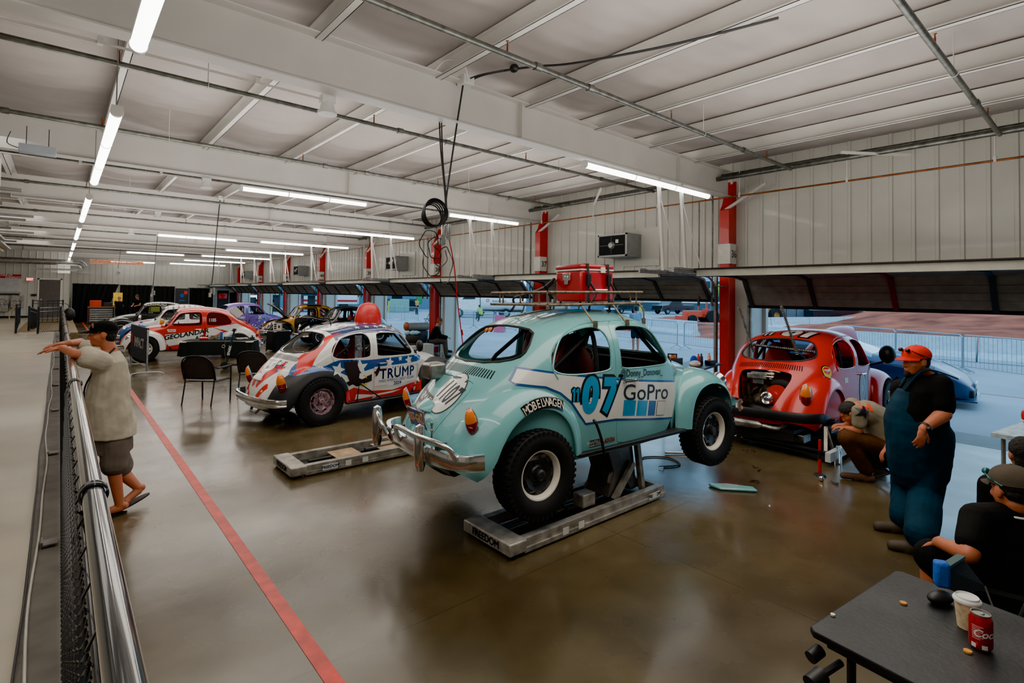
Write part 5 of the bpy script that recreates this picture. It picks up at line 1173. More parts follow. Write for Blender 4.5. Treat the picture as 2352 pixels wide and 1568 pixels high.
def flipflop(mb, a, b, w=.048, th=.014):
    a = V(a); b = V(b); d = (b-a); L = d.length; d.normalize(); s = d.cross(V((0, 0, 1))).normalized(); n = s.cross(d); P = []
    for i in range(24):
        q = 2*PI*i/24; x = math.cos(q); y = math.sin(q); P.append(a+d*(L*(.5+.5*x))+s*(w*y*(1+.15*x)))
    mb.add([p for p in P]+[p+n*th for p in P], [list(range(24)), list(range(47, 23, -1))]+[(i, i+24, (i+1) % 24+24, (i+1) % 24) for i in range(24)])
def shoe(mb, a, toe, w=.045):
    a = V(a); toe = V(toe); d = (toe-a).normalized(); mb.cap(a-d*.05+V((0, 0, -.045)), toe, w, w*.8, 14); mb.cap(a+V((0, 0, .02)), a+V((0, 0, -.05)), w*.9, w, 12); mb.cap(a+V((0, 0, -.01)), a+d*.1+V((0, 0, -.04)), w*.9, w*.85, 12)
# ---------------- man leaning on the fence
def c1(u, v, Y): return at(90+u/2.96, 700+v/2.96, Y=Y)
fx = V((-1, 0, 0)); sd = V((0, -1, 0)); YC = 6.15
sL = c1(405, 372, YC-.19); sR = sL+V((.0, .36, 0)); eL = c1(250, 335, YC-.27); wL = c1(150, 292, YC-.02); eR = eL+V((.04, .62, .05)); wR = c1(185, 262, YC+.10)
pel = c1(500, 900, YC); neck = c1(480, 318, YC)
hL = c1(520, 920, YC-.10); hR = hL+V((-.05, .2, 0)); kL = c1(508, 1120, YC-.12); aL = c1(545, 1405, YC-.12); kR = c1(575, 1150, YC+.08); aR = c1(668, 1385, YC+.02)
aL.z = .09; tL = V((aL.x-.19, aL.y, .03)); aR.z = .17; tR = V((aR.x-.20, aR.y-.12, .035))
T1 = [(pel, sd, fx, .165, .125), (pel.lerp(neck, .33)+V((-.03, 0, 0)), sd, fx, .165, .145), (pel.lerp(neck, .62), sd, fx, .175, .13), (pel.lerp(neck, .86), sd, fx, .17, .10), (neck+V((0, 0, .02)), sd, fx, .07, .06)]
limb = [dict(p=[sL, eL, wL], r=[.055, .042, .027], hand=((-1, .25, -.12), (0, -.1, 1), -1, .35)), dict(p=[sR, eR, wR], r=[.055, .042, .027], hand=((-1, -.2, -.05), (0, .1, 1), 1, .45)),
        dict(p=[hL, kL, aL], r=[.085, .058, .036], foot=tL), dict(p=[hR, kR, aR], r=[.085, .058, .036], foot=tR)]
SHIRT = CL('oatmeal shirt', 196, 186, 166); SHORT = CL('grey shorts', 112, 102, 94)
TS = [(pel+V((0, 0, .02)), sd, fx, .225, .19), (pel.lerp(neck, .2), sd, fx, .22, .185), (pel.lerp(neck, .45)+V((-.02, 0, 0)), sd, fx, .215, .17), (pel.lerp(neck, .7), sd, fx, .22, .15), (pel.lerp(neck, .9), sd, fx, .20, .12), (neck, sd, fx, .085, .075)]
wear = [('shirt', SHIRT, [('loft', TS), ('caps', ([sL+V((.02, 0, -.02)), sL.lerp(eL, .55)], [.095, .088])), ('caps', ([sR, sR.lerp(eR, .55)], [.09, .08]))], .03),
        ('shorts', SHORT, [('loft', [(pel+V((0, 0, -.12)), sd, fx, .19, .16), (pel+V((0, 0, .10)), sd, fx, .19, .15)]), ('caps', ([hL+V((0, 0, -.02)), hL.lerp(kL, .80)], [.118, .108])), ('caps', ([hR, hR.lerp(kR, .80)], [.115, .105]))], .02)]
Hd = c1(432, 200, YC)
t, P, fr, off = person('man in oatmeal t-shirt, grey shorts and black cap leaning his arms on the fence rail', Hd, (-1, .05, -.02), (-.12, 0, 1), limb, T1, SKIN2, wear, .0065, 1.0, hair=(HAIR, .025, 1))
CAPB = CL('black cap', 18, 18, 18); c = add_cap(t, P, off, 'black baseball cap with a round badge', CAPB)
o = flat('badge', [(polymesh([circ(0, 0, .022, 16)]), SIGNF), (polymesh([circ(0, 0, .015, 12)]), REDS)], TM(P(-.05, .072, .085)-off, fr[1]*-.3+V((0, -1, 0)), fr[2])); o.parent = c
mb = MB(); flipflop(mb, (aL.x+.06, aL.y, .004), (tL.x-.02, tL.y, .004)); flipflop(mb, (aR.x+.10, aR.y+.05, .075), (tR.x-.03, tR.y-.01, .006))
for (q, r_) in ((tL, aL), (tR, aR)): m_ = V(q).lerp(V(r_), .3)+V((0, 0, .03)); mb.tube([V(q)+V((0, 0, .0)), m_+V((0, 0, .025)), m_+V((.05, .045, -.02))], .006, 6); mb.tube([V(q)+V((0, 0, .0)), m_+V((0, 0, .025)), m_+V((.05, -.045, -.02))], .006, 6)
for v in range(len(mb.v)): mb.v[v] = tuple(V(mb.v[v])-off)
mb.build('sandals', mat('sandal brown', s2l(40, 28, 22), .6), t)
mb = MB(); mb.tube([V(p)-off for p in crv([neck+V((.03, -.09, .04)), neck+V((-.08, -.10, -.10)), neck+V((-.17, -.03, -.30)), neck+V((-.175, -.03, -.52))], 5)], .008, 6); mb.build('lanyard', BLACKM, t)
# ---------------- heavy man in dungarees
def c2(u, v, D): return at(1900+u/3.017, 770+v/3.017, D=D)
D2 = 4.72; f2_ = V((-.42, .90, 0)).normalized(); s2_ = V((-.90, -.42, 0)).normalized()   # s = his left side? (towards the camera)
s2_ = V((0, 0, 1)).cross(f2_)*1.0; s2_ = -s2_ if s2_.dot(_F) > 0 else s2_
nk = c2(680, 268, D2); pl = c2(630, 800, D2); ft = c2(560, 1400, D2)
shN = c2(775, 345, D2-.12); shF = c2(520, 375, D2+.2); elN = c2(805, 545, D2-.22); wrN = c2(665, 648, D2-.30)
elF = shF+f2_*.02+V((0, 0, -.30))+s2_*.08; wrF = elF+f2_*.10+V((0, 0, -.22))
hN = c2(700, 850, D2-.08); hF = c2(570, 850, D2+.12); kN = c2(680, 1100, D2-.10); kF = c2(555, 1080, D2+.12)
aN = at(1900+650/3.017, 770+1440/3.017, Z=.09); aF = at(1900+540/3.017, 770+1300/3.017, Z=.09); tN = aN+f2_*.19+V((0, 0, -.055)); tF = aF+f2_*.19+V((-.03, 0, -.055))
DEN = CL('denim', 22, 54, 72); BT_ = CL('black shirt', 14, 14, 15)
def sec(c, w, d, sh_=0): return (c+f2_*sh_, s2_, f2_, w, d)
T2 = [sec(pl, .18, .17), sec(pl.lerp(nk, .3), .19, .20, .02), sec(pl.lerp(nk, .6), .19, .17, .02), sec(pl.lerp(nk, .88), .16, .11), sec(nk, .075, .075)]
limb = [dict(p=[shN, elN, wrN], r=[.085, .064, .036], hand=((-.35, .1, -1), (-.5, -.7, .2), -1, .55, 1.08)), dict(p=[shF, elF, wrF], r=[.08, .06, .034], hand=(f2_*.6+V((0, 0, -.8)), f2_, 1, .6, 1.05)), dict(p=[hN, kN, aN], r=[.11, .075, .045], foot=tN), dict(p=[hF, kF, aF], r=[.11, .075, .045], foot=tF)]
TS = [sec(pl.lerp(nk, .12), .20, .20, .01), sec(pl.lerp(nk, .3), .212, .222, .015), sec(pl.lerp(nk, .55), .22, .20, .02), sec(pl.lerp(nk, .8), .21, .15), sec(pl.lerp(nk, .93), .16, .11), sec(nk+V((0, 0, .0)), .085, .085)]
wear = [('shirt', BT_, [('loft', TS), ('caps', ([shN, shN.lerp(elN, .72)], [.105, .098])), ('caps', ([shF, shF.lerp(elF, .7)], [.10, .09]))], .015)]
bib = [sec(pl.lerp(nk, .0)+V((0, 0, -.30)), .16, .17, .0), sec(pl.lerp(nk, .0)+V((0, 0, -.20)), .20, .215, .0), sec(pl.lerp(nk, .0)+V((0, 0, -.08)), .218, .238, .0), sec(pl.lerp(nk, .12), .228, .248, .0), sec(pl.lerp(nk, .30), .232, .250, .015), sec(pl.lerp(nk, .37), .222, .238, .035), sec(pl.lerp(nk, .50), .20, .19, .07), sec(pl.lerp(nk, .66), .17, .14, .09), sec(pl.lerp(nk, .78), .14, .10, .09)]
wear.append(('dungarees', DEN, [('loft', bib), ('caps', ([hN, kN, aN+V((0, 0, .07))], [.150, .128, .122])), ('caps', ([hF, kF, aF+V((0, 0, .07))], [.150, .128, .122]))], .02))
Hh = c2(612, 178, D2)
t, P, fr, off = person('heavy man in denim dungarees, black t-shirt and red cap standing with his back half turned', Hh, (-.80, .60, -.08), (-.05, 0, 1), limb, T2, SKIN2, wear, .0075, 1.1, hair=(mat('grey brown hair', s2l(72, 50, 36), .7), .01, 1))
REDC = CL('red cap', 214, 40, 22); c = add_cap(t, P, off, 'red baseball cap with dark sunglasses resting on it', REDC, 1.1, brim=.08)
mb = MB(); mb.ell(P(0, -.108, .052)-off, (.03, .012, .018)); o = mb.build('strap_opening', BLACKM, c)
mb = MB()
for k in (1, -1): mb.ell(P(k*.035, .092, .098)-off, (.028, .020, .018)); mb.tube([P(k*.06, .08, .095)-off, P(k*.088, .02, .06)-off, P(k*.085, -.06, .025)-off], .004, 6)
mb.build('sunglasses', BLACKM, t)
mb = MB(); mb.ell(P(0, .075, -.10)-off, (.03, .03, .035)); mb.build('beard', HAIR, t)
mb = MB(); w_ = V(wrN)+(elN-wrN)*.09-off; mb.lathe([(.047, -.011), (.051, 0), (.047, .011)], w_, (elN-wrN), 24); mb.ell(w_+(-_F*.05+_U*.0)-_Rt*.005, (.022, .022, .022)); mb.build('wristwatch', BLACKM, t)
mb = MB()
for k in (1, -1):
    a = pl.lerp(nk, .80)+f2_*.16+s2_*(k*.09); b = nk+s2_*(k*.11)+V((0, 0, .03)); cc = pl.lerp(nk, .55)-f2_*.165+s2_*(k*.05); dd = pl.lerp(nk, .1)-f2_*.18+s2_*(k*.10)
    for q in (-.012, .012): mb.tube([p-off+s2_*q for p in crv([a, b+f2_*.06, b-f2_*.05, pl.lerp(nk, .8)-f2_*.13+s2_*(k*.08), cc, dd], 5)], .010, 6)
mb.build('shoulder_straps', DEN, t)
BVs = None
mb = MB(); shoe(mb, aN, tN, .055); shoe(mb, aF, tF, .055)
for v in range(len(mb.v)): mb.v[v] = tuple(V(mb.v[v])-off)
me = vox(mb, mat('brown boot', s2l(74, 62, 50), .7), .008, 3); link('boots', me, t)
# pocket seams
mb = MB()
def bseam(pts): mb.tube([p-off for p in crv(pts, 4)], .0028, 5)
for (a, b) in (((640, 800), (650, 1100)),): pass
ST = mat('seam thread', s2l(120, 128, 130), .8)
# ---------------- crouching mechanic on a stool
def c3(u, v, D=6.1): return at(1880+u/6.815, 900+v/6.815, D=D)
f3 = (-_Rt*.92+_F*.38).normalized(); s3 = V((0, 0, 1)).cross(f3); s3 = -s3 if s3.dot(_F) > 0 else s3
nk3 = c3(600, 225); pl3 = c3(1075, 860); mid = c3(900, 400); sh1 = c3(640, 300, 5.95); sh2 = sh1-s3*.36; el1 = c3(625, 600, 5.95); wr1 = c3(430, 560, 6.1); el2 = el1-s3*.4; wr2 = c3(410, 520, 6.4)
up3 = (mid-pl3).normalized(); fr3 = V((0, 0, -1)).lerp(f3, .5).normalized()
def sec3(c, tx, w, d): tx = V(tx).normalized(); return (c, s3, tx.cross(s3).normalized(), w, d)
d1 = (mid-pl3); d2 = (nk3-mid)
T3 = [sec3(pl3, d1, .16, .12), sec3(pl3.lerp(mid, .6), d1, .165, .13), sec3(mid.lerp(nk3, .4), d2, .18, .12), sec3(mid.lerp(nk3, .85), d2, .15, .09), sec3(nk3, d2, .07, .06)]
hA = pl3+s3*.10; hB = pl3-s3*.10; kA = c3(445, 720, 5.95); aA = at(1880+740/6.815, 900+1290/6.815, Z=.08); kB = c3(620, 800, 6.45); aB = c3(960, 1215, 6.5); aB.z = .08
tA = aA+f3*.22+V((0, 0, -.04)); tB = aB+f3*.2+V((0, 0, -.04))
limb = [dict(p=[sh1, el1, wr1], r=[.055, .044, .028], hand=(f3, _U, -1, .8)), dict(p=[sh2, el2, wr2], r=[.055, .044, .028], hand=(f3, _U, 1, .8)), dict(p=[hA, kA, aA], r=[.09, .06, .04], foot=tA), dict(p=[hB, kB, aB], r=[.09, .06, .04], foot=tB)]
BRT = CL('brown work trousers', 84, 54, 30); GRT = CL('grey beige shirt', 142, 132, 112)
TS = [sec3(pl3+V((0, 0, -.0)), d1, .205, .175), sec3(pl3.lerp(mid, .4), d1, .21, .18), sec3(mid, d1+d2, .215, .17), sec3(mid.lerp(nk3, .5), d2, .21, .14), sec3(mid.lerp(nk3, .85), d2, .18, .11), sec3(nk3, d2, .08, .07)]
wear = [('shirt', GRT, [('loft', TS), ('caps', ([sh1, sh1.lerp(el1, .62)], [.08, .075])), ('caps', ([sh2, sh2.lerp(el2, .6)], [.09, .085]))], .02), ('trousers', BRT, [('loft', [sec3(pl3-d1*.18, d1, .19, .16), sec3(pl3+d1*.05, d1, .19, .15)]), ('caps', ([hA, kA], [.125, .095])), ('caps', ([kA, aA+V((0, 0, .06))], [.095, .078])), ('caps', ([hB, kB], [.125, .095])), ('caps', ([kB, aB+V((0, 0, .06))], [.095, .078]))], .02)]
t, P, fr, off = person('mechanic in grey beige t-shirt and brown trousers hunched on a stool at the red car', c3(480, 330, 6.1), f3+V((0, 0, -1.0)), f3*.6+V((0, 0, .4)), limb, T3, SKIN2, wear, .008, 1.0, hair=(HAIR, .02), eyes=False)
sm_ = [o for o in t.children if o.name.startswith('shirt')][0]
bm = bmesh.new(); bm.from_mesh(sm_.data); d = Decals(BVHTree.FromBMesh(bm)); bm.free()
o_ = c3(960, 300, 5.6)-off; Tm = TM(o_, _Rt*1.0+_U*-.13, _U+_Rt*.1)
d.put(textmesh('BAJA', .13, bold=.012, shear=.15), mat('orange print', s2l(225, 70, 24), .6), Tm, .03, .001); d.put(polymesh([star(.02, -.07, .085, .15, .42)]), BLACKM, Tm, .03, .0018)
d.build('shirt_print', sm_)
mb = MB(); shoe(mb, aA, tA, .045); shoe(mb, aB, tB, .045)
for v in range(len(mb.v)): mb.v[v] = tuple(V(mb.v[v])-off)
link('boots', vox(mb, mat('tan boot', s2l(90, 62, 44), .7), .008, 3), t)
t = thing('folding_stool', 'black folding stool under the hunched mechanic', 'stool', (pl3.x, pl3.y, 0)); zz = pl3.z-.15
mb = MB(); mb.box((0, 0, zz), (.42, .36, .03), rz=math.atan2(f3.y, f3.x)); mb.build('seat', CL('stool canvas', 12, 12, 13), t)
for s in (1, -1):
    for q in (1, -1): a = f3*(.24*q)+s3*(.16*s); b = -f3*(.22*q)+s3*(.16*s); mb = MB(); mb.cyl((a.x, a.y, .01), (b.x, b.y, zz), .013, n=8); mb.build('leg', BLACKM, t)
# ---------------- seated man with his hand on his knee (lower right)
def c4(u, v, D=2.85): return at(2080+u/3.5625, 980+v/3.5625, D=D)
f4 = (_Rt*.12+_F*.95).normalized(); s4 = V((0, 0, 1)).cross(f4); s4 = -s4 if s4.dot(_Rt) > 0 else s4    # s4 = his left, image left
nk4 = c4(900, 660); pl4 = nk4+V((0, 0, -.56))-f4*.05; shl = c4(590, 760, 2.85); shr = shl-s4*.38; ell_ = c4(520, 1040, 2.75); wrl = c4(270, 945, 2.95); elr = shr+V((0, 0, -.28)); wrr = elr+f4*.25
T4 = [(pl4, s4, f4, .19, .15), (pl4.lerp(nk4, .5), s4, f4, .2, .15), (pl4.lerp(nk4, .85), s4, f4, .19, .11), (nk4, s4, f4, .075, .07)]
hl = pl4+s4*.10; hr_ = pl4-s4*.10; kl = c4(215, 1055, 3.0); al = V((kl.x+.02, kl.y, .09)); kr = hr_+f4*.45; ar = V((kr.x, kr.y, .09))
kl0 = kl.copy()
limb = [dict(p=[shl, ell_, wrl], r=[.06, .048, .030], hand=(kl0+V((0, 0, .05))-wrl, (0, 0, 1), -1, .75)), dict(p=[shr, elr, wrr], r=[.06, .048, .03], hand=(f4, _U, 1, .5)), dict(p=[hl, kl, al], r=[.10, .062, .04], foot=al+f4*.18+V((0, 0, -.05))), dict(p=[hr_, kr, ar], r=[.10, .062, .04], foot=ar+f4*.18+V((0, 0, -.05)))]
BSH = CL('black tee', 20, 20, 20)
TS = [(pl4, s4, f4, .21, .17), (pl4.lerp(nk4, .35), s4, f4, .21, .17), (pl4.lerp(nk4, .65), s4, f4, .215, .145), (pl4.lerp(nk4, .86), s4, f4, .20, .11), (nk4+V((0, 0, -.01)), s4, f4, .085, .08)]
wear = [('shirt', BSH, [('loft', TS), ('caps', ([nk4-V((0, 0, .06)), shl+V((0, 0, .005)), shl.lerp(ell_, .66)], [.09, .084, .074])), ('caps', ([nk4-V((0, 0, .06)), shr+V((0, 0, .005)), shr.lerp(elr, .66)], [.09, .084, .074]))], .012), ('shorts', CL('black shorts', 15, 15, 16), [('loft', [(pl4+V((0, 0, -.12)), s4, f4, .2, .17), (pl4+V((0, 0, .05)), s4, f4, .2, .16)]), ('caps', ([hl, hl.lerp(kl, .97)], [.125, .10])), ('caps', ([hr_, hr_.lerp(kr, .95)], [.125, .10]))], .01)]
t, P, fr, off = person('man in black t-shirt and grey-brown cap seated with his left hand on his knee', c4(870, 520), f4+V((0, 0, -.12))-_Rt*.10, (0, 0, 1), limb, T4, SKIN2, wear, .006, 1.06, hair=(HAIR, .0, 1))
GC = CL('grey brown cap', 78, 70, 60); c = add_cap(t, P, off, 'grey-brown baseball cap with sunglasses on the brim', GC, 1.06, brim=.07)
mb = MB(); mb.ell(P(0, -.108, .048)-off, (.035, .02, .018)); mb.build('strap_opening', BLACKM, c)
mb = MB()
for k in (1, -1): mb.ell(P(k*.035, .10, .075)-off, (.028, .02, .018)); mb.tube([P(k*.06, .085, .075)-off, P(k*.089, .02, .055)-off, P(k*.087, -.05, .03)-off], .004, 6)
mb.build('sunglasses', mat('teal mirror lens', s2l(10, 90, 90), .1, .4), t)
mb = MB(); mb.tube([P(.062*math.cos(a)*1.0, -.02+.07*math.sin(a), -.115)-off for a in [PI*(1+k/10) for k in range(11)]], .006, 6); mb.build('lanyard', SIGNF, t)
def campchair(x, y, rz, z=.42, label='', w=.5, grp=None, backm=None):
    t = thing('camp_chair', label, 'chair', (x, y, 0), rz, grp); fab = CL('camp chair fabric', 22, 23, 24)
    mb = MB(); mb.grid(lambda u, v: V(((u-.5)*w, (v-.5)*.46, z-.03*math.sin(PI*u))), 8, 6); mb.build('seat', fab, t)
    mb = MB(); mb.grid(lambda u, v: V(((u-.5)*w, -.25-.12*v-.03*math.sin(PI*u), z+.03+.42*v+.04*math.sin(PI*u)*v)), 10, 8); mb.build('backrest', fab, t)
    for sx in (-1, 1):
        mb = MB(); mb.tube([(sx*w/2, .22, 0.01), (sx*w/2, -.22, z+.02)], .011, 8); mb.build('leg', BLACKM, t); mb = MB(); mb.tube([(sx*w/2, -.24, 0.01), (sx*w/2, .22, z+.02)], .011, 8); mb.build('leg', BLACKM, t)
        mb = MB(); mb.tube(crv([(sx*w/2, -.22, z), (sx*w/2, -.37, z+.44), (sx*w/2*.7, -.38, z+.49), (0, -.38, z+.50)], 5), .012, 8); mb.build('back_frame', mat('worn frame edge', s2l(62, 68, 64), .5, .4), t)
        mb = MB(); mb.box((sx*(w/2+.02), 0, z+.20), (.06, .42, .02)); mb.build('armrest', fab, t); mb = MB(); mb.cyl((sx*(w/2+.02), .2, z), (sx*(w/2+.02), .2, z+.2), .01, n=6); mb.build('arm_post', BLACKM, t)
    return t
campchair(pl4.x-f4.x*.02, pl4.y-f4.y*.02, math.atan2(f4.y, f4.x)-PI/2, pl4.z-.17, 'black camp chair under the seated man in the grey-brown cap', .56)
# ---------------- head and back of the next seated person, cut by the right edge
H5 = at(2352, 1045, D=3.55); f5 = (_Rt*.4+_F).normalized(); s5 = V((0, 0, 1)).cross(f5); s5 = -s5 if s5.dot(_Rt) > 0 else s5
nk5 = H5+V((0, 0, -.17)); pl5 = nk5+V((0, 0, -.55)); shl5 = nk5+s5*.17+V((0, 0, -.06)); shr5 = nk5-s5*.17+V((0, 0, -.06))
T5 = [(pl5, s5, f5, .17, .13), (pl5.lerp(nk5, .5), s5, f5, .18, .13), (pl5.lerp(nk5, .85), s5, f5, .16, .1), (nk5, s5, f5, .06, .06)]
limb = [dict(p=[shl5, shl5+V((0, 0, -.28))+f5*.04, shl5+V((0, 0, -.3))+f5*.3-s5*.05], r=[.05, .042, .028], hand=(f5, _U, -1, .5)), dict(p=[shr5, shr5+V((0, 0, -.28))+f5*.04, shr5+V((0, 0, -.3))+f5*.3+s5*.05], r=[.05, .042, .028], hand=(f5, _U, 1, .5))]
for s in (1, -1): k_ = pl5+s5*(.1*s)+f5*.45; limb.append(dict(p=[pl5+s5*(.09*s), k_, V((k_.x, k_.y, .09))], r=[.09, .06, .04], foot=V((k_.x, k_.y, .04))+f5*.18))
wear = [('shirt', BSH, [('loft', [(c, a, b, w*1.12, d*1.15) for c, a, b, w, d in T5]), ('caps', ([shl5, limb[0]['p'][1]], [.08, .07])), ('caps', ([shr5, limb[1]['p'][1]], [.08, .07]))], .01), ('trousers', CL('dark trousers', 24, 26, 30), [('caps', (limb[2]['p'], [.12, .085, .07])), ('caps', (limb[3]['p'], [.12, .085, .07]))], .01)]
t, P, fr, off = person('person with dark curly hair seated at the right edge, seen from behind', H5, f5, (0, 0, 1), limb, T5, SKIN, wear, .008, 1.0, hair=(mat('dark curly hair', s2l(26, 20, 16), .8, bump=1, bscale=120), .05))
campchair(pl5.x, pl5.y, math.atan2(f5.y, f5.x)-PI/2, pl5.z-.15, 'dark camp chair at the right edge under the person with curly hair', .5)
# ---------------- simple standing / seated figures further off
def figure(label, x, y, ang, h, top, bot, z0=0, pose='stand', shorts=False, skin=SKIN, hairm=HAIR, sleeves=.45, group=None, capm=None):
    f = V((math.cos(ang), math.sin(ang), 0)); s = V((0, 0, 1)).cross(f); b = V((x, y, z0)); k = h/1.75; U = V((0, 0, 1))
    if pose == 'sit': pl = b+U*.52; lean = f*.18
    elif pose == 'bend': pl = b+U*.93*k; lean = f*.16
    else: pl = b+U*.95*k; lean = f*.02
    nk = pl+U*.50*k+lean; H = nk+U*.16*k+lean*.5
    shs = [nk+s*(q*.18*k)-U*.05 for q in (1, -1)]; L = []
    for q, sh0 in zip((1, -1), shs):
        e = sh0-U*.27*k+(f*.06 if pose == 'stand' else f*.10); w = e-U*.22*k+f*.08 if pose == 'stand' else e+f*.22-U*.04-s*(q*.08)
        L.append(dict(p=[sh0, e, w], r=[.048, .04, .026], hand=((w-e), f if pose == 'stand' else U, -q, .6)))
    for q in (1, -1):
        hp = pl+s*(q*.09)
        if pose == 'sit': kn = hp+f*.44+U*(.10 if q > 0 else .0); an = V((kn.x+f.x*.05, kn.y+f.y*.05, z0+(.22 if q > 0 else .08)))
        else: kn = hp-U*.44*k+f*.02; an = V((hp.x, hp.y, z0+.08))
        L.append(dict(p=[hp, kn, an], r=[.085, .058, .038], foot=an+f*.17-U*.045))
    T = [(pl, s, f, .15, .11), (pl.lerp(nk, .5), s, f, .155, .11), (pl.lerp(nk, .86), s, f, .16, .09), (nk, s, f, .06, .06)]
    legs = []
    for l in L[2:]:
        p = l['p']; legs.append(('caps', ([p[0], p[1].lerp(p[0], .15)], [.11, .095])) if shorts else ('caps', ([p[0], p[1], p[2]+U*.03], [.108, .078, .062])))
    wear = [('shirt', top, [('loft', [(c, a, d, w*1.15, e*1.2) for c, a, d, w, e in T])]+[('caps', ([l['p'][0], l['p'][0].lerp(l['p'][1], sleeves) if sleeves < 1 else l['p'][1], l['p'][0].lerp(l['p'][1], sleeves) if sleeves < 1 else l['p'][2]], [.07, .062, .045])) for l in L[:2]], 0), ('trousers', bot, [('loft', [(pl-U*.08, s, f, .17, .13), (pl+U*.06, s, f, .165, .12)])]+legs, 0)]
    t, P, fr, off = person(label, H, f-(U*.5 if pose != 'stand' else U*0), U+f*.3, L, T, skin, wear, .012, k, hair=(hairm, .02), eyes=False, group=group)
    mb = MB()
    for l in L[2:]: mb.cap(V(l['p'][2])-U*.03-off, V(l['foot'])-off, .05, .042, 8)
    mb.build('shoes', BLACKM, t)
    if capm: add_cap(t, P, off, None, capm)
    return t
w6 = at(985, 800, D=17.6)
figure('person in black long-sleeved top and grey trousers seated by the column numbered 38', at(990, 826, D=17.4).x, at(990, 826, D=17.4).y, math.atan2(-.651, .759)+.1, 1.72, CL('black top', 12, 12, 13), CL('grey trousers', 72, 68, 60), 0, 'sit', sleeves=1.0, hairm=HAIRB)
t = thing('camp_stool', 'pale blue folding stool under the seated person by the column numbered 38', 'stool', (at(990, 826, D=17.4).x, at(990, 826, D=17.4).y, 0)); mb = MB(); mb.bb((-.2, -.2, .36), (.2, .2, .40)); mb.build('seat', CYAN, t)
for a in (1, -1):
    for b in (1, -1): mb = MB(); mb.cyl((a*.18, b*.18, 0), (-a*.12, b*.18, .36), .012, n=6); mb.build('leg', BLACKM, t)
DK = CL('navy top', 14, 16, 20); DT = CL('dark jeans', 22, 24, 30)
figure('man in black shirt with a white stripe on his back, standing at the tool chest', 2.75, 39.4, 1.5, 1.72, DK, DT, 0, 'bend', hairm=mat('fair hair', s2l(150, 120, 90), .7))
figure('man in black t-shirt bending over his hands beside the tool chest', 3.75, 39.6, -2.2, 1.84, CL('black tee far', 12, 12, 13), DT, 0, 'bend')
figure('man in black standing outside the farthest open bay, left of the pair', 11.6, 43.0, -2.0, 1.85, BT_, BT_); figure('person in black standing outside the farthest open bay, right of the pair', 12.6, 43.6, -2.4, 1.8, BT_, DT)
q = at(1460, 808, Z=0); figure('person in dark shorts and pale top standing outside beyond the turquoise car', q.x, q.y, 1.0, 1.78, CL('pale top', 120, 150, 165), CL('navy shorts', 24, 34, 48), 0, shorts=True)
q = at(1105, 738, Z=0); figure('person in yellow-green safety vest crouching in the car park', q.x, q.y, 1.5, 1.75, CL('safety vest', 170, 200, 60), DT, 0, 'sit')
q = at(957, 722, Z=0); figure('person in yellow top beside the car park fence', q.x, q.y, -1.5, 1.7, CL('yellow top', 200, 170, 90), DT)
q = at(1137, 722, Z=0); figure('person in dark clothes standing behind the tank truck', q.x, q.y, 1, 1.8, CL('maroon top', 60, 30, 40), DT)
# ================================================================ LOOSE THINGS IN THE HALL
from mathutils import Matrix
def carpt(c, x, y, z): bpy.context.view_layer.update(); return c.matrix_world @ V((x, y, z*1.06-.06))
# giant cap on the white car's roof
RC = mat('cap red vinyl', s2l(188, 14, 20), .35, coat=.2, var=.08)
p = carpt(wht, .05, 0, 1.41); t = thing('giant_red_cap', 'giant glossy red cap standing on the roof of the white beetle', 'cap', p); t.rotation_euler = (0, 0, .111)
mb = MB(); mb.grid(lambda u, v: V((.255*math.cos(2*PI*u)*max(0, math.cos(v*PI/2))**.6, .225*math.sin(2*PI*u)*max(0, math.cos(v*PI/2))**.6, .02+.43*math.sin(v*PI/2)**1.05)), 48, 16, cu=True); mb.build('crown', RC, t)
mb = MB()
def br(u, v): a = -PI/2+PI*u; return V((.24*math.cos(a)*(1+1.15*v*math.cos(a)**.5 if math.cos(a) > 0 else 1), .225*math.sin(a)*(1+.05*v), .03-.02*v-.05*v*v))
mb.grid(br, 24, 8); o = mb.build('brim', RC, t); o.modifiers.new('s', 'SOLIDIFY').thickness = .012
mb = MB(); mb.ell((0, 0, .45), (.03, .03, .015)); mb.build('button', RC, t)
for k in range(3): mb = MB(); a0 = PI/3*k; mb.tube([(.257*math.cos(a0)*math.copysign(abs(math.cos(q))**.6, math.cos(q)), .227*math.sin(a0)*math.copysign(abs(math.cos(q))**.6, math.cos(q)), .021+.43*math.sin(q)**1.05) for q in [PI*j/20 for j in range(1, 20)]], .004, 5); mb.build('seam', RC, t)
mb = MB(); mb.prism([(0, 0), (.42, .0), (.30, .07), (.15, .10)], -.12, .12, TM((0, 0, 0), (1, 0, 0), (0, 0, 1))); 
# cool box
p = carpt(blue, -.02, -.05, 1.585); t = thing('cool_box', 'red metal cool box with a white lid line strapped on the roof rack', 'cool box', p); t.rotation_euler = blue.rotation_euler
CR = mat('cool box red', s2l(176, 14, 30), .3, coat=.4, var=.1); mb = MB(); mb.bb((-.235, -.20, 0), (.235, .20, .325)); mb.build('box', CR, t, bevel=.022)
mb = MB(); mb.bb((-.24, -.205, .335), (.24, .205, .385)); mb.build('lid', CR, t, bevel=.018); mb = MB(); mb.bb((-.238, -.203, .322), (.238, .203, .338)); mb.build('lid_trim', SIGNF, t)
mb = MB(); mb.bb((-.25, -.05, .22), (-.235, .07, .30)); mb.bb((-.256, -.02, .18), (-.24, .04, .27)); mb.build('latch', CHROME, t, bevel=.004); mb = MB(); mb.bb((.04, -.215, .30), (.10, -.20, .36)); mb.build('hinge', SIGNF, t)
mb = MB(); mb.tube([(-.10, -.21, .12), (-.10, -.235, .12), (.10, -.235, .12), (.10, -.21, .12)], .009, 6); mb.build('handle', CHROME, t)
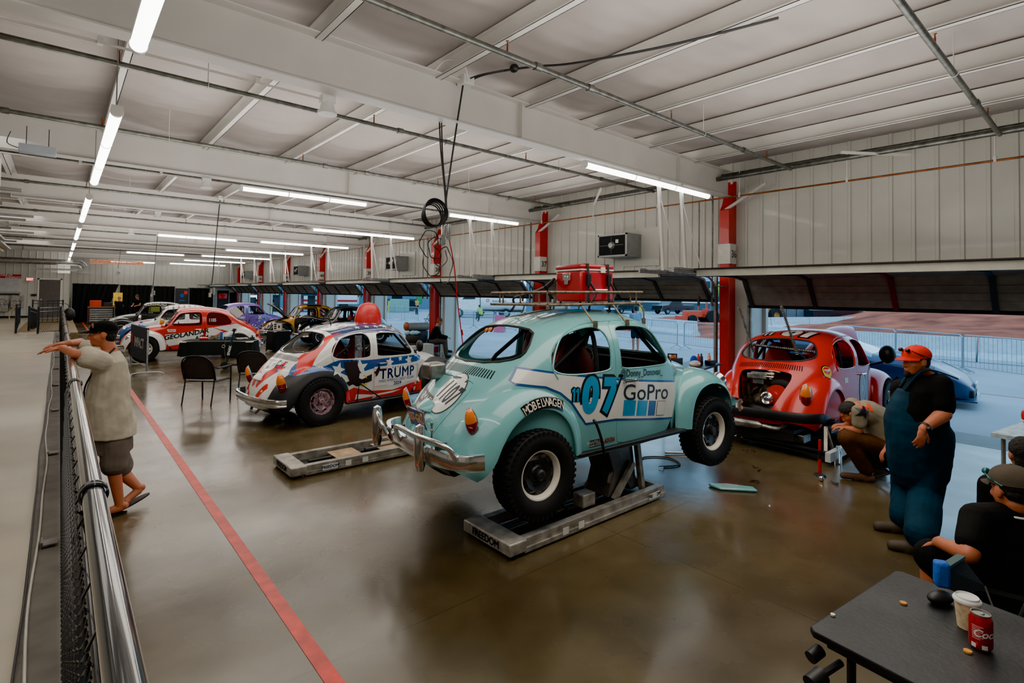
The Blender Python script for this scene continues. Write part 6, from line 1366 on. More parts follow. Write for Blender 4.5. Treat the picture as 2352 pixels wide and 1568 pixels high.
for x in (-.15, .14):
    s = thing('ratchet_strap', 'black tie-down strap over the red cool box, %s' % ('nearer its left end with a buckle' if x < 0 else 'nearer its right end'), 'strap', p); s.rotation_euler = blue.rotation_euler
    mb = MB()
    for a, b in (((x, -.215, .39), (x, .215, .39)), ((x, -.213, .39), (x-.03, -.25, -.02)), ((x, .213, .39), (x, .22, -.02))): mb.beam(a, b, .028, .004, up=(0, -1, .1) if a[1] == b[1]*0+a[1] and a[2] != b[2] else (0, 0, 1))
    mb.build('webbing', BLACKM, s, smooth=False); mb = MB(); mb.box((x-.01, -.232, .22), (.045, .03, .12)); mb.tube(crv([(x, -.24, .2), (x+.05, -.27, .08), (x-.02, -.26, -.02), (x-.03, -.25, -.12)], 4), .012, 6); mb.build('buckle', BLACKM, s)
s = thing('loose_strap', 'black ratchet strap trailing over the rear left of the roof rack', 'strap', carpt(blue, -.45, .1, 1.6)); mb = MB(); mb.tube(crv([(.3, .0, .28), (.1, .05, .16), (-.1, .1, .08), (-.25, .2, .02), (-.2, .25, -.06), (-.28, .22, -.12)], 5), .012, 6); mb.box((.12, .04, .18), (.16, .03, .04), rot=MX.Rotation(-.6, 3, 'Y')); mb.build('strap', BLACKM, s)
# ---- low floor lifts
LIFT = mat('zinc plated lift', s2l(158, 152, 142), .38, .35, var=.3, vscale=10, rvar=.1); LTOP = mat('lift top plate', s2l(170, 140, 105), .5, .2, var=.3)
def lift(label, x, y, rz, L=2.1, W=.50, raised=0, grp='low floor lifts under the cars'):
    t = thing('floor_lift', label, 'lift', (x, y, 0), rz, grp)
    for s in (1, -1): mb = MB(); mb.bb((-L/2, s*W/2-.035, .03), (L/2, s*W/2+.035, .125)); mb.bb((-L/2, s*(W/2+.045)-.01, .02), (L/2, s*(W/2+.045)+.01, .06)); mb.build('side_rail', LIFT, t, smooth=False, bevel=.004)
    mb = MB(); mb.bb((-L/2-.16, -W/2-.06, .03), (-L/2+.02, W/2+.06, .13)); mb.build('end_ramp', LIFT, t, bevel=.012); mb = MB(); mb.bb((L/2-.05, -W/2, .03), (L/2, W/2, .12)); mb.build('cross_member', LIFT, t, smooth=False)
    for s in (1, -1): mb = MB(); mb.cyl((-L/2-.1, s*(W/2+.02)-.03, .035), (-L/2-.1, s*(W/2+.02)+.03, .035), .034, n=14); mb.build('roller', BLACKM, t)
    for k, fx_ in enumerate((-.28, -.18, .38)): mb = MB(); mb.bb((fx_*L, -W/2-.0585, .04), (fx_*L+.07, -W/2-.0565, .10)); mb.build('warning_sticker', [SIGNF, SIGNF, SIGNF][k], t, smooth=False)
    flat('maker_sticker', [(polymesh([rrect(-.09, -.03, .09, .03, .01)]), SIGNF), (textmesh('FREEDOM', .045, bold=.002, shear=.2), BLU)], TM((-L/2+.28 if not raised else L/2-.2, -W/2-.056, .07), (1, 0, 0), (0, 0, 1)), t)
    flat('maker_lettering', [(textmesh('FREEDOM', .08, bold=.003), BLACKM)], TM((-L/2-.162, 0, .08), (0, -1, 0), (0, 0, 1)), t)
    mb = MB(); mb.cyl((-.2, 0, .08), (L/2-.3, 0, .08), .03, n=12); mb.cyl((-.9, .02, .07), (-.2, .02, .07), .018, n=10); mb.build('hydraulic_ram', BLACKM if not raised else STEEL, t)
    if raised:
        for s in (1, -1):
            mb = MB(); x0 = L*.38
            mb.beam((x0, s*W*.36, .10), (x0-.12, s*W*.36, .72), .05, .05, up=(1, 0, 0)); mb.beam((x0-.45, s*W*.36, .10), (x0-.15, s*W*.36, .40), .04, .06, up=(1, 0, 0)); mb.beam((x0-.12, s*W*.36, .72), (x0-.9, s*W*.36, .70), .05, .05)
            mb.build('lift_arm', LIFT, t, smooth=False)
        mb = MB(); mb.prism([(x0-.05, .12), (x0-.14, .68), (x0-.55, .66), (x0-.42, .35), (x0-.50, .12), (x0-.38, .12), (x0-.30, .32), (x0-.15, .12)], -W*.30, W*.30, TM((0, 0, 0), (1, 0, 0), (0, 0, 1)) ); mb.build('arm_web', mat('cast arm', s2l(112, 108, 104), .4, .7, var=.3), t, smooth=False, bevel=.01)
        mb = MB(); mb.bb((-.15, -W*.36, .12), (.02, -W*.10, .24)); mb.build('valve_block', LIFT, t, bevel=.01); mb = MB(); mb.bb((-.92, -.22, .70), (-.1, .22, .73)); mb.build('top_frame', LIFT, t, smooth=False)
        for k in range(3): mb = MB(); mb.tube([(x0-.3+.16*math.cos(a*PI/8), -W*.25, .25+.14*math.sin(a*PI/8)) for a in range(9)], .018, 8); mb.build('hose_guard', STEEL, t) if k == 0 else None
    else:
        mb = MB(); mb.bb((-L/2+.02, -W/2+.035, .02), (L/2-.05, W/2-.035, .03)); mb.build('floor_pan', BLACKM, t, smooth=False)
        for a, b in ((-.62, -.30), (-.05, .35), (.6, .95)): mb = MB(); mb.bb((a, -W*.34, .085), (b, W*.34, .095)); mb.build('deck_plate', LTOP, t, smooth=False, bevel=.01)
    return t
lift('low zinc floor lift lying folded left of the turquoise car', 3.18, 6.28, -.0, 2.1, .52)
lift('low floor lift under the turquoise car with its arm raised', 3.82, 3.42, -.0, 1.95, .50, 1)
t = thing('floor_lift', 'dark scissor lift platform with white arms under the red car', 'lift', (7.85, 2.75, 0), 0); mb = MB(); mb.bb((-.5, -.28, .08), (-.44, .95, .15)); mb.bb((-.5, -.3, .10), (-.38, .95, .13)); mb.bb((.5, -.28, .08), (.56, .95, .15)); mb.bb((-.5, .9, .08), (.56, .96, .15)); mb.build('frame', BLACKM, t, smooth=False)
mb = MB(); mb.bb((-.62, -.36, .06), (1.0, -.30, .17)); mb.build('side_rail', mat('white lift rail', s2l(200, 205, 205), .4), t, smooth=False)
for a, b in (((-.5, .9, .1), (-.3, .8, .42)), ((-.5, .8, .1), (-.1, .9, .40)), ((-.45, -.25, .12), (-.3, -.2, .42)), ((-.2, -.25, .12), (-.3, -.2, .42))): mb = MB(); mb.beam(a, b, .04, .02); mb.build('arm', LIFT, t, smooth=False)
mb = MB(); mb.bb((-.35, .05, .15), (-.1, .3, .26)); mb.build('pump_box', STEEL, t, bevel=.01); mb = MB(); mb.bb((-.1, -.2, .3), (.9, .7, .36)); mb.build('platform', BLACKM, t, smooth=False)
t = thing('jack_stand', 'red and black jack stand beside the dark lift', 'jack', (6.80, 2.36, 0)); mb = MB(); mb.cyl((0, 0, .02), (0, 0, .20), .018, n=10); mb.build('lower_post', REDS, t); mb = MB(); mb.cyl((0, 0, .20), (0, 0, .30), .020, n=10); mb.build('collar', BLACKM, t); mb = MB(); mb.cyl((0, 0, .30), (0, 0, .42), .016, n=10); mb.build('upper_post', REDS, t); mb = MB(); mb.lathe([(.0, 0), (.07, 0), (.06, .02), (.02, .035)], n=16); mb.build('base', BLACKM, t)
# floor litter
def T1(name, label, cat, mb, m, **k): return tag(mb.build(name, m, **k), label, cat)
mb = MB(); mb.prism([(-.24, .02), (-.05, .09), (.22, .07), (.25, -.03), (-.12, -.09), (-.2, -.03)], .003, .03, MX.Translation((5.57, 2.80, 0)) @ MX.Rotation(-1.0, 4, 'Z')); T1('paint_scrap', 'turquoise and olive folded body scrap lying on the floor right of the turquoise car', 'scrap', mb, [TURQ], bevel=.01)
mb = MB(); mb.cyl((6.10, 3.98, .02), (6.42, 3.72, .02), .014, n=10); mb.cyl((6.42, 3.72, .02), (6.50, 3.60, .02), .018, n=6); T1('ratchet_wrench', 'chrome wrench lying on the floor under the front fender', 'wrench', mb, CHROME)
mb = MB(); mb.tube(crv([(5.55, 3.95, .01), (5.75, 4.05, .01), (5.98, 3.85, .01), (5.85, 3.6, .01), (5.62, 3.68, .01)], 5), .008, 6); mb.tube(crv([(5.55, 3.95, .01), (5.50, 3.98, .03), (5.46, 3.92, .02)], 3), .005, 6); mb.tube(crv([(5.62, 3.68, .01), (5.57, 3.66, .03), (5.54, 3.70, .02)], 3), .005, 6); T1('bungee_cord', 'tan bungee cord with hooks curled on the floor', 'cord', mb, mat('tan cord', s2l(120, 96, 70), .6))
mb = MB(); mb.ell((6.62, 2.28, .03), (.03, .03, .03), n=10, k=6); T1('lug_nut', 'shiny steel ball-like nut on the floor beside the jack stand', 'nut', mb, CHROME)
mb = MB(); mb.box((6.66, 2.16, .015), (.10, .04, .02), rz=.8); T1('clip', 'small steel clip on the floor by the shiny nut', 'clip', mb, STEEL)
mb = MB(); mb.lathe([(0, 0), (.045, 0), (.045, .16), (.02, .2), (.02, .23), (0, .23)], (7.45, 2.38, 0), n=14); T1('water_bottle', 'clear plastic water bottle on the floor by the mechanic', 'bottle', mb, mat('clear plastic', (.8, .9, .95), .05, trans=.9))
mb = MB(); mb.box((5.40, 2.33, .006), (.03, .015, .01), rz=.4); T1('cigarette_end', 'tiny white butt on the bare floor right of centre', 'litter', mb, SIGNF)
for k, (x, y, r) in enumerate(((7.0, 3.55, .06), (7.15, 3.35, .08), (6.45, 2.95, .07), (6.0, 2.75, .04))):
    mb = MB(); random.seed(k)
    for q in range(7): mb.box((x+random.uniform(-r, r), y+random.uniform(-r, r), .006), (random.uniform(.01, .05), random.uniform(.006, .018), .006), rz=random.uniform(0, 3))
    T1('rust_debris', ['rusty flakes on the floor behind the red car', 'larger patch of rusty flakes behind the red car', 'dark rubber scraps in front of the dark lift', 'few dark crumbs on the floor near the red jack stand'][k], 'debris', mb, mat('rust flakes', s2l(60, 34, 26), .8), smooth=False).__setitem__('kind', 'stuff')
# ---- table with the black cloth, its clutter, chairs, scooter, banner barrier
def drapedtable(label, x, y, rz, L, W, H, low, seed=1):
    t = thing('draped_table', label, 'table', (x, y, 0), rz)
    mb = MB(); mb.bb((-L/2, -W/2, H-.04), (L/2, W/2, H-.008)); mb.build('tabletop', SIGNF, t, smooth=False)
    for a in (-1, 1):
        for b in (-1, 1): m2 = MB(); m2.cyl((a*(L/2-.2), b*(W/2-.08), 0), (a*(L/2-.2), b*(W/2-.1), H-.04), .014, n=8); m2.build('leg', BLACKM, t)
    c = thing('tablecloth', label.replace('table', 'tablecloth').replace('draped with', 'made of') if False else 'black cloth hanging over the %s' % ('long table in front of the red and white car' if L > 1 else 'small table by the black cars'), 'tablecloth', (x, y, 0), rz)
    mb = MB()
    def fn(u, v):
        a = 2*PI*u; cx = math.copysign(abs(math.cos(a))**.28, math.cos(a)); sx_ = math.copysign(abs(math.sin(a))**.28, math.sin(a))
        if v < .4: f = v/.4; return V((cx*L/2*f, sx_*W/2*f, H+.002))
        f = (v-.4)/.6; d = (H-low)*f*(1+.35*abs(cx*sx_)**6); w = 1+.035*f*math.sin(a*11+seed)+.03*f
        return V((cx*(L/2+.01)*w, sx_*(W/2+.01)*w, H-d))
    mb.grid(fn, 150, 22, cu=True); mb.build('cloth', DRAPE, c, weld=False); return t
A_ = -.50
drapedtable('long folding table draped in black in front of the red and white car', 3.42, 16.35, A_, 1.83, .74, .72, .34)
def onT(x, y, z=.724): return V((3.42+x*math.cos(A_)-y*math.sin(A_), 16.35+x*math.sin(A_)+y*math.cos(A_), z))
random.seed(5)
mb = MB(); mb.T = Matrix.Translation(onT(-.42, 0)); mb.lathe([(0, 0), (.10, 0), (.12, .05), (.09, .07), (0, .08)], n=18); T1('red_bowl', 'red bowl on the long black table', 'bowl', mb, REDP)
mb = MB(); mb.T = Matrix.Translation(onT(-.15, .05)); [mb.tube([(random.uniform(-.15, .15), random.uniform(-.1, .1), random.uniform(.01, .12)) for _ in range(5)], .007, 5) for k in range(8)]; T1('wiring_loom', 'tangled tan wiring loom on the long black table', 'wiring', mb, mat('loom', s2l(120, 112, 90), .7)).__setitem__('kind', 'stuff')
mb = MB(); mb.T = Matrix.Translation(onT(.02, .0)); mb.bb((-.03, -.03, 0), (.03, .03, .22)); T1('black_flask', 'dark upright flask on the long black table', 'flask', mb, BLU, bevel=.01)
mb = MB(); mb.T = Matrix.Translation(onT(.22, .05)); mb.bb((-.14, -.07, 0), (.12, .07, .09)); T1('tool_case', 'dark teal case on the long black table', 'case', mb, mat('teal case', s2l(24, 50, 58), .5), bevel=.01)
mb = MB(); mb.T = Matrix.Translation(onT(.55, .02)); mb.bb((-.16, -.1, 0), (.14, .1, .05)); T1('parts_tray', 'flat grey parts tray on the right half of the long black table', 'tray', mb, STEEL, bevel=.01)
mb = MB(); mb.T = Matrix.Translation(onT(.80, .05)); mb.bb((-.05, -.05, 0), (.05, .05, .07)); mb.cyl((0, 0, .07), (0, 0, .12), .02); T1('small_jar', 'small dark jar at the right end of the long black table', 'jar', mb, BLACKM)
drapedtable('small table draped in black carrying a printed box', 5.85, 19.3, .3, .62, .5, .74, .08, 4)
mb = MB(); mb.bb((-.13, -.10, 0), (.13, .10, .24)); mb.T = None; o = mb.build('printed_box', CREAM, smooth=False); o.location = (5.80, 19.25, .744); o.rotation_euler = (0, 0, -.5); tag(o, 'cream cardboard box with black print on the small draped table', 'box')
flat('print', [(polymesh([rect(-.10, .02+.07*k-.10, -.02, .07+.07*k-.10) for k in range(3)]+[rect(.03, -.04, .09, .05)]), BLACKM)], TM((0, -.102, .12), (1, 0, 0), (0, 0, 1)), o)
def rattan(x, y, rz, label):
    t = thing('rattan_chair', label, 'chair', (x, y, 0), rz, 'black rattan armchairs'); RT_ = mat('rattan weave', s2l(52, 46, 44), .6, bump=.8, bscale=90)
    mb = MB(); mb.bb((-.24, -.22, .41), (.24, .24, .435)); mb.build('seat', RT_, t, bevel=.01)
    mb = MB(); mb.grid(lambda u, v: V(((u-.5)*.56, -.24-.10*v-.10*(4*(u-.5)**2-1)*-.0-.06*(1-4*(u-.5)**2), .47+(.42*(1-.35*(2*abs(u-.5))**3))*v)), 20, 12); o = mb.build('backrest', RT_, t); o.modifiers.new('s', 'SOLIDIFY').thickness = .018
    mb = MB(); mb.tube(crv([(-.29, -.24, .45), (-.29, -.33, .72), (-.2, -.38, .86), (0, -.40, .90), (.2, -.38, .86), (.29, -.33, .72), (.29, -.24, .45)], 5), .013, 8); mb.build('back_frame', BLACKM, t)
    for s in (1, -1):
        mb = MB(); mb.tube(crv([(s*.27, -.33, .0), (s*.27, -.25, .42), (s*.28, -.26, .5)], 4), .013, 8); mb.build('leg', BLACKM, t)
        mb = MB(); mb.tube(crv([(s*.27, .27, 0), (s*.28, .25, .60), (s*.29, .18, .655), (s*.29, -.15, .66), (s*.29, -.32, .70)], 5), .015, 8); mb.build('leg', BLACKM, t)
        mb = MB(); mb.tube([(s*.27, -.25, .42), (s*.275, .26, .42)], .012, 6); mb.build('side_rail', BLACKM, t)
rattan(2.14, 11.12, R(47-90), 'black rattan armchair standing free, left of the pair'); rattan(3.12, 11.45, R(50-90), 'black rattan armchair half hidden by the white beetle, right of the pair')
t = thing('electric_scooter', 'dark kick scooter parked in front of the long black table', 'scooter', (3.42, 15.55, 0), -.50)
mb = MB(); mb.cyl((-.02, 0, .12), (.16, 0, 1.02), .022, n=10); mb.build('stem', mat('scooter teal', s2l(20, 46, 54), .35), t); mb = MB(); mb.cyl((.155, -.2, 1.04), (.155, .2, 1.04), .014, n=8); mb.bb((.13, -.05, 1.0), (.19, .05, 1.08)); mb.build('handlebar', BLACKM, t); mb = MB(); mb.bb((.02, -.07, .10), (.85, .07, .14)); mb.build('deck', BLACKM, t, bevel=.01)
for x in (-.06, .92): mb = MB(); mb.lathe([(.0, -.02), (.09, -.02), (.10, 0), (.09, .02), (0, .02)], (x, 0, .10), (0, 1, 0), 20); mb.build('wheel', RUB, t)
flat('stem_lettering', [(textmesh('SPARK', .09, bold=.002), SIGNF)], TM((.06, -.024, .5), (.18, 0, .9), (-.9, 0, .18)), t)
mb = MB(); mb.tube(crv([(.14, -.1, 1.0), (.0, -.15, .8), (-.05, -.05, .5), (-.02, 0, .2)], 5), .005, 5); mb.tube([(-.06+.04*math.cos(a), -.12, .62+.04*math.sin(a)) for a in range(7)], .008, 6); mb.build('cable', ALU, t)
t = thing('banner_barrier', 'steel crowd barrier wrapped in a black banner beside the red and white car', 'barrier', (1.66, 15.5, 0)); d = V((-.15, 1.95, 0)); BNR = mat('banner cloth', s2l(24, 36, 46), .7, bump=.3, bscale=30)
mb = MB(); mb.tube([(0, 0, .10), (0, 0, 1.06), tuple(V((0, 0, 1.12))+d*.03), tuple(V((0, 0, 1.12))+d*.97), tuple(d+V((0, 0, 1.06))), tuple(d+V((0, 0, .1)))], .02, 8); mb.tube([(0, 0, .2), tuple(d+V((0, 0, .2)))], .014, 6); mb.build('frame', ALU, t)
for q in (0, 1): mb = MB(); e = d*q; mb.tube(crv([e+V((-.32, -.03, .0)), e+V((-.25, 0, .06)), e+V((.22, 0, .06)), e+V((.34, .0, .01))], 4), .018, 8); mb.build('foot', ALU, t)
mb = MB(); mb.add([(-.025, .02, .32), tuple(d+V((-.025, -.02, .30))), tuple(d+V((-.025, -.02, 1.15))), (-.025, .02, 1.14), (.025, .02, .28), tuple(d+V((.025, -.02, .28))), tuple(d+V((.025, -.02, 1.15))), (.025, .02, 1.14)], [(0, 1, 2, 3), (7, 6, 5, 4), (3, 2, 6, 7), (0, 4, 5, 1), (0, 3, 7, 4), (1, 5, 6, 2)]); mb.build('banner_sheet', BNR, t, smooth=False)
flat('lettering', [(textmesh('IMPACT', .34, bold=.01, sx=.95), SIGNF)], TM(V((-.032, 0, .72))+d*.42, -d, (0, 0, 1)), t)
flat('emblem', [(polymesh([[(-.16, -.1), (-.02, .02), (-.14, .16), (-.06, .16), (.04, .06), (.10, .16), (.16, .16), (.08, 0), (.18, -.1), (.1, -.1), (.02, -.04), (-.08, -.1)]]), REDS)], TM(V((-.032, 0, .78))+d*.88, -d, (0, 0, 1)), t)
# tool chest at the back, tyres and boxes by column 38, work table by column 36
t = thing('tool_chest', 'black tool chest with silver drawer fronts against the curtains', 'tool chest', (1.95, 40.6, 0)); mb = MB(); mb.bb((-.62, -.3, .1), (.62, .3, 1.0)); mb.build('cabinet', BLACKM, t, smooth=False)
for k in range(6): m2 = MB(); m2.bb((-.55, -.325, .18+.13*k), (.55, -.30, .20+.13*k+.06)); m2.build('drawer', [ALU, BLACKM][0], t, smooth=False)
mb = MB(); mb.bb((-.64, -.32, 1.0), (.64, .32, 1.05)); mb.build('worktop', mat('timber top', s2l(150, 110, 70), .5), t, smooth=False)
mb = MB(); mb.bb((-.64, -.34, .12), (-.62, -.2, .95)); mb.build('side_trim', REDS, t)
mb = MB(); mb.bb((1.40, 40.45, 1.05), (1.95, 40.75, 1.42)); T1('red_tool_box', 'bright orange-red box on the left of the tool chest', 'box', mb, mat('orange red', s2l(205, 48, 20), .5), bevel=.02)
mb = MB(); mb.bb((2.05, 40.45, 1.05), (2.5, 40.75, 1.30)); T1('battery_charger', 'small black charger on the right of the tool chest', 'charger', mb, BLACKM, bevel=.02)
mb = MB(); mb.bb((2.62, 42.2, 1.1), (3.1, 42.25, 1.9)); T1('yellow_sheet', 'yellow sheet hanging between the black curtains', 'sheet', mb, YEL)
mb = MB(); mb.bb((4.45, 40.6, .7), (4.95, 40.9, 1.25)); T1('green_case', 'yellow-green case behind the man with his hands together', 'case', mb, mat('lime case', s2l(110, 120, 30), .5), bevel=.02)
mb = MB(); mb.lathe([(.16, -.11), (.30, -.12), (.34, -.06), (.34, .06), (.30, .12), (.16, .11)], n=32, closed=True); tm = mb.mesh('tyre', RUB)
tp = at(955, 810, D=17.2); tp.z = 0
for k in range(3):
    t = thing('spare_tyre', ['black tyre at the bottom of the stack by the seated person', 'black tyre in the middle of the stack by the seated person', 'black tyre on top of the stack by the seated person'][k], 'tyre', (tp.x, tp.y, .13+.245*k), group='spare tyres stacked by the wall'); link('tread_ring', tm, t)
t = thing('plastic_bag', 'crumpled blue-white bag on the tyre stack', 'bag', (tp.x-.1, tp.y+.05, .74)); mb = MB(); random.seed(2); [mb.ell((random.uniform(-.2, .25), random.uniform(-.1, .1), .06), (.12, .08, random.uniform(.04, .1)), n=8, k=5) for _ in range(5)]; mb.build('film', mat('pale film', s2l(150, 190, 205), .2, coat=.5), t)
q = at(968, 812, D=16.6); q.z = 0
for k, (dx, w, h, lb) in enumerate(((-.35, .4, .45, 'white carton leaning open left of the tyre stack'), (.15, .35, .5, 'grey white carton in front of the tyre stack'))): mb = MB(); mb.bb((q.x+dx-w/2, q.y-.2, 0), (q.x+dx+w/2, q.y+.2, h)); T1('carton', lb, 'box', mb, mat('carton', s2l(170, 162, 150), .8), smooth=False)
q = at(965, 775, D=17.8); q.z = 0; t = thing('gas_cylinder', 'grey horizontal tank with an orange end behind the seated person', 'cylinder', (q.x, q.y+.3, .95)); mb = MB(); mb.cyl((-.35, 0, 0), (.45, 0, 0), .14, n=20); mb.build('tank', mat('tank grey', s2l(120, 112, 104), .5), t); mb = MB(); mb.ell((-.36, 0, .02), (.08, .15, .15)); mb.build('end_cap', mat('orange cap', s2l(130, 60, 20), .5), t)
mb = MB(); mb.bb((-.3, -.15, -.95), (.4, .15, -.14)); mb.build('stand', BLACKM, t, smooth=False)
WT = V((8.7, 5.15, 0)); t = thing('work_table', 'small table of tools between the turquoise fender and the red column', 'table', WT, .2); mb = MB(); mb.bb((-.85, -.3, .80), (.85, .3, .83)); mb.build('tabletop', BLACKM, t, smooth=False)
for a in (-.7, .7):
    for b in (-.22, .22): mb = MB(); mb.cyl((a, b, 0), (a, b, .80), .015, n=8); mb.build('leg', BLACKM, t)
def wt(x, y): return Matrix.Translation(WT+V((x, y, .832)))
mb = MB(); mb.T = wt(-.45, .1); mb.bb((-.2, -.09, 0), (.2, .09, .16)); mb.tube([(-.12, 0, .14), (-.12, 0, .24), (.14, 0, .22), (.14, 0, .14)], .015, 6); T1('tool_bag', 'dark tool carrier with a handle and orange contents on the tool table', 'tool bag', mb, BLACKM)
mb = MB(); mb.T = wt(-.32, .1); mb.ell((-.1, 0, .17), (.07, .05, .05)); T1('orange_drill', 'orange drill sticking out of the dark tool carrier', 'drill', mb, mat('drill orange', s2l(200, 100, 30), .5))
mb = MB(); mb.T = wt(-.12, -.15); mb.ell((0, 0, .06), (.13, .09, .06)); T1('work_gloves', 'cream work gloves on the tool table', 'gloves', mb, CREAM)
mb = MB(); mb.T = wt(.10, .0); mb.ell((0, 0, .09), (.08, .06, .09)); T1('blue_rag', 'bright blue rag on the tool table', 'rag', mb, mat('rag blue', s2l(20, 70, 180), .8))
for k, (x, m, lb) in enumerate(((.26, REDS, 'red spray can on the tool table'), (.36, BLACKM, 'black bottle on the tool table'), (.64, AMBL, 'amber bottle at the right end of the tool table'))): mb = MB(); mb.T = wt(x, 0); mb.lathe([(0, 0), (.032, 0), (.032, .14), (.015, .16), (.015, .20), (0, .2)], n=14); T1('bottle', lb, 'bottle', mb, m)
mb = MB(); mb.T = wt(.5, -.1); mb.bb((-.1, -.06, 0), (.1, .06, .08)); T1('small_case', 'small black case on the tool table', 'case', mb, BLACKM, bevel=.01)
# ---- black table lower right with cup, can, chair etc.
TB = mat('scuffed black table', (.016, .017, .018), .5, var=.5, vscale=5, bump=.15, bscale=60, spec=.4); HT = .86
A = V((2.10, .77, HT)); B = V((2.86, .68, HT)); ex = (B-A).normalized(); ey = V((ex.y, -ex.x, 0)); Lt = 1.5; W_ = (B-A).length
t = thing('folding_table', 'scuffed black folding table in the lower right corner', 'table', (A.x, A.y, 0)); 
def tb(u, v, z=0): return ex*u+ey*v+V((0, 0, HT+z))
mb = MB(); P = [(0.02, 0), (W_-.02, 0), (W_, .02), (W_, Lt), (0, Lt), (0, .02)]; mb.add([tb(a, b, -.028) for a, b in P]+[tb(a, b, 0) for a, b in P], [list(range(6)), list(range(11, 5, -1))]+[(i, i+6, (i+1) % 6+6, (i+1) % 6) for i in range(6)]); mb.build('tabletop', TB, t, smooth=False, bevel=.006)
mb = MB(); mb.tube([tb(.07, .06, -.04), tb(W_-.07, .06, -.04)], .014, 8); mb.tube([tb(.05, .05, -.05), tb(.05, Lt, -.05)], .014, 8); mb.build('under_frame', BLACKM, t)
for a in (.06, W_-.06):
    for b in (.12, Lt-.15): mb = MB(); q = tb(a, b, 0); mb.tube([q+V((0, 0, -.04)), V((q.x, q.y, .45)), V((q.x, q.y, .01))], .015, 8); mb.build('leg', FBLK, t)
for b in (.12,): mb = MB(); mb.tube([tb(.06, b, -.42), tb(W_-.06, b, -.42)], .012, 8); mb.build('leg_brace', FBLK, t)
mb = MB(); mb.tube([tb(.03, .10, -.08), tb(-.06, .08, -.10)], .012, 8); mb.cyl(tb(-.06, .08, -.10), tb(-.12, .07, -.115), .028, n=12); mb.build('clamp_knob', BLACKM, t)
mb = MB(); mb.cyl(tb(-.02, .02, -.09), tb(.03, .03, -.075), .022, n=12); mb.build('clamp_knob', BLACKM, t)
Ab = V((A.x, A.y, 0))
def onB(px, py): return at(px, py, Z=HT+.001)
c = onB(2222, 1440); t = thing('paper_cup', 'printed paper coffee cup with a white lid on the black table', 'cup', c); mb = MB(); mb.lathe([(0, 0), (.029, 0), (.039, .098), (.036, .098)], n=32); mb.build('cup_body', mat('cup print', s2l(214, 192, 150), .6, var=.25, vscale=45), t); mb = MB(); mb.lathe([(.042, .094), (.043, .100), (.040, .106), (.036, .108), (.034, .114), (.033, .113), (.031, .108), (0, .108)], n=32); mb.build('lid', WHP, t)
c = onB(2253, 1488); t = thing('drinks_can', 'red and white drinks can with a silver top next to the coffee cup', 'can', c); CANR = mat('can red', s2l(196, 12, 26), .25, .5, coat=.4, var=.03)
mb = MB(); mb.lathe([(.0, .003), (.024, .0), (.032, .012), (.033, .02), (.033, .100), (.027, .116)], n=40); mb.build('can_body', CANR, t); mb = MB(); mb.lathe([(.027, .116), (.0275, .121), (.025, .121), (.024, .116), (0, .116)], n=32); mb.ell((.006, -.004, .118), (.010, .006, .001)); mb.build('can_top', ALU, t)
def wrap(me, ang, z, m, name, r=.0334, par=None):
    mb = MB(); bm = gridcut(me, .006); bm.verts.index_update()
    mb.add([(r*math.cos(ang+v.co.x/r), r*math.sin(ang+v.co.x/r), z+v.co.y) for v in bm.verts], [[v.index for v in f.verts] for f in bm.faces]); bm.free(); return mb.build(name, m, par, weld=False)
va = math.atan2(-c.y, -c.x)
wrap(joinm([polymesh([rect(-.022, .028-.006*k, .010-.004*((k*5) % 3), .031-.006*k) for k in range(8)])]), va-.1, .055, mat('pink print', s2l(225, 150, 150), .4), 'small_print', par=t)
wrap(polymesh([rect(-.024, -.006, -.010, .008), rect(.006, -.006, .022, .008)]), va-.1, .018, WHP, 'label_patches', .0336, t)
wrap(textmesh('Coca-Cola', .034, shear=.35, bold=.0008), va+1.5, .062, WHP, 'lettering', .0336, t); bpy.data.objects[t.children[-1].name].rotation_euler = (0, 0, 0)
for i, (px, py, r_, lb, m) in enumerate(((2075, 1386, .012, 'orange bottle cap with a green edge on the black table', mat('orange cap small', s2l(200, 130, 20), .4)), (2223, 1497, .012, 'orange-yellow bottle cap in front of the drinks can', mat('yellow cap small', s2l(220, 150, 30), .4)), (1913, 1413, .008, 'tiny tan crumb near the table corner', CREAM))): c = onB(px, py); mb = MB(); mb.lathe([(0, .006), (r_, .006), (r_*1.05, .0), (0, 0)], c, n=18); T1('loose_bottle_top' if i < 2 else 'crumb', lb, 'bottle top' if i < 2 else 'crumb', mb, m)
c = onB(2160, 1385); t = thing('black_pouch', 'black pouch on the table edge under the blue holder', 'pouch', c); mb = MB(); mb.ell((0, 0, .022), (.055, .032, .024), rot=MX.Rotation(-.5, 3, 'Z')); mb.build('pouch', BLACKM, t)
t = thing('can_holder', 'bright blue padded can holder at the far edge of the black table', 'can holder', onB(2163, 1372)+V((.0, .0, .045))); mb = MB(); mb.box((0, 0, .05), (.05, .05, .10), rz=.5); mb.build('sleeve', mat('holder blue', s2l(10, 90, 190), .7, bump=.4, bscale=60), t, bevel=.012)
mb = MB(); c = onB(2212, 1383); mb.box(c+V((0, 0, .01)), (.05, .012, .008), rz=.3); T1('pocket_knife', 'small silver pocket knife behind the coffee cup', 'knife', mb, ALU)
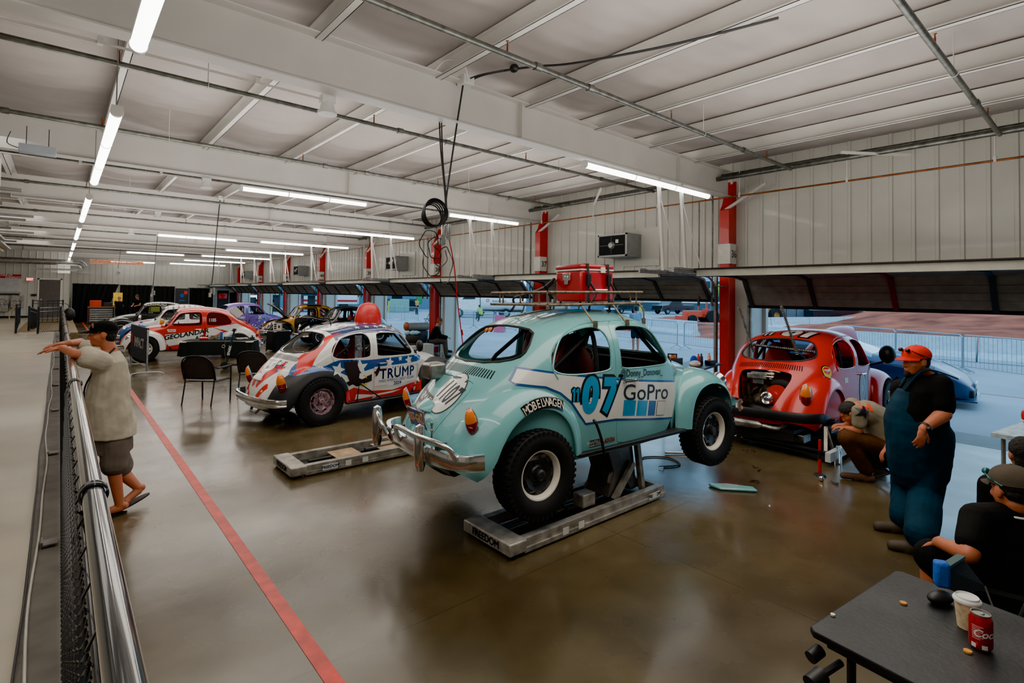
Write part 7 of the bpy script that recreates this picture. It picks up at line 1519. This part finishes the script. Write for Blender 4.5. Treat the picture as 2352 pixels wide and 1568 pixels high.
# camp chair next to the table with tilted grey armrest panel
p0 = at(2245, 1370, D=2.40); t = campchair(p0.x+.12, p0.y-.10, R(15), .40, 'dark camp chair by the table with a grey side panel, partly cut by the frame', .5)
mb = MB(); a = at(2168, 1302, D=2.30); b = at(2208, 1277, D=2.42); c_ = at(2262, 1345, D=2.40); d_ = at(2196, 1392, D=2.25); L0 = V(t.location)
iv = Matrix.Rotation(-R(15), 4, 'Z')
q4 = [iv @ (v-L0) for v in (a, b, c_, d_)]; mb.add([tuple(v) for v in q4]+[tuple(v+V((.01, .01, -.012))) for v in q4], [(0, 1, 2, 3), (7, 6, 5, 4), (0, 4, 5, 1), (1, 5, 6, 2), (2, 6, 7, 3), (3, 7, 4, 0)]); o = mb.build('side_panel', mat('grey mesh panel', s2l(44, 44, 42), .7, bump=.4, bscale=200), t)
mb = MB(); mb.beam(q4[0], q4[1], .03, .012); mb.build('panel_edge', mat('teal edge', s2l(70, 92, 90), .4, .3), t); mb = MB(); mb.cyl(q4[2], iv @ (at(2285, 1405, D=2.35)-L0), .004, n=6); mb.build('panel_wire', ALU, t)
# trolley with a red helmet at the right edge
p0 = at(2372, 1052, D=5.0); t = thing('parts_trolley', 'white topped trolley cut by the right edge', 'trolley', (p0.x+.25, p0.y-.15, 0), -.15); zt_ = .80
mb = MB(); mb.bb((-.5, -.35, zt_-.04), (.5, .35, zt_)); mb.build('top', mat('white scuffed top', s2l(180, 196, 200), .4, var=.3, vscale=15), t, smooth=False); 
for a in (-.42, .42):
    for b in (-.28, .28): mb = MB(); mb.cyl((a, b, .05), (a, b, zt_-.04), .018, n=8); mb.build('leg', ALU, t); mb = MB(); mb.lathe([(0, -.015), (.035, -.015), (.035, .015), (0, .015)], (a, b, .035), (0, 1, 0), 12); mb.build('castor', BLACKM, t)
t = thing('red_helmet', 'red and white helmet standing on the trolley at the right edge', 'helmet', (p0.x+.22, p0.y-.05, zt_)); mb = MB(); mb.ell((0, 0, .14), (.13, .15, .14), n=24, k=16); mb.build('shell', REDP, t); mb = MB(); mb.tube([(-.128*math.cos(a)-.002, .148*math.sin(a), .10) for a in [PI*(-.5+k/12) for k in range(13)]], .006, 6); mb.build('trim', SIGNF, t)
# ================================================================ OUTSIDE
ASPH = mat('asphalt', s2l(150, 156, 160), .75, var=.14, vscale=.35, bump=.2, bscale=30); DIRT = mat('red dirt', s2l(172, 88, 62), .95, var=.40, vscale=.5, bump=1, bscale=3, spec=.1)
mb = MB(); mb.bb((10.0, -60, -.14), (160, 160, -.012)); struct('ground', mb, ASPH, smooth=False)
mb = MB(); mb.bb((10.0, -4, -.012), (10.9, 45, -.006)); struct('threshold_strip', mb, mat('threshold concrete', s2l(110, 108, 100), .6), smooth=False)
mb = MB(); mb.bb((15.9, -30, -.011), (16.0, 2.2, -.008)); tag(mb.build('painted_line', mat('faded red line', s2l(170, 110, 96), .8), smooth=False), 'faded red line painted on the asphalt outside', 'road marking')
def dirtz(x, y):
    h = 0
    for cx, cy, rx, ry, hh in ((52, 8, 9, 7, 1.5), (58, -2, 13, 8, 1.1), (46, 2, 12, 9, .55), (66, 14, 10, 8, 1.3), (38, -6, 10, 12, .5), (72, 0, 12, 14, 1.7)): h += hh*math.exp(-((x-cx)/rx)**2-((y-cy)/ry)**2)
    e = min(1, max(0, (x-24.5)/5))*min(1, max(0, (28-y+ (x-30)*.35)/8)); n = noise.noise(V((x*.25, y*.25, 0)))*.25+noise.noise(V((x*1.1, y*1.1, 3)))*.08
    return (h+n*.8+.08)*e-.05*(1-e)
mb = MB(); mb.grid(lambda u, v: V((22+63*u, -45+78*v, dirtz(22+63*u, -45+78*v))), 160, 190); tag(mb.build('dirt_track', DIRT, weld=False, ang=180), 'mounded red dirt track beyond the barriers', 'dirt', kind='stuff')
CONC = mat('white concrete barrier', s2l(190, 205, 210), .7, var=.08)
def jersey(x, y, ang, L, label=None, grp='white concrete barriers outside'):
    mb = MB(); mb.prism([(-.3, 0), (.3, 0), (.3, .12), (.14, .32), (.09, .82), (-.09, .82), (-.14, .32), (-.3, .12)], -L/2+.03, L/2-.03, TM((0, 0, 0), (0, 1, 0), (0, 0, 1)))
    mb.cur = 0; o = mb.build('concrete_barrier', CONC, smooth=False); o.location = (x, y, 0); o.rotation_euler = (0, 0, ang); tag(o, label or 'white concrete road barrier in the row in front of the red dirt', 'barrier', grp); return o
def row(x0, y0, x1, y1, L=3.2, lab=None, grp='white concrete barriers outside'):
    a = V((x0, y0)); b = V((x1, y1)); n = max(1, int((b-a).length/L)); ang = math.atan2(y1-y0, x1-x0)
    for k in range(n): p = a.lerp(b, (k+.5)/n); jersey(p.x, p.y, ang, (b-a).length/n, lab, grp)
row(24.0, -8, 24.6, 11, 3.2, 'white concrete barrier behind the crowd fence at the right', 'near white barriers at the right'); row(26.2, 15.2, 32.5, 33, 3.2, 'white concrete barrier in the middle bay behind the crowd fence', 'white barriers in the middle bay'); row(33.5, 17.2, 49, 13, 3.4, 'long low white barrier beyond the red dirt', 'far white barriers'); jersey(38, .8, .3, 3, 'single white barrier standing on the dirt at far right', None)
FG = mat('galvanised crowd fence', s2l(150, 165, 172), .4, .5)
def crowd(x0, y0, x1, y1, label, grp='steel crowd fence panels outside'):
    a = V((x0, y0, 0)); b = V((x1, y1, 0)); n = max(1, round((b-a).length/2.4)); out = []
    if not hasattr(crowd, 'me'):
        mb = MB(); mb.tube([(-1.15, 0, .15), (-1.15, 0, 1.02), (-1.08, 0, 1.1), (1.08, 0, 1.1), (1.15, 0, 1.02), (1.15, 0, .15)], .022, 6); mb.tube([(-1.15, 0, .2), (1.15, 0, .2)], .014, 5)
        crowd.me = mb.mesh('frame', FG); mb = MB()
        for k in range(1, 19): mb.cyl((-1.15+2.3*k/19, 0, .2), (-1.15+2.3*k/19, 0, 1.1), .007, n=4, cap=False)
        crowd.bars = mb.mesh('bars', FG); mb = MB(); mb.tube([(-1.1, -.3, .02), (-1.1, 0, .15), (-1.1, .3, .02)], .018, 5); mb.tube([(1.1, -.3, .02), (1.1, 0, .15), (1.1, .3, .02)], .018, 5); crowd.feet = mb.mesh('feet', FG)
    for k in range(n):
        p = a.lerp(b, (k+.5)/n); t = thing('crowd_fence', label, 'fence', p, math.atan2(y1-y0, x1-x0), grp)
        link('frame', crowd.me, t); link('bars', crowd.bars, t); link('feet', crowd.feet, t)
crowd(18.7, 1.2, 22.6, 7.0, 'grey crowd fence panel behind the blue sports car', 'crowd fence panels at the right'); crowd(18.9, .9, 17.6, -4, 'crowd fence panel cut by the right edge', 'crowd fence at the right edge'); crowd(18.5, 9.2, 20.5, 17, 'crowd fence panel standing in the middle bay', 'crowd fence panels in the middle bay'); crowd(19.2, 22, 20.0, 29, 'crowd fence panel in front of the tank truck', 'crowd fence panels by the tank truck'); crowd(20.2, 34, 20.6, 42, 'crowd fence panel in front of the green telehandler', 'crowd fence panels by the telehandler')
# blue sports car
SB = mat('deep blue car paint', s2l(8, 48, 90), .35, .1, coat=.3, var=.05); CG = mat('car glass', s2l(60, 110, 125), .05, spec=1, coat=1)
t = thing('sports_car', 'low blue sports car parked outside the right-hand doorway', 'car', (13.75, 4.3, 0), R(-84))
CT = [(-2.25, .55, .45, .55, .28), (-2.2, .86, .6, .80, .25), (-1.9, 1.0, .72, .90, .22), (-1.4, 1.10, .76, .93, .2), (-.9, 1.22, .78, .92, .2), (-.3, 1.27, .80, .91, .2), (.1, 1.22, .80, .91, .2), (.5, 1.03, .78, .92, .2), (.75, .90, .74, .93, .2), (1.2, .84, .70, .93, .2), (1.7, .74, .62, .90, .2), (2.05, .62, .52, .80, .18), (2.25, .48, .40, .62, .16), (2.32, .36, .30, .42, .16)]
def csec(u, v):
    x = -2.25+4.57*u; zt, zb, w, zs = spl(CT, x); s = 1 if v <= .5 else -1; q = v*2 if v <= .5 else 2-2*v
    if q < .35: a = q/.35; y = w*(1-.08*(1-a)**2); z = zs+(zb-zs)*a
    else: a = (q-.35)/.65*PI/2; e = 2/2.2 if zt-zb > .2 else .8; y = w*max(math.cos(a), 0)**(.75 if zt-zb < .3 else 1.0); z = zb+(zt-zb)*math.sin(a)**.9
    z += .13*math.exp(-((x-1.25)/.55)**2)*math.exp(-((y-.66)/.2)**2)+.12*math.exp(-((x+1.4)/.6)**2)*math.exp(-((y-.7)/.2)**2)
    return V((x, s*y, z))
mb = MB(); mb.grid(csec, 70, 60); mb.build('body', SB, t, weld=False, ang=180)
mb = MB(); mb.grid(lambda u, v: (lambda p: V((p.x, p.y, p.z+.006)))(csec((2.25+.08+.62*u)/4.57, .28+.44*v)), 12, 24); mb.build('windscreen', CG, t, weld=False)
for s in (0, 1): mb = MB(); mb.grid(lambda u, v: (lambda p: V((p.x, p.y*1.006, p.z+.002)))(csec((2.25-1.1+1.3*u)/4.57, (.205+.07*v) if s == 0 else 1-(.205+.07*v))), 14, 5); mb.build('side_window', BLACKM, t, weld=False)
for x in (-1.38, 1.38):
    for s in (1, -1):
        wq = link('wheel', None, t, (x, s*.80, .33)); mb = MB(); mb.lathe([(.22, -.11), (.31, -.12), (.335, -.08), (.335, .08), (.31, .12), (.22, .11)], axis=(0, 1, 0), n=32, closed=True); mb.build('tire', RUB, wq); mb = MB(); mb.lathe([(.22, .11), (.2, .08), (.05, .09), (0, .09)], axis=(0, s, 0), n=20); mb.build('rim', ALU, wq)
for s in (1, -1): mb = MB(); mb.grid(lambda u, v: (lambda p: V((p.x+.012, p.y*1.01, p.z+.012)))(csec((2.25+1.72+.38*u)/4.57, (.27+.09*v) if s > 0 else 1-(.27+.09*v))), 10, 6); mb.build('headlamp', mat('lamp black mesh', s2l(20, 30, 38), .1, coat=1), t, weld=False)
mb = MB(); mb.box((2.24, 0, .28), (.16, 1.2, .16)); mb.build('grille', BLACKM, t, bevel=.03); mb = MB(); mb.box((2.33, 0, .40), (.02, .5, .11)); mb.build('front_plate', SIGNF, t); mb = MB(); mb.box((2.2, 0, .15), (.34, 1.5, .03)); mb.build('splitter', SB, t, bevel=.01); mb = MB(); mb.box((-2.15, 0, 1.12), (.22, 1.5, .03)); mb.box((-2.15, .6, 1.04), (.1, .04, .16)); mb.box((-2.15, -.6, 1.04), (.1, .04, .16)); mb.build('rear_wing', SB, t)
# generic pickup truck
def truck(label, x, y, ang, m, L=5.6, kind='pickup', s=1, grp=None):
    t = thing('pickup_truck' if kind == 'pickup' else 'tank_truck', label, 'truck', (x, y, 0), ang, grp); H = 1.9 if kind == 'pickup' else 2.4; z0 = .5
    if kind == 'pickup': pr_ = [(-L/2, z0), (L/2-.1, z0), (L/2, .75), (L/2-.05, 1.12), (L/2-1.15, 1.22), (L/2-1.75, 1.85), (L/2-3.3, 1.88), (L/2-3.6, 1.22), (-L/2, 1.22)]
    else: pr_ = [(-.2, z0), (L/2-.1, z0), (L/2, .8), (L/2-.08, 1.45), (L/2-1.1, 1.65), (L/2-1.6, 2.35), (.4, 2.4), (.3, z0)]
    mb = MB(); mb.prism(pr_, -.95, .95, TM((0, 0, 0), (1, 0, 0), (0, 0, 1))); mb.build('body', m, t, smooth=False, bevel=.06)
    for sy in (1, -1):
        mb = MB(); q = [(L/2-1.3, 1.25), (L/2-1.85, 1.76), (L/2-3.2, 1.78), (L/2-3.3, 1.27)] if kind == 'pickup' else [(L/2-1.25, 1.68), (L/2-1.7, 2.2), (.8, 2.22), (.8, 1.7)]
        mb.prism(q, .952*sy if sy > 0 else -.965, .965 if sy > 0 else -.952, TM((0, 0, 0), (1, 0, 0), (0, 0, 1))) if False else mb.prism(q, -.97*sy, -.955*sy, TM((0, 0, 0), (1, 0, 0), (0, 0, 1))); mb.build('side_window', BLACKM, t, smooth=False)
    mb = MB(); mb.box((L/2+.01, 0, .92), (.05, 1.5, .28)); mb.build('grille', BLACKM, t); mb = MB(); mb.box((L/2+.05, 0, .62), (.15, 1.8, .18)); mb.build('bumper', CHROME if kind == 'pickup' else WHP, t)
    for xx in (L/2-.95, -L/2+1.1):
        for sy in (1, -1): w_ = link('wheel', None, t, (xx, sy*.86, .42)); mb = MB(); mb.lathe([(.24, -.12), (.38, -.13), (.42, -.08), (.42, .08), (.38, .13), (.24, .12)], axis=(0, 1, 0), n=28, closed=True); mb.build('tire', RUB, w_); mb = MB(); mb.lathe([(.24, .1), (.2, .05), (0, .07)], axis=(0, sy, 0), n=20); mb.build('rim', ALU, w_)
    if kind != 'pickup':
        mb = MB(); mb.cyl((-L/2-.6, 0, 1.45), (.25, 0, 1.45), .85, n=28); mb.build('tank', WHP, t); mb = MB(); mb.bb((-L/2-.6, -.5, .5), (.4, .5, .7)); mb.build('chassis', BLACKM, t)
        for sy in (1, -1): flat('emblem', [(polymesh([circ(0, 0, .15)]), REDS), (polymesh([circ(0, 0, .09)]), WHP), ], TM((-.4, -sy*.86, 1.6), (sy, 0, 0), (0, 0, 1)), t); flat('lettering', [(textmesh('Equipment Share', .2, bold=.004), BLACKM)], TM((-1.5, -sy*.86, 1.55), (sy, 0, 0), (0, 0, 1)), t)
    return t
DGP = mat('dark truck paint', s2l(20, 28, 36), .2, coat=1); SLP = mat('slate truck paint', s2l(70, 82, 92), .25, coat=1)
truck('dark pickup truck with silver front half parked beyond the dirt, left of the pair', 53.0, 17.4, R(-28), DGP); truck('black pickup truck parked beyond the dirt, right of the pair', 59.0, 13.4, R(-30), DGP)
truck('black pickup truck facing left below the green-lettered banners', 60.5, 38.4, R(168), DGP); truck('dark van-like truck half hidden left of the black pickup', 55.0, 42.4, R(190), DGP)
truck('white tank truck with a round red emblem, facing left', 30.6, 40.0, R(150), WHP, 6.5, 'tank'); truck('white service truck half hidden behind the tank truck', 32.5, 46.0, R(150), WHP, 6, 'tank')
# loaders, telehandler, tractor, trailer, container
LY = mat('loader yellow', s2l(176, 128, 60), .6, var=.2)
def loader(label, x, y, ang, sc=1):
    t = thing('wheel_loader', label, 'loader', (x, y, 0), ang, 'yellow wheel loaders'); t.scale = (sc,)*3
    mb = MB(); mb.bb((-2.6, -.9, .9), (-.3, .9, 2.0)); mb.build('engine_cover', LY, t, bevel=.15); mb = MB(); mb.bb((-.4, -.75, 1.1), (1.0, .75, 3.1)); mb.build('cab', mat('cab glass', s2l(40, 60, 66), .1), t, bevel=.1); mb = MB(); mb.bb((-.5, -.8, 3.1), (1.1, .8, 3.2)); mb.build('cab_roof', LY, t)
    for s in (1, -1): mb = MB(); mb.beam((.8, s*.5, 1.5), (3.2, s*.5, .9), .25, .3); mb.build('lift_arm', LY, t)
    mb = MB(); mb.prism([(3.0, .2), (4.1, .15), (4.2, .3), (3.4, .5), (3.2, 1.3), (3.0, 1.2)], -1.3, 1.3, TM((0, 0, 0), (1, 0, 0), (0, 0, 1))); mb.build('bucket', mat('bucket steel', s2l(110, 96, 84), .6), t)
    for xx in (-1.6, 1.5):
        for s in (1, -1): w_ = link('wheel', None, t, (xx, s*1.0, .75)); mb = MB(); mb.lathe([(.4, -.28), (.7, -.3), (.75, -.2), (.75, .2), (.7, .3), (.4, .28)], axis=(0, 1, 0), n=28, closed=True); mb.build('tire', RUB, w_); mb = MB(); mb.lathe([(.4, .2), (.3, .1), (0, .12)], axis=(0, s, 0), n=20); mb.build('rim', LY, w_)
loader('yellow wheel loader left of the second one, beyond the red car', 45.5, 21.0, R(160), .9); loader('yellow wheel loader behind the first, further right', 52.5, 22.2, R(150), .9)
t = thing('earthmover', 'yellow dozer on top of the dirt mound at far right', 'dozer', (72, 3, 1.7)); mb = MB(); mb.bb((-2, -1, 0), (2, 1, 1.0)); mb.build('tracks', mat('dozer tracks', s2l(70, 60, 54), .8), t, bevel=.3); mb = MB(); mb.bb((-1.8, -.7, 1.0), (1.0, .7, 1.7)); mb.build('hull', LY, t, bevel=.1)
t = thing('container', 'long grey steel container between the loaders and pickups', 'container', (50.0, 20.3, 0), R(-30)); mb = MB(); mb.bb((-2.6, -.9, .2), (2.6, .9, 1.6)); mb.build('shell', SLP, t, smooth=False)
for k in range(5): mb = MB(); mb.bb((-2.5+1.02*k, -.93, .3), (-1.6+1.02*k, -.9, 1.5)); mb.build('side_panel', mat('slate panel', s2l(96, 108, 116), .5), t, smooth=False)
t = thing('telehandler', 'green telehandler parked in front of the grey building', 'telehandler', (32.0, 59.0, 0), R(150)); GR = mat('handler green', s2l(20, 140, 70), .45); mb = MB(); mb.bb((-2.2, -.9, .8), (2.0, .9, 1.5)); mb.build('chassis', mat('dark green', s2l(24, 50, 40), .5), t, bevel=.1); mb = MB(); mb.beam((-2.6, .2, 2.4), (3.2, .2, 2.0), .5, .6); mb.build('boom', GR, t); mb = MB(); mb.bb((-.5, -.9, 1.5), (.8, -.1, 2.6)); mb.build('cab', mat('cab glass', s2l(40, 60, 66), .1), t, bevel=.08); mb = MB(); mb.bb((-2.9, -.5, .9), (-2.2, .7, 2.5)); mb.build('counterweight', GR, t, bevel=.1)
for xx in (-1.6, 1.5):
    for s in (1, -1): mb = MB(); mb.lathe([(0, -.2), (.35, -.2), (.62, -.25), (.66, 0), (.62, .25), (.35, .2), (0, .2)], (xx, s*.95, .66), (0, 1, 0), 24); mb.build('wheel', RUB, t)
t = thing('transformer_box', 'pale green cabinet in front of the telehandler', 'cabinet', (30.0, 55.0, 0)); mb = MB(); mb.bb((-.9, -.7, 0), (.9, .7, 1.5)); mb.build('cabinet', mat('pale green box', s2l(130, 165, 150), .6), t, bevel=.05)
YP = mat('bollard yellow', s2l(190, 180, 90), .5)
for k, (px, py) in enumerate(((878, 716), (884, 714), (893, 717), (1158, 722), (1471, 738))): q = at(px, py, Z=0); mb = MB(); mb.cyl((q.x, q.y, 0), (q.x, q.y, 1.3), .12, n=12); tag(mb.build('bollard', YP), 'yellow bollard %s' % ('near the green telehandler' if k < 3 else 'right of the tank truck' if k == 3 else 'below the green-lettered banners'), 'bollard', 'yellow bollards near the telehandler' if k < 3 else None)
t = thing('compact_tractor', 'small orange tractor with a sunshade behind the white barriers', 'tractor', (40.7, 23.0, 0), R(150)); OR = mat('tractor orange', s2l(226, 74, 40), .4); mb = MB(); mb.bb((.2, -.35, .5), (1.7, .35, 1.05)); mb.build('bonnet', OR, t, bevel=.06); mb = MB(); mb.bb((-.9, -.75, 2.25), (.6, .75, 2.33)); mb.build('sunshade', OR, t); mb = MB(); mb.bb((-.7, -.4, .5), (.2, .4, .8)); mb.bb((-.5, -.3, .8), (-.1, .3, 1.2)); mb.build('seat_base', OR, t)
for a in (-.75, .1):
    for s in (-.6, .6): mb = MB(); mb.cyl((a, s, .7), (a, s, 2.25), .04, n=8); mb.build('post', OR, t)
for xx, r_ in ((-.5, .55), (1.3, .35)):
    for s in (1, -1): mb = MB(); mb.lathe([(0, -.12), (r_, -.12), (r_, .12), (0, .12)], (xx, s*.65, r_), (0, 1, 0), 24); mb.build('wheel', RUB, t)
mb = MB(); mb.bb((1.7, -.6, .1), (2.2, .6, .6)); mb.build('bucket', OR, t)
t = thing('white_trailer', 'white trailer with a red stripe seen between the red columns', 'trailer', (26.0, 67.0, 0), R(150)); mb = MB(); mb.bb((-4, -1.2, .7), (4, 1.2, 3.2)); mb.build('box', WHP, t, bevel=.05); mb = MB(); mb.bb((-4, -1.22, 1.0), (4, -1.2, 1.25)); mb.bb((-4, 1.2, 1.0), (4, 1.22, 1.25)); mb.build('stripe', REDS, t, smooth=False)
for x in (-2.5, 0, 2.5): mb = MB(); mb.bb((x-.4, -1.225, 2.0), (x+.4, -1.2, 2.5)); mb.bb((x-.4, 1.2, 2.0), (x+.4, 1.225, 2.5)); mb.build('side_window', BLACKM, t, smooth=False)
for x in (-2.2, 2.2):
    for s in (1, -1): mb = MB(); mb.lathe([(0, -.12), (.45, -.12), (.45, .12), (0, .12)], (x, s*1.0, .45), (0, 1, 0), 20); mb.build('wheel', RUB, t)
t = thing('canopy_tent', 'dark blue-green event canopy with YOKOHAMA lettering outside the far bays', 'tent', (19.6, 61.5, 0), R(-35)); TN = mat('tent teal', s2l(18, 62, 72), .7); mb = MB()
mb.add([(-4, -3, 2.3), (4, -3, 2.3), (4, 3, 2.3), (-4, 3, 2.3), (-1.5, 0, 3.4), (1.5, 0, 3.4), (-4, -3, 1.75), (4, -3, 1.75), (4, 3, 1.75), (-4, 3, 1.75)], [(0, 1, 5, 4), (1, 2, 5), (2, 3, 4, 5), (3, 0, 4), (0, 6, 7, 1), (1, 7, 8, 2), (2, 8, 9, 3), (3, 9, 6, 0)]); mb.build('canopy', TN, t, smooth=False, weld=False)
for a in (-3.9, 0, 3.9):
    for b in (-2.9, 2.9): mb = MB(); mb.cyl((a, b, 0), (a, b, 2.3), .05, n=8); mb.build('pole', BLACKM, t)
flat('lettering', [(textmesh('YOKOHAMA', .62, bold=.02), WHP)], TM((0, -3.02, 2.02), (1, 0, 0), (0, 0, 1)), t); flat('emblem', [(polymesh([[(-.3, -.2), (.0, .25), (.3, .25), (.05, -.2)]]), REDS)], TM((-2.6, -3.02, 2.02), (1, 0, 0), (0, 0, 1)), t)
for k in range(6): x = -3.2+1.25*k; mb = MB(); mb.bb((x-.35, -2.2, 0), (x+.35, -1.7, 1.5+.25*(k % 3))); mb.build('display_stand', [BLACKM, mat('stand pink', s2l(150, 40, 80), .5), BLACKM][k % 3], t, smooth=False)
# buildings and banners in the distance
BG = mat('blue grey block wall', s2l(96, 124, 142), .8, var=.08, bump=.2, bscale=8); BW = mat('pale building', s2l(170, 195, 208), .7, var=.05)
def bld(label, x, y, ang, L, D, H, m, wins=0, wm=None):
    t = thing('building', label, 'building', (x, y, 0), ang); mb = MB(); mb.bb((-L/2, -D/2, 0), (L/2, D/2, H)); mb.build('walls', m, t, smooth=False); mb = MB(); mb.bb((-L/2-.1, -D/2-.1, H), (L/2+.1, D/2+.1, H+.3)); mb.build('roof_edge', BW, t, smooth=False)
    for k in range(wins): xx = -L/2+L*(k+.5)/wins; mb = MB(); mb.bb((xx-.6, -D/2-.04, 1.6), (xx+.6, -D/2, 2.9)); mb.build('window', wm or mat('pane blue', s2l(90, 150, 175), .1), t, smooth=False)
    return t
bld('long blue-grey block building behind the telehandler', 38, 72, R(-32), 34, 10, 9, BG); bld('pale building with small windows right of the tank truck', 54, 50, R(-50), 12, 8, 9, BG, 4); bld('pale low building behind the white trailer', 4, 100, R(-10), 40, 8, 7, BW, 6); bld('white wall of a far building at the horizon beyond the loaders', 92, 40, R(-62), 70, 6, 5.5, BW); bld('pale far building beyond the dirt at right', 120, -5, R(-80), 80, 6, 3.6, BW)
MBK = mat('banner charcoal', s2l(50, 62, 72), .7); LIM = mat('lime print', s2l(150, 200, 60), .6)
bx0, by0, bx1, by1 = 64, 58, 74, 37
t = thing('banner_wall', 'long dark banner wall with green claw marks and MONSTER ENERGY lettering', 'banner', ((bx0+bx1)/2, (by0+by1)/2, 0), math.atan2(by1-by0, bx1-bx0)); Lw = math.hypot(bx1-bx0, by1-by0)
mb = MB(); mb.bb((-Lw/2-8, -.1, 1.6), (Lw/2+6, .1, 4.6)); mb.build('banner_sheet', MBK, t, smooth=False); mb = MB(); mb.bb((-Lw/2-8, -.15, 1.35), (Lw/2+6, .15, 1.6)); mb.build('white_rail', WHP, t, smooth=False); mb = MB(); mb.bb((-Lw/2-8, -.1, 0), (Lw/2+6, .1, 1.35)); mb.build('lower_wall', mat('lower wall', s2l(74, 88, 98), .7), t, smooth=False)
for k in range(7):
    x = -14+4.9*k
    flat('claw_emblem', [(polymesh([[(-.5+.42*j, 1.0), (-.25+.42*j, 1.0), (-.3+.42*j, .1), (-.38+.42*j, -1.0), (-.42+.42*j, .2)] for j in range(3)]), LIM)], TM((x-1.0, -.12, 3.2), (1, 0, 0), (0, 0, 1)), t)
    flat('lettering', [(textmesh('MONSTER', .8, bold=.02), WHP), ], TM((x+1.3, -.12, 3.25), (1, 0, 0), (0, 0, 1)), t); flat('lettering', [(textmesh('ENERGY', .38, bold=.01, space=1.4), LIM)], TM((x+1.3, -.12, 2.6), (1, 0, 0), (0, 0, 1)), t)
for k in range(9): x = -16+4.9*k; mb = MB(); mb.tube(crv([(x, -.6, 0), (x, -.6, 4.6), (x, -.4, 5.1), (x, .3, 5.4)], 4), .07, 6); mb.build('fence_post', ALU, t)
q = at(1600, 742, Z=0)
t = thing('folding_chair', 'dark folding chair standing outside left of the column numbered 38', 'chair', tuple(at(983, 747, Z=0)), .6); mb = MB(); mb.bb((-.22, -.2, .43), (.22, .22, .46)); mb.build('seat', BLACKM, t); mb = MB(); mb.bb((-.22, -.24, .7), (.22, -.21, .92)); mb.build('backrest', BLACKM, t)
for s in (1, -1): mb = MB(); mb.tube([(s*.22, .24, 0), (s*.22, -.24, .92)], .015, 6); mb.build('leg', BLACKM, t); mb = MB(); mb.tube([(s*.22, -.25, 0), (s*.22, .2, .45)], .015, 6); mb.build('leg', BLACKM, t)
t = thing('a_frame_sign', 'white and pink A-frame sign outside seen through the turquoise car', 'sign', tuple(at(1148, 762, Z=0)), -.9); mb = MB(); mb.beam((0, -.25, 0), (0, 0, .95), .6, .02, up=(0, 1, 0)); mb.build('front_board', mat('pink sign', s2l(214, 90, 120), .5), t, smooth=False); mb = MB(); mb.beam((0, .25, 0), (0, 0, .95), .6, .02, up=(0, 1, 0)); mb.build('rear_board', WHP, t, smooth=False)
# ================================================================ LIGHT
w = bpy.data.worlds.new('sky'); SC.world = w; w.use_nodes = True; nt = w.node_tree; bg = nt.nodes['Background']
tc = nt.nodes.new('ShaderNodeTexCoord'); sp = nt.nodes.new('ShaderNodeSeparateXYZ'); cr = nt.nodes.new('ShaderNodeValToRGB')
nt.links.new(tc.outputs['Generated'], sp.inputs[0]); nt.links.new(sp.outputs['Z'], cr.inputs[0]); nt.links.new(cr.outputs[0], bg.inputs[0])
cr.color_ramp.elements[0].color = (.36, .68, .92, 1); cr.color_ramp.elements[1].color = (.26, .52, .85, 1); cr.color_ramp.elements[1].position = .7
bg.inputs[1].default_value = 2.5
def area(name, loc, rot, sx, sy, e, col):
    l = bpy.data.lights.new(name, 'AREA'); l.shape = 'RECTANGLE'; l.size = sx; l.size_y = sy; l.energy = e; l.color = col
    o = bpy.data.objects.new(name, l); COL.objects.link(o); o.location = loc; o.rotation_euler = rot; return o
for y in (3, 11, 20, 30): area('walkway_fill', (-1.7, y, 4.3), (0, 0, 0), 2.5, 6, 60, (1, .94, .86))  # added fill that brightens the walkway side, no fixture hangs here
for j, y in enumerate((2, 8, 14, 20, 26, 33, 40)): (area('ceiling_lamp', (4.4, y, 3.85), (0, 0, 0), 7, 2.4, 140, (1, .93, .82)), area('ceiling_fill', (4.4, y, 3.0), (PI, 0, 0), 9, 3, 200, (1, .94, .88)))  # the upward-facing areas are added fill for the ceiling, not fixtures
# ================================================================ CAMERA
YAW, PITCH, ROLL = map(R, (40.602, 1.45, .811)); FPX = 1211.9; CZ = 2.05
_f = V((math.sin(YAW), math.cos(YAW), 0)); _r = V((math.cos(YAW), -math.sin(YAW), 0)); _u = V((0, 0, 1))
f2 = _f*math.cos(PITCH)+_u*math.sin(PITCH); u2 = _u*math.cos(PITCH)-_f*math.sin(PITCH)
r3 = _r*math.cos(ROLL)+u2*math.sin(ROLL); u3 = u2*math.cos(ROLL)-_r*math.sin(ROLL)
cd = bpy.data.cameras.new('camera'); cam = bpy.data.objects.new('camera', cd); COL.objects.link(cam)
cd.sensor_width = 36; cd.sensor_fit = 'HORIZONTAL'; cd.lens = FPX*36/2352; cd.shift_y = -(784-648.7)/2352; cd.clip_start = .02; cd.clip_end = 500
mw = MX((r3, u3, -f2)).transposed().to_4x4(); mw.translation = V((0, 0, CZ)); cam.matrix_world = mw
SC.camera = cam
SC.view_settings.view_transform = 'AgX'; SC.view_settings.look = 'AgX - Punchy'; SC.view_settings.exposure = 0.88
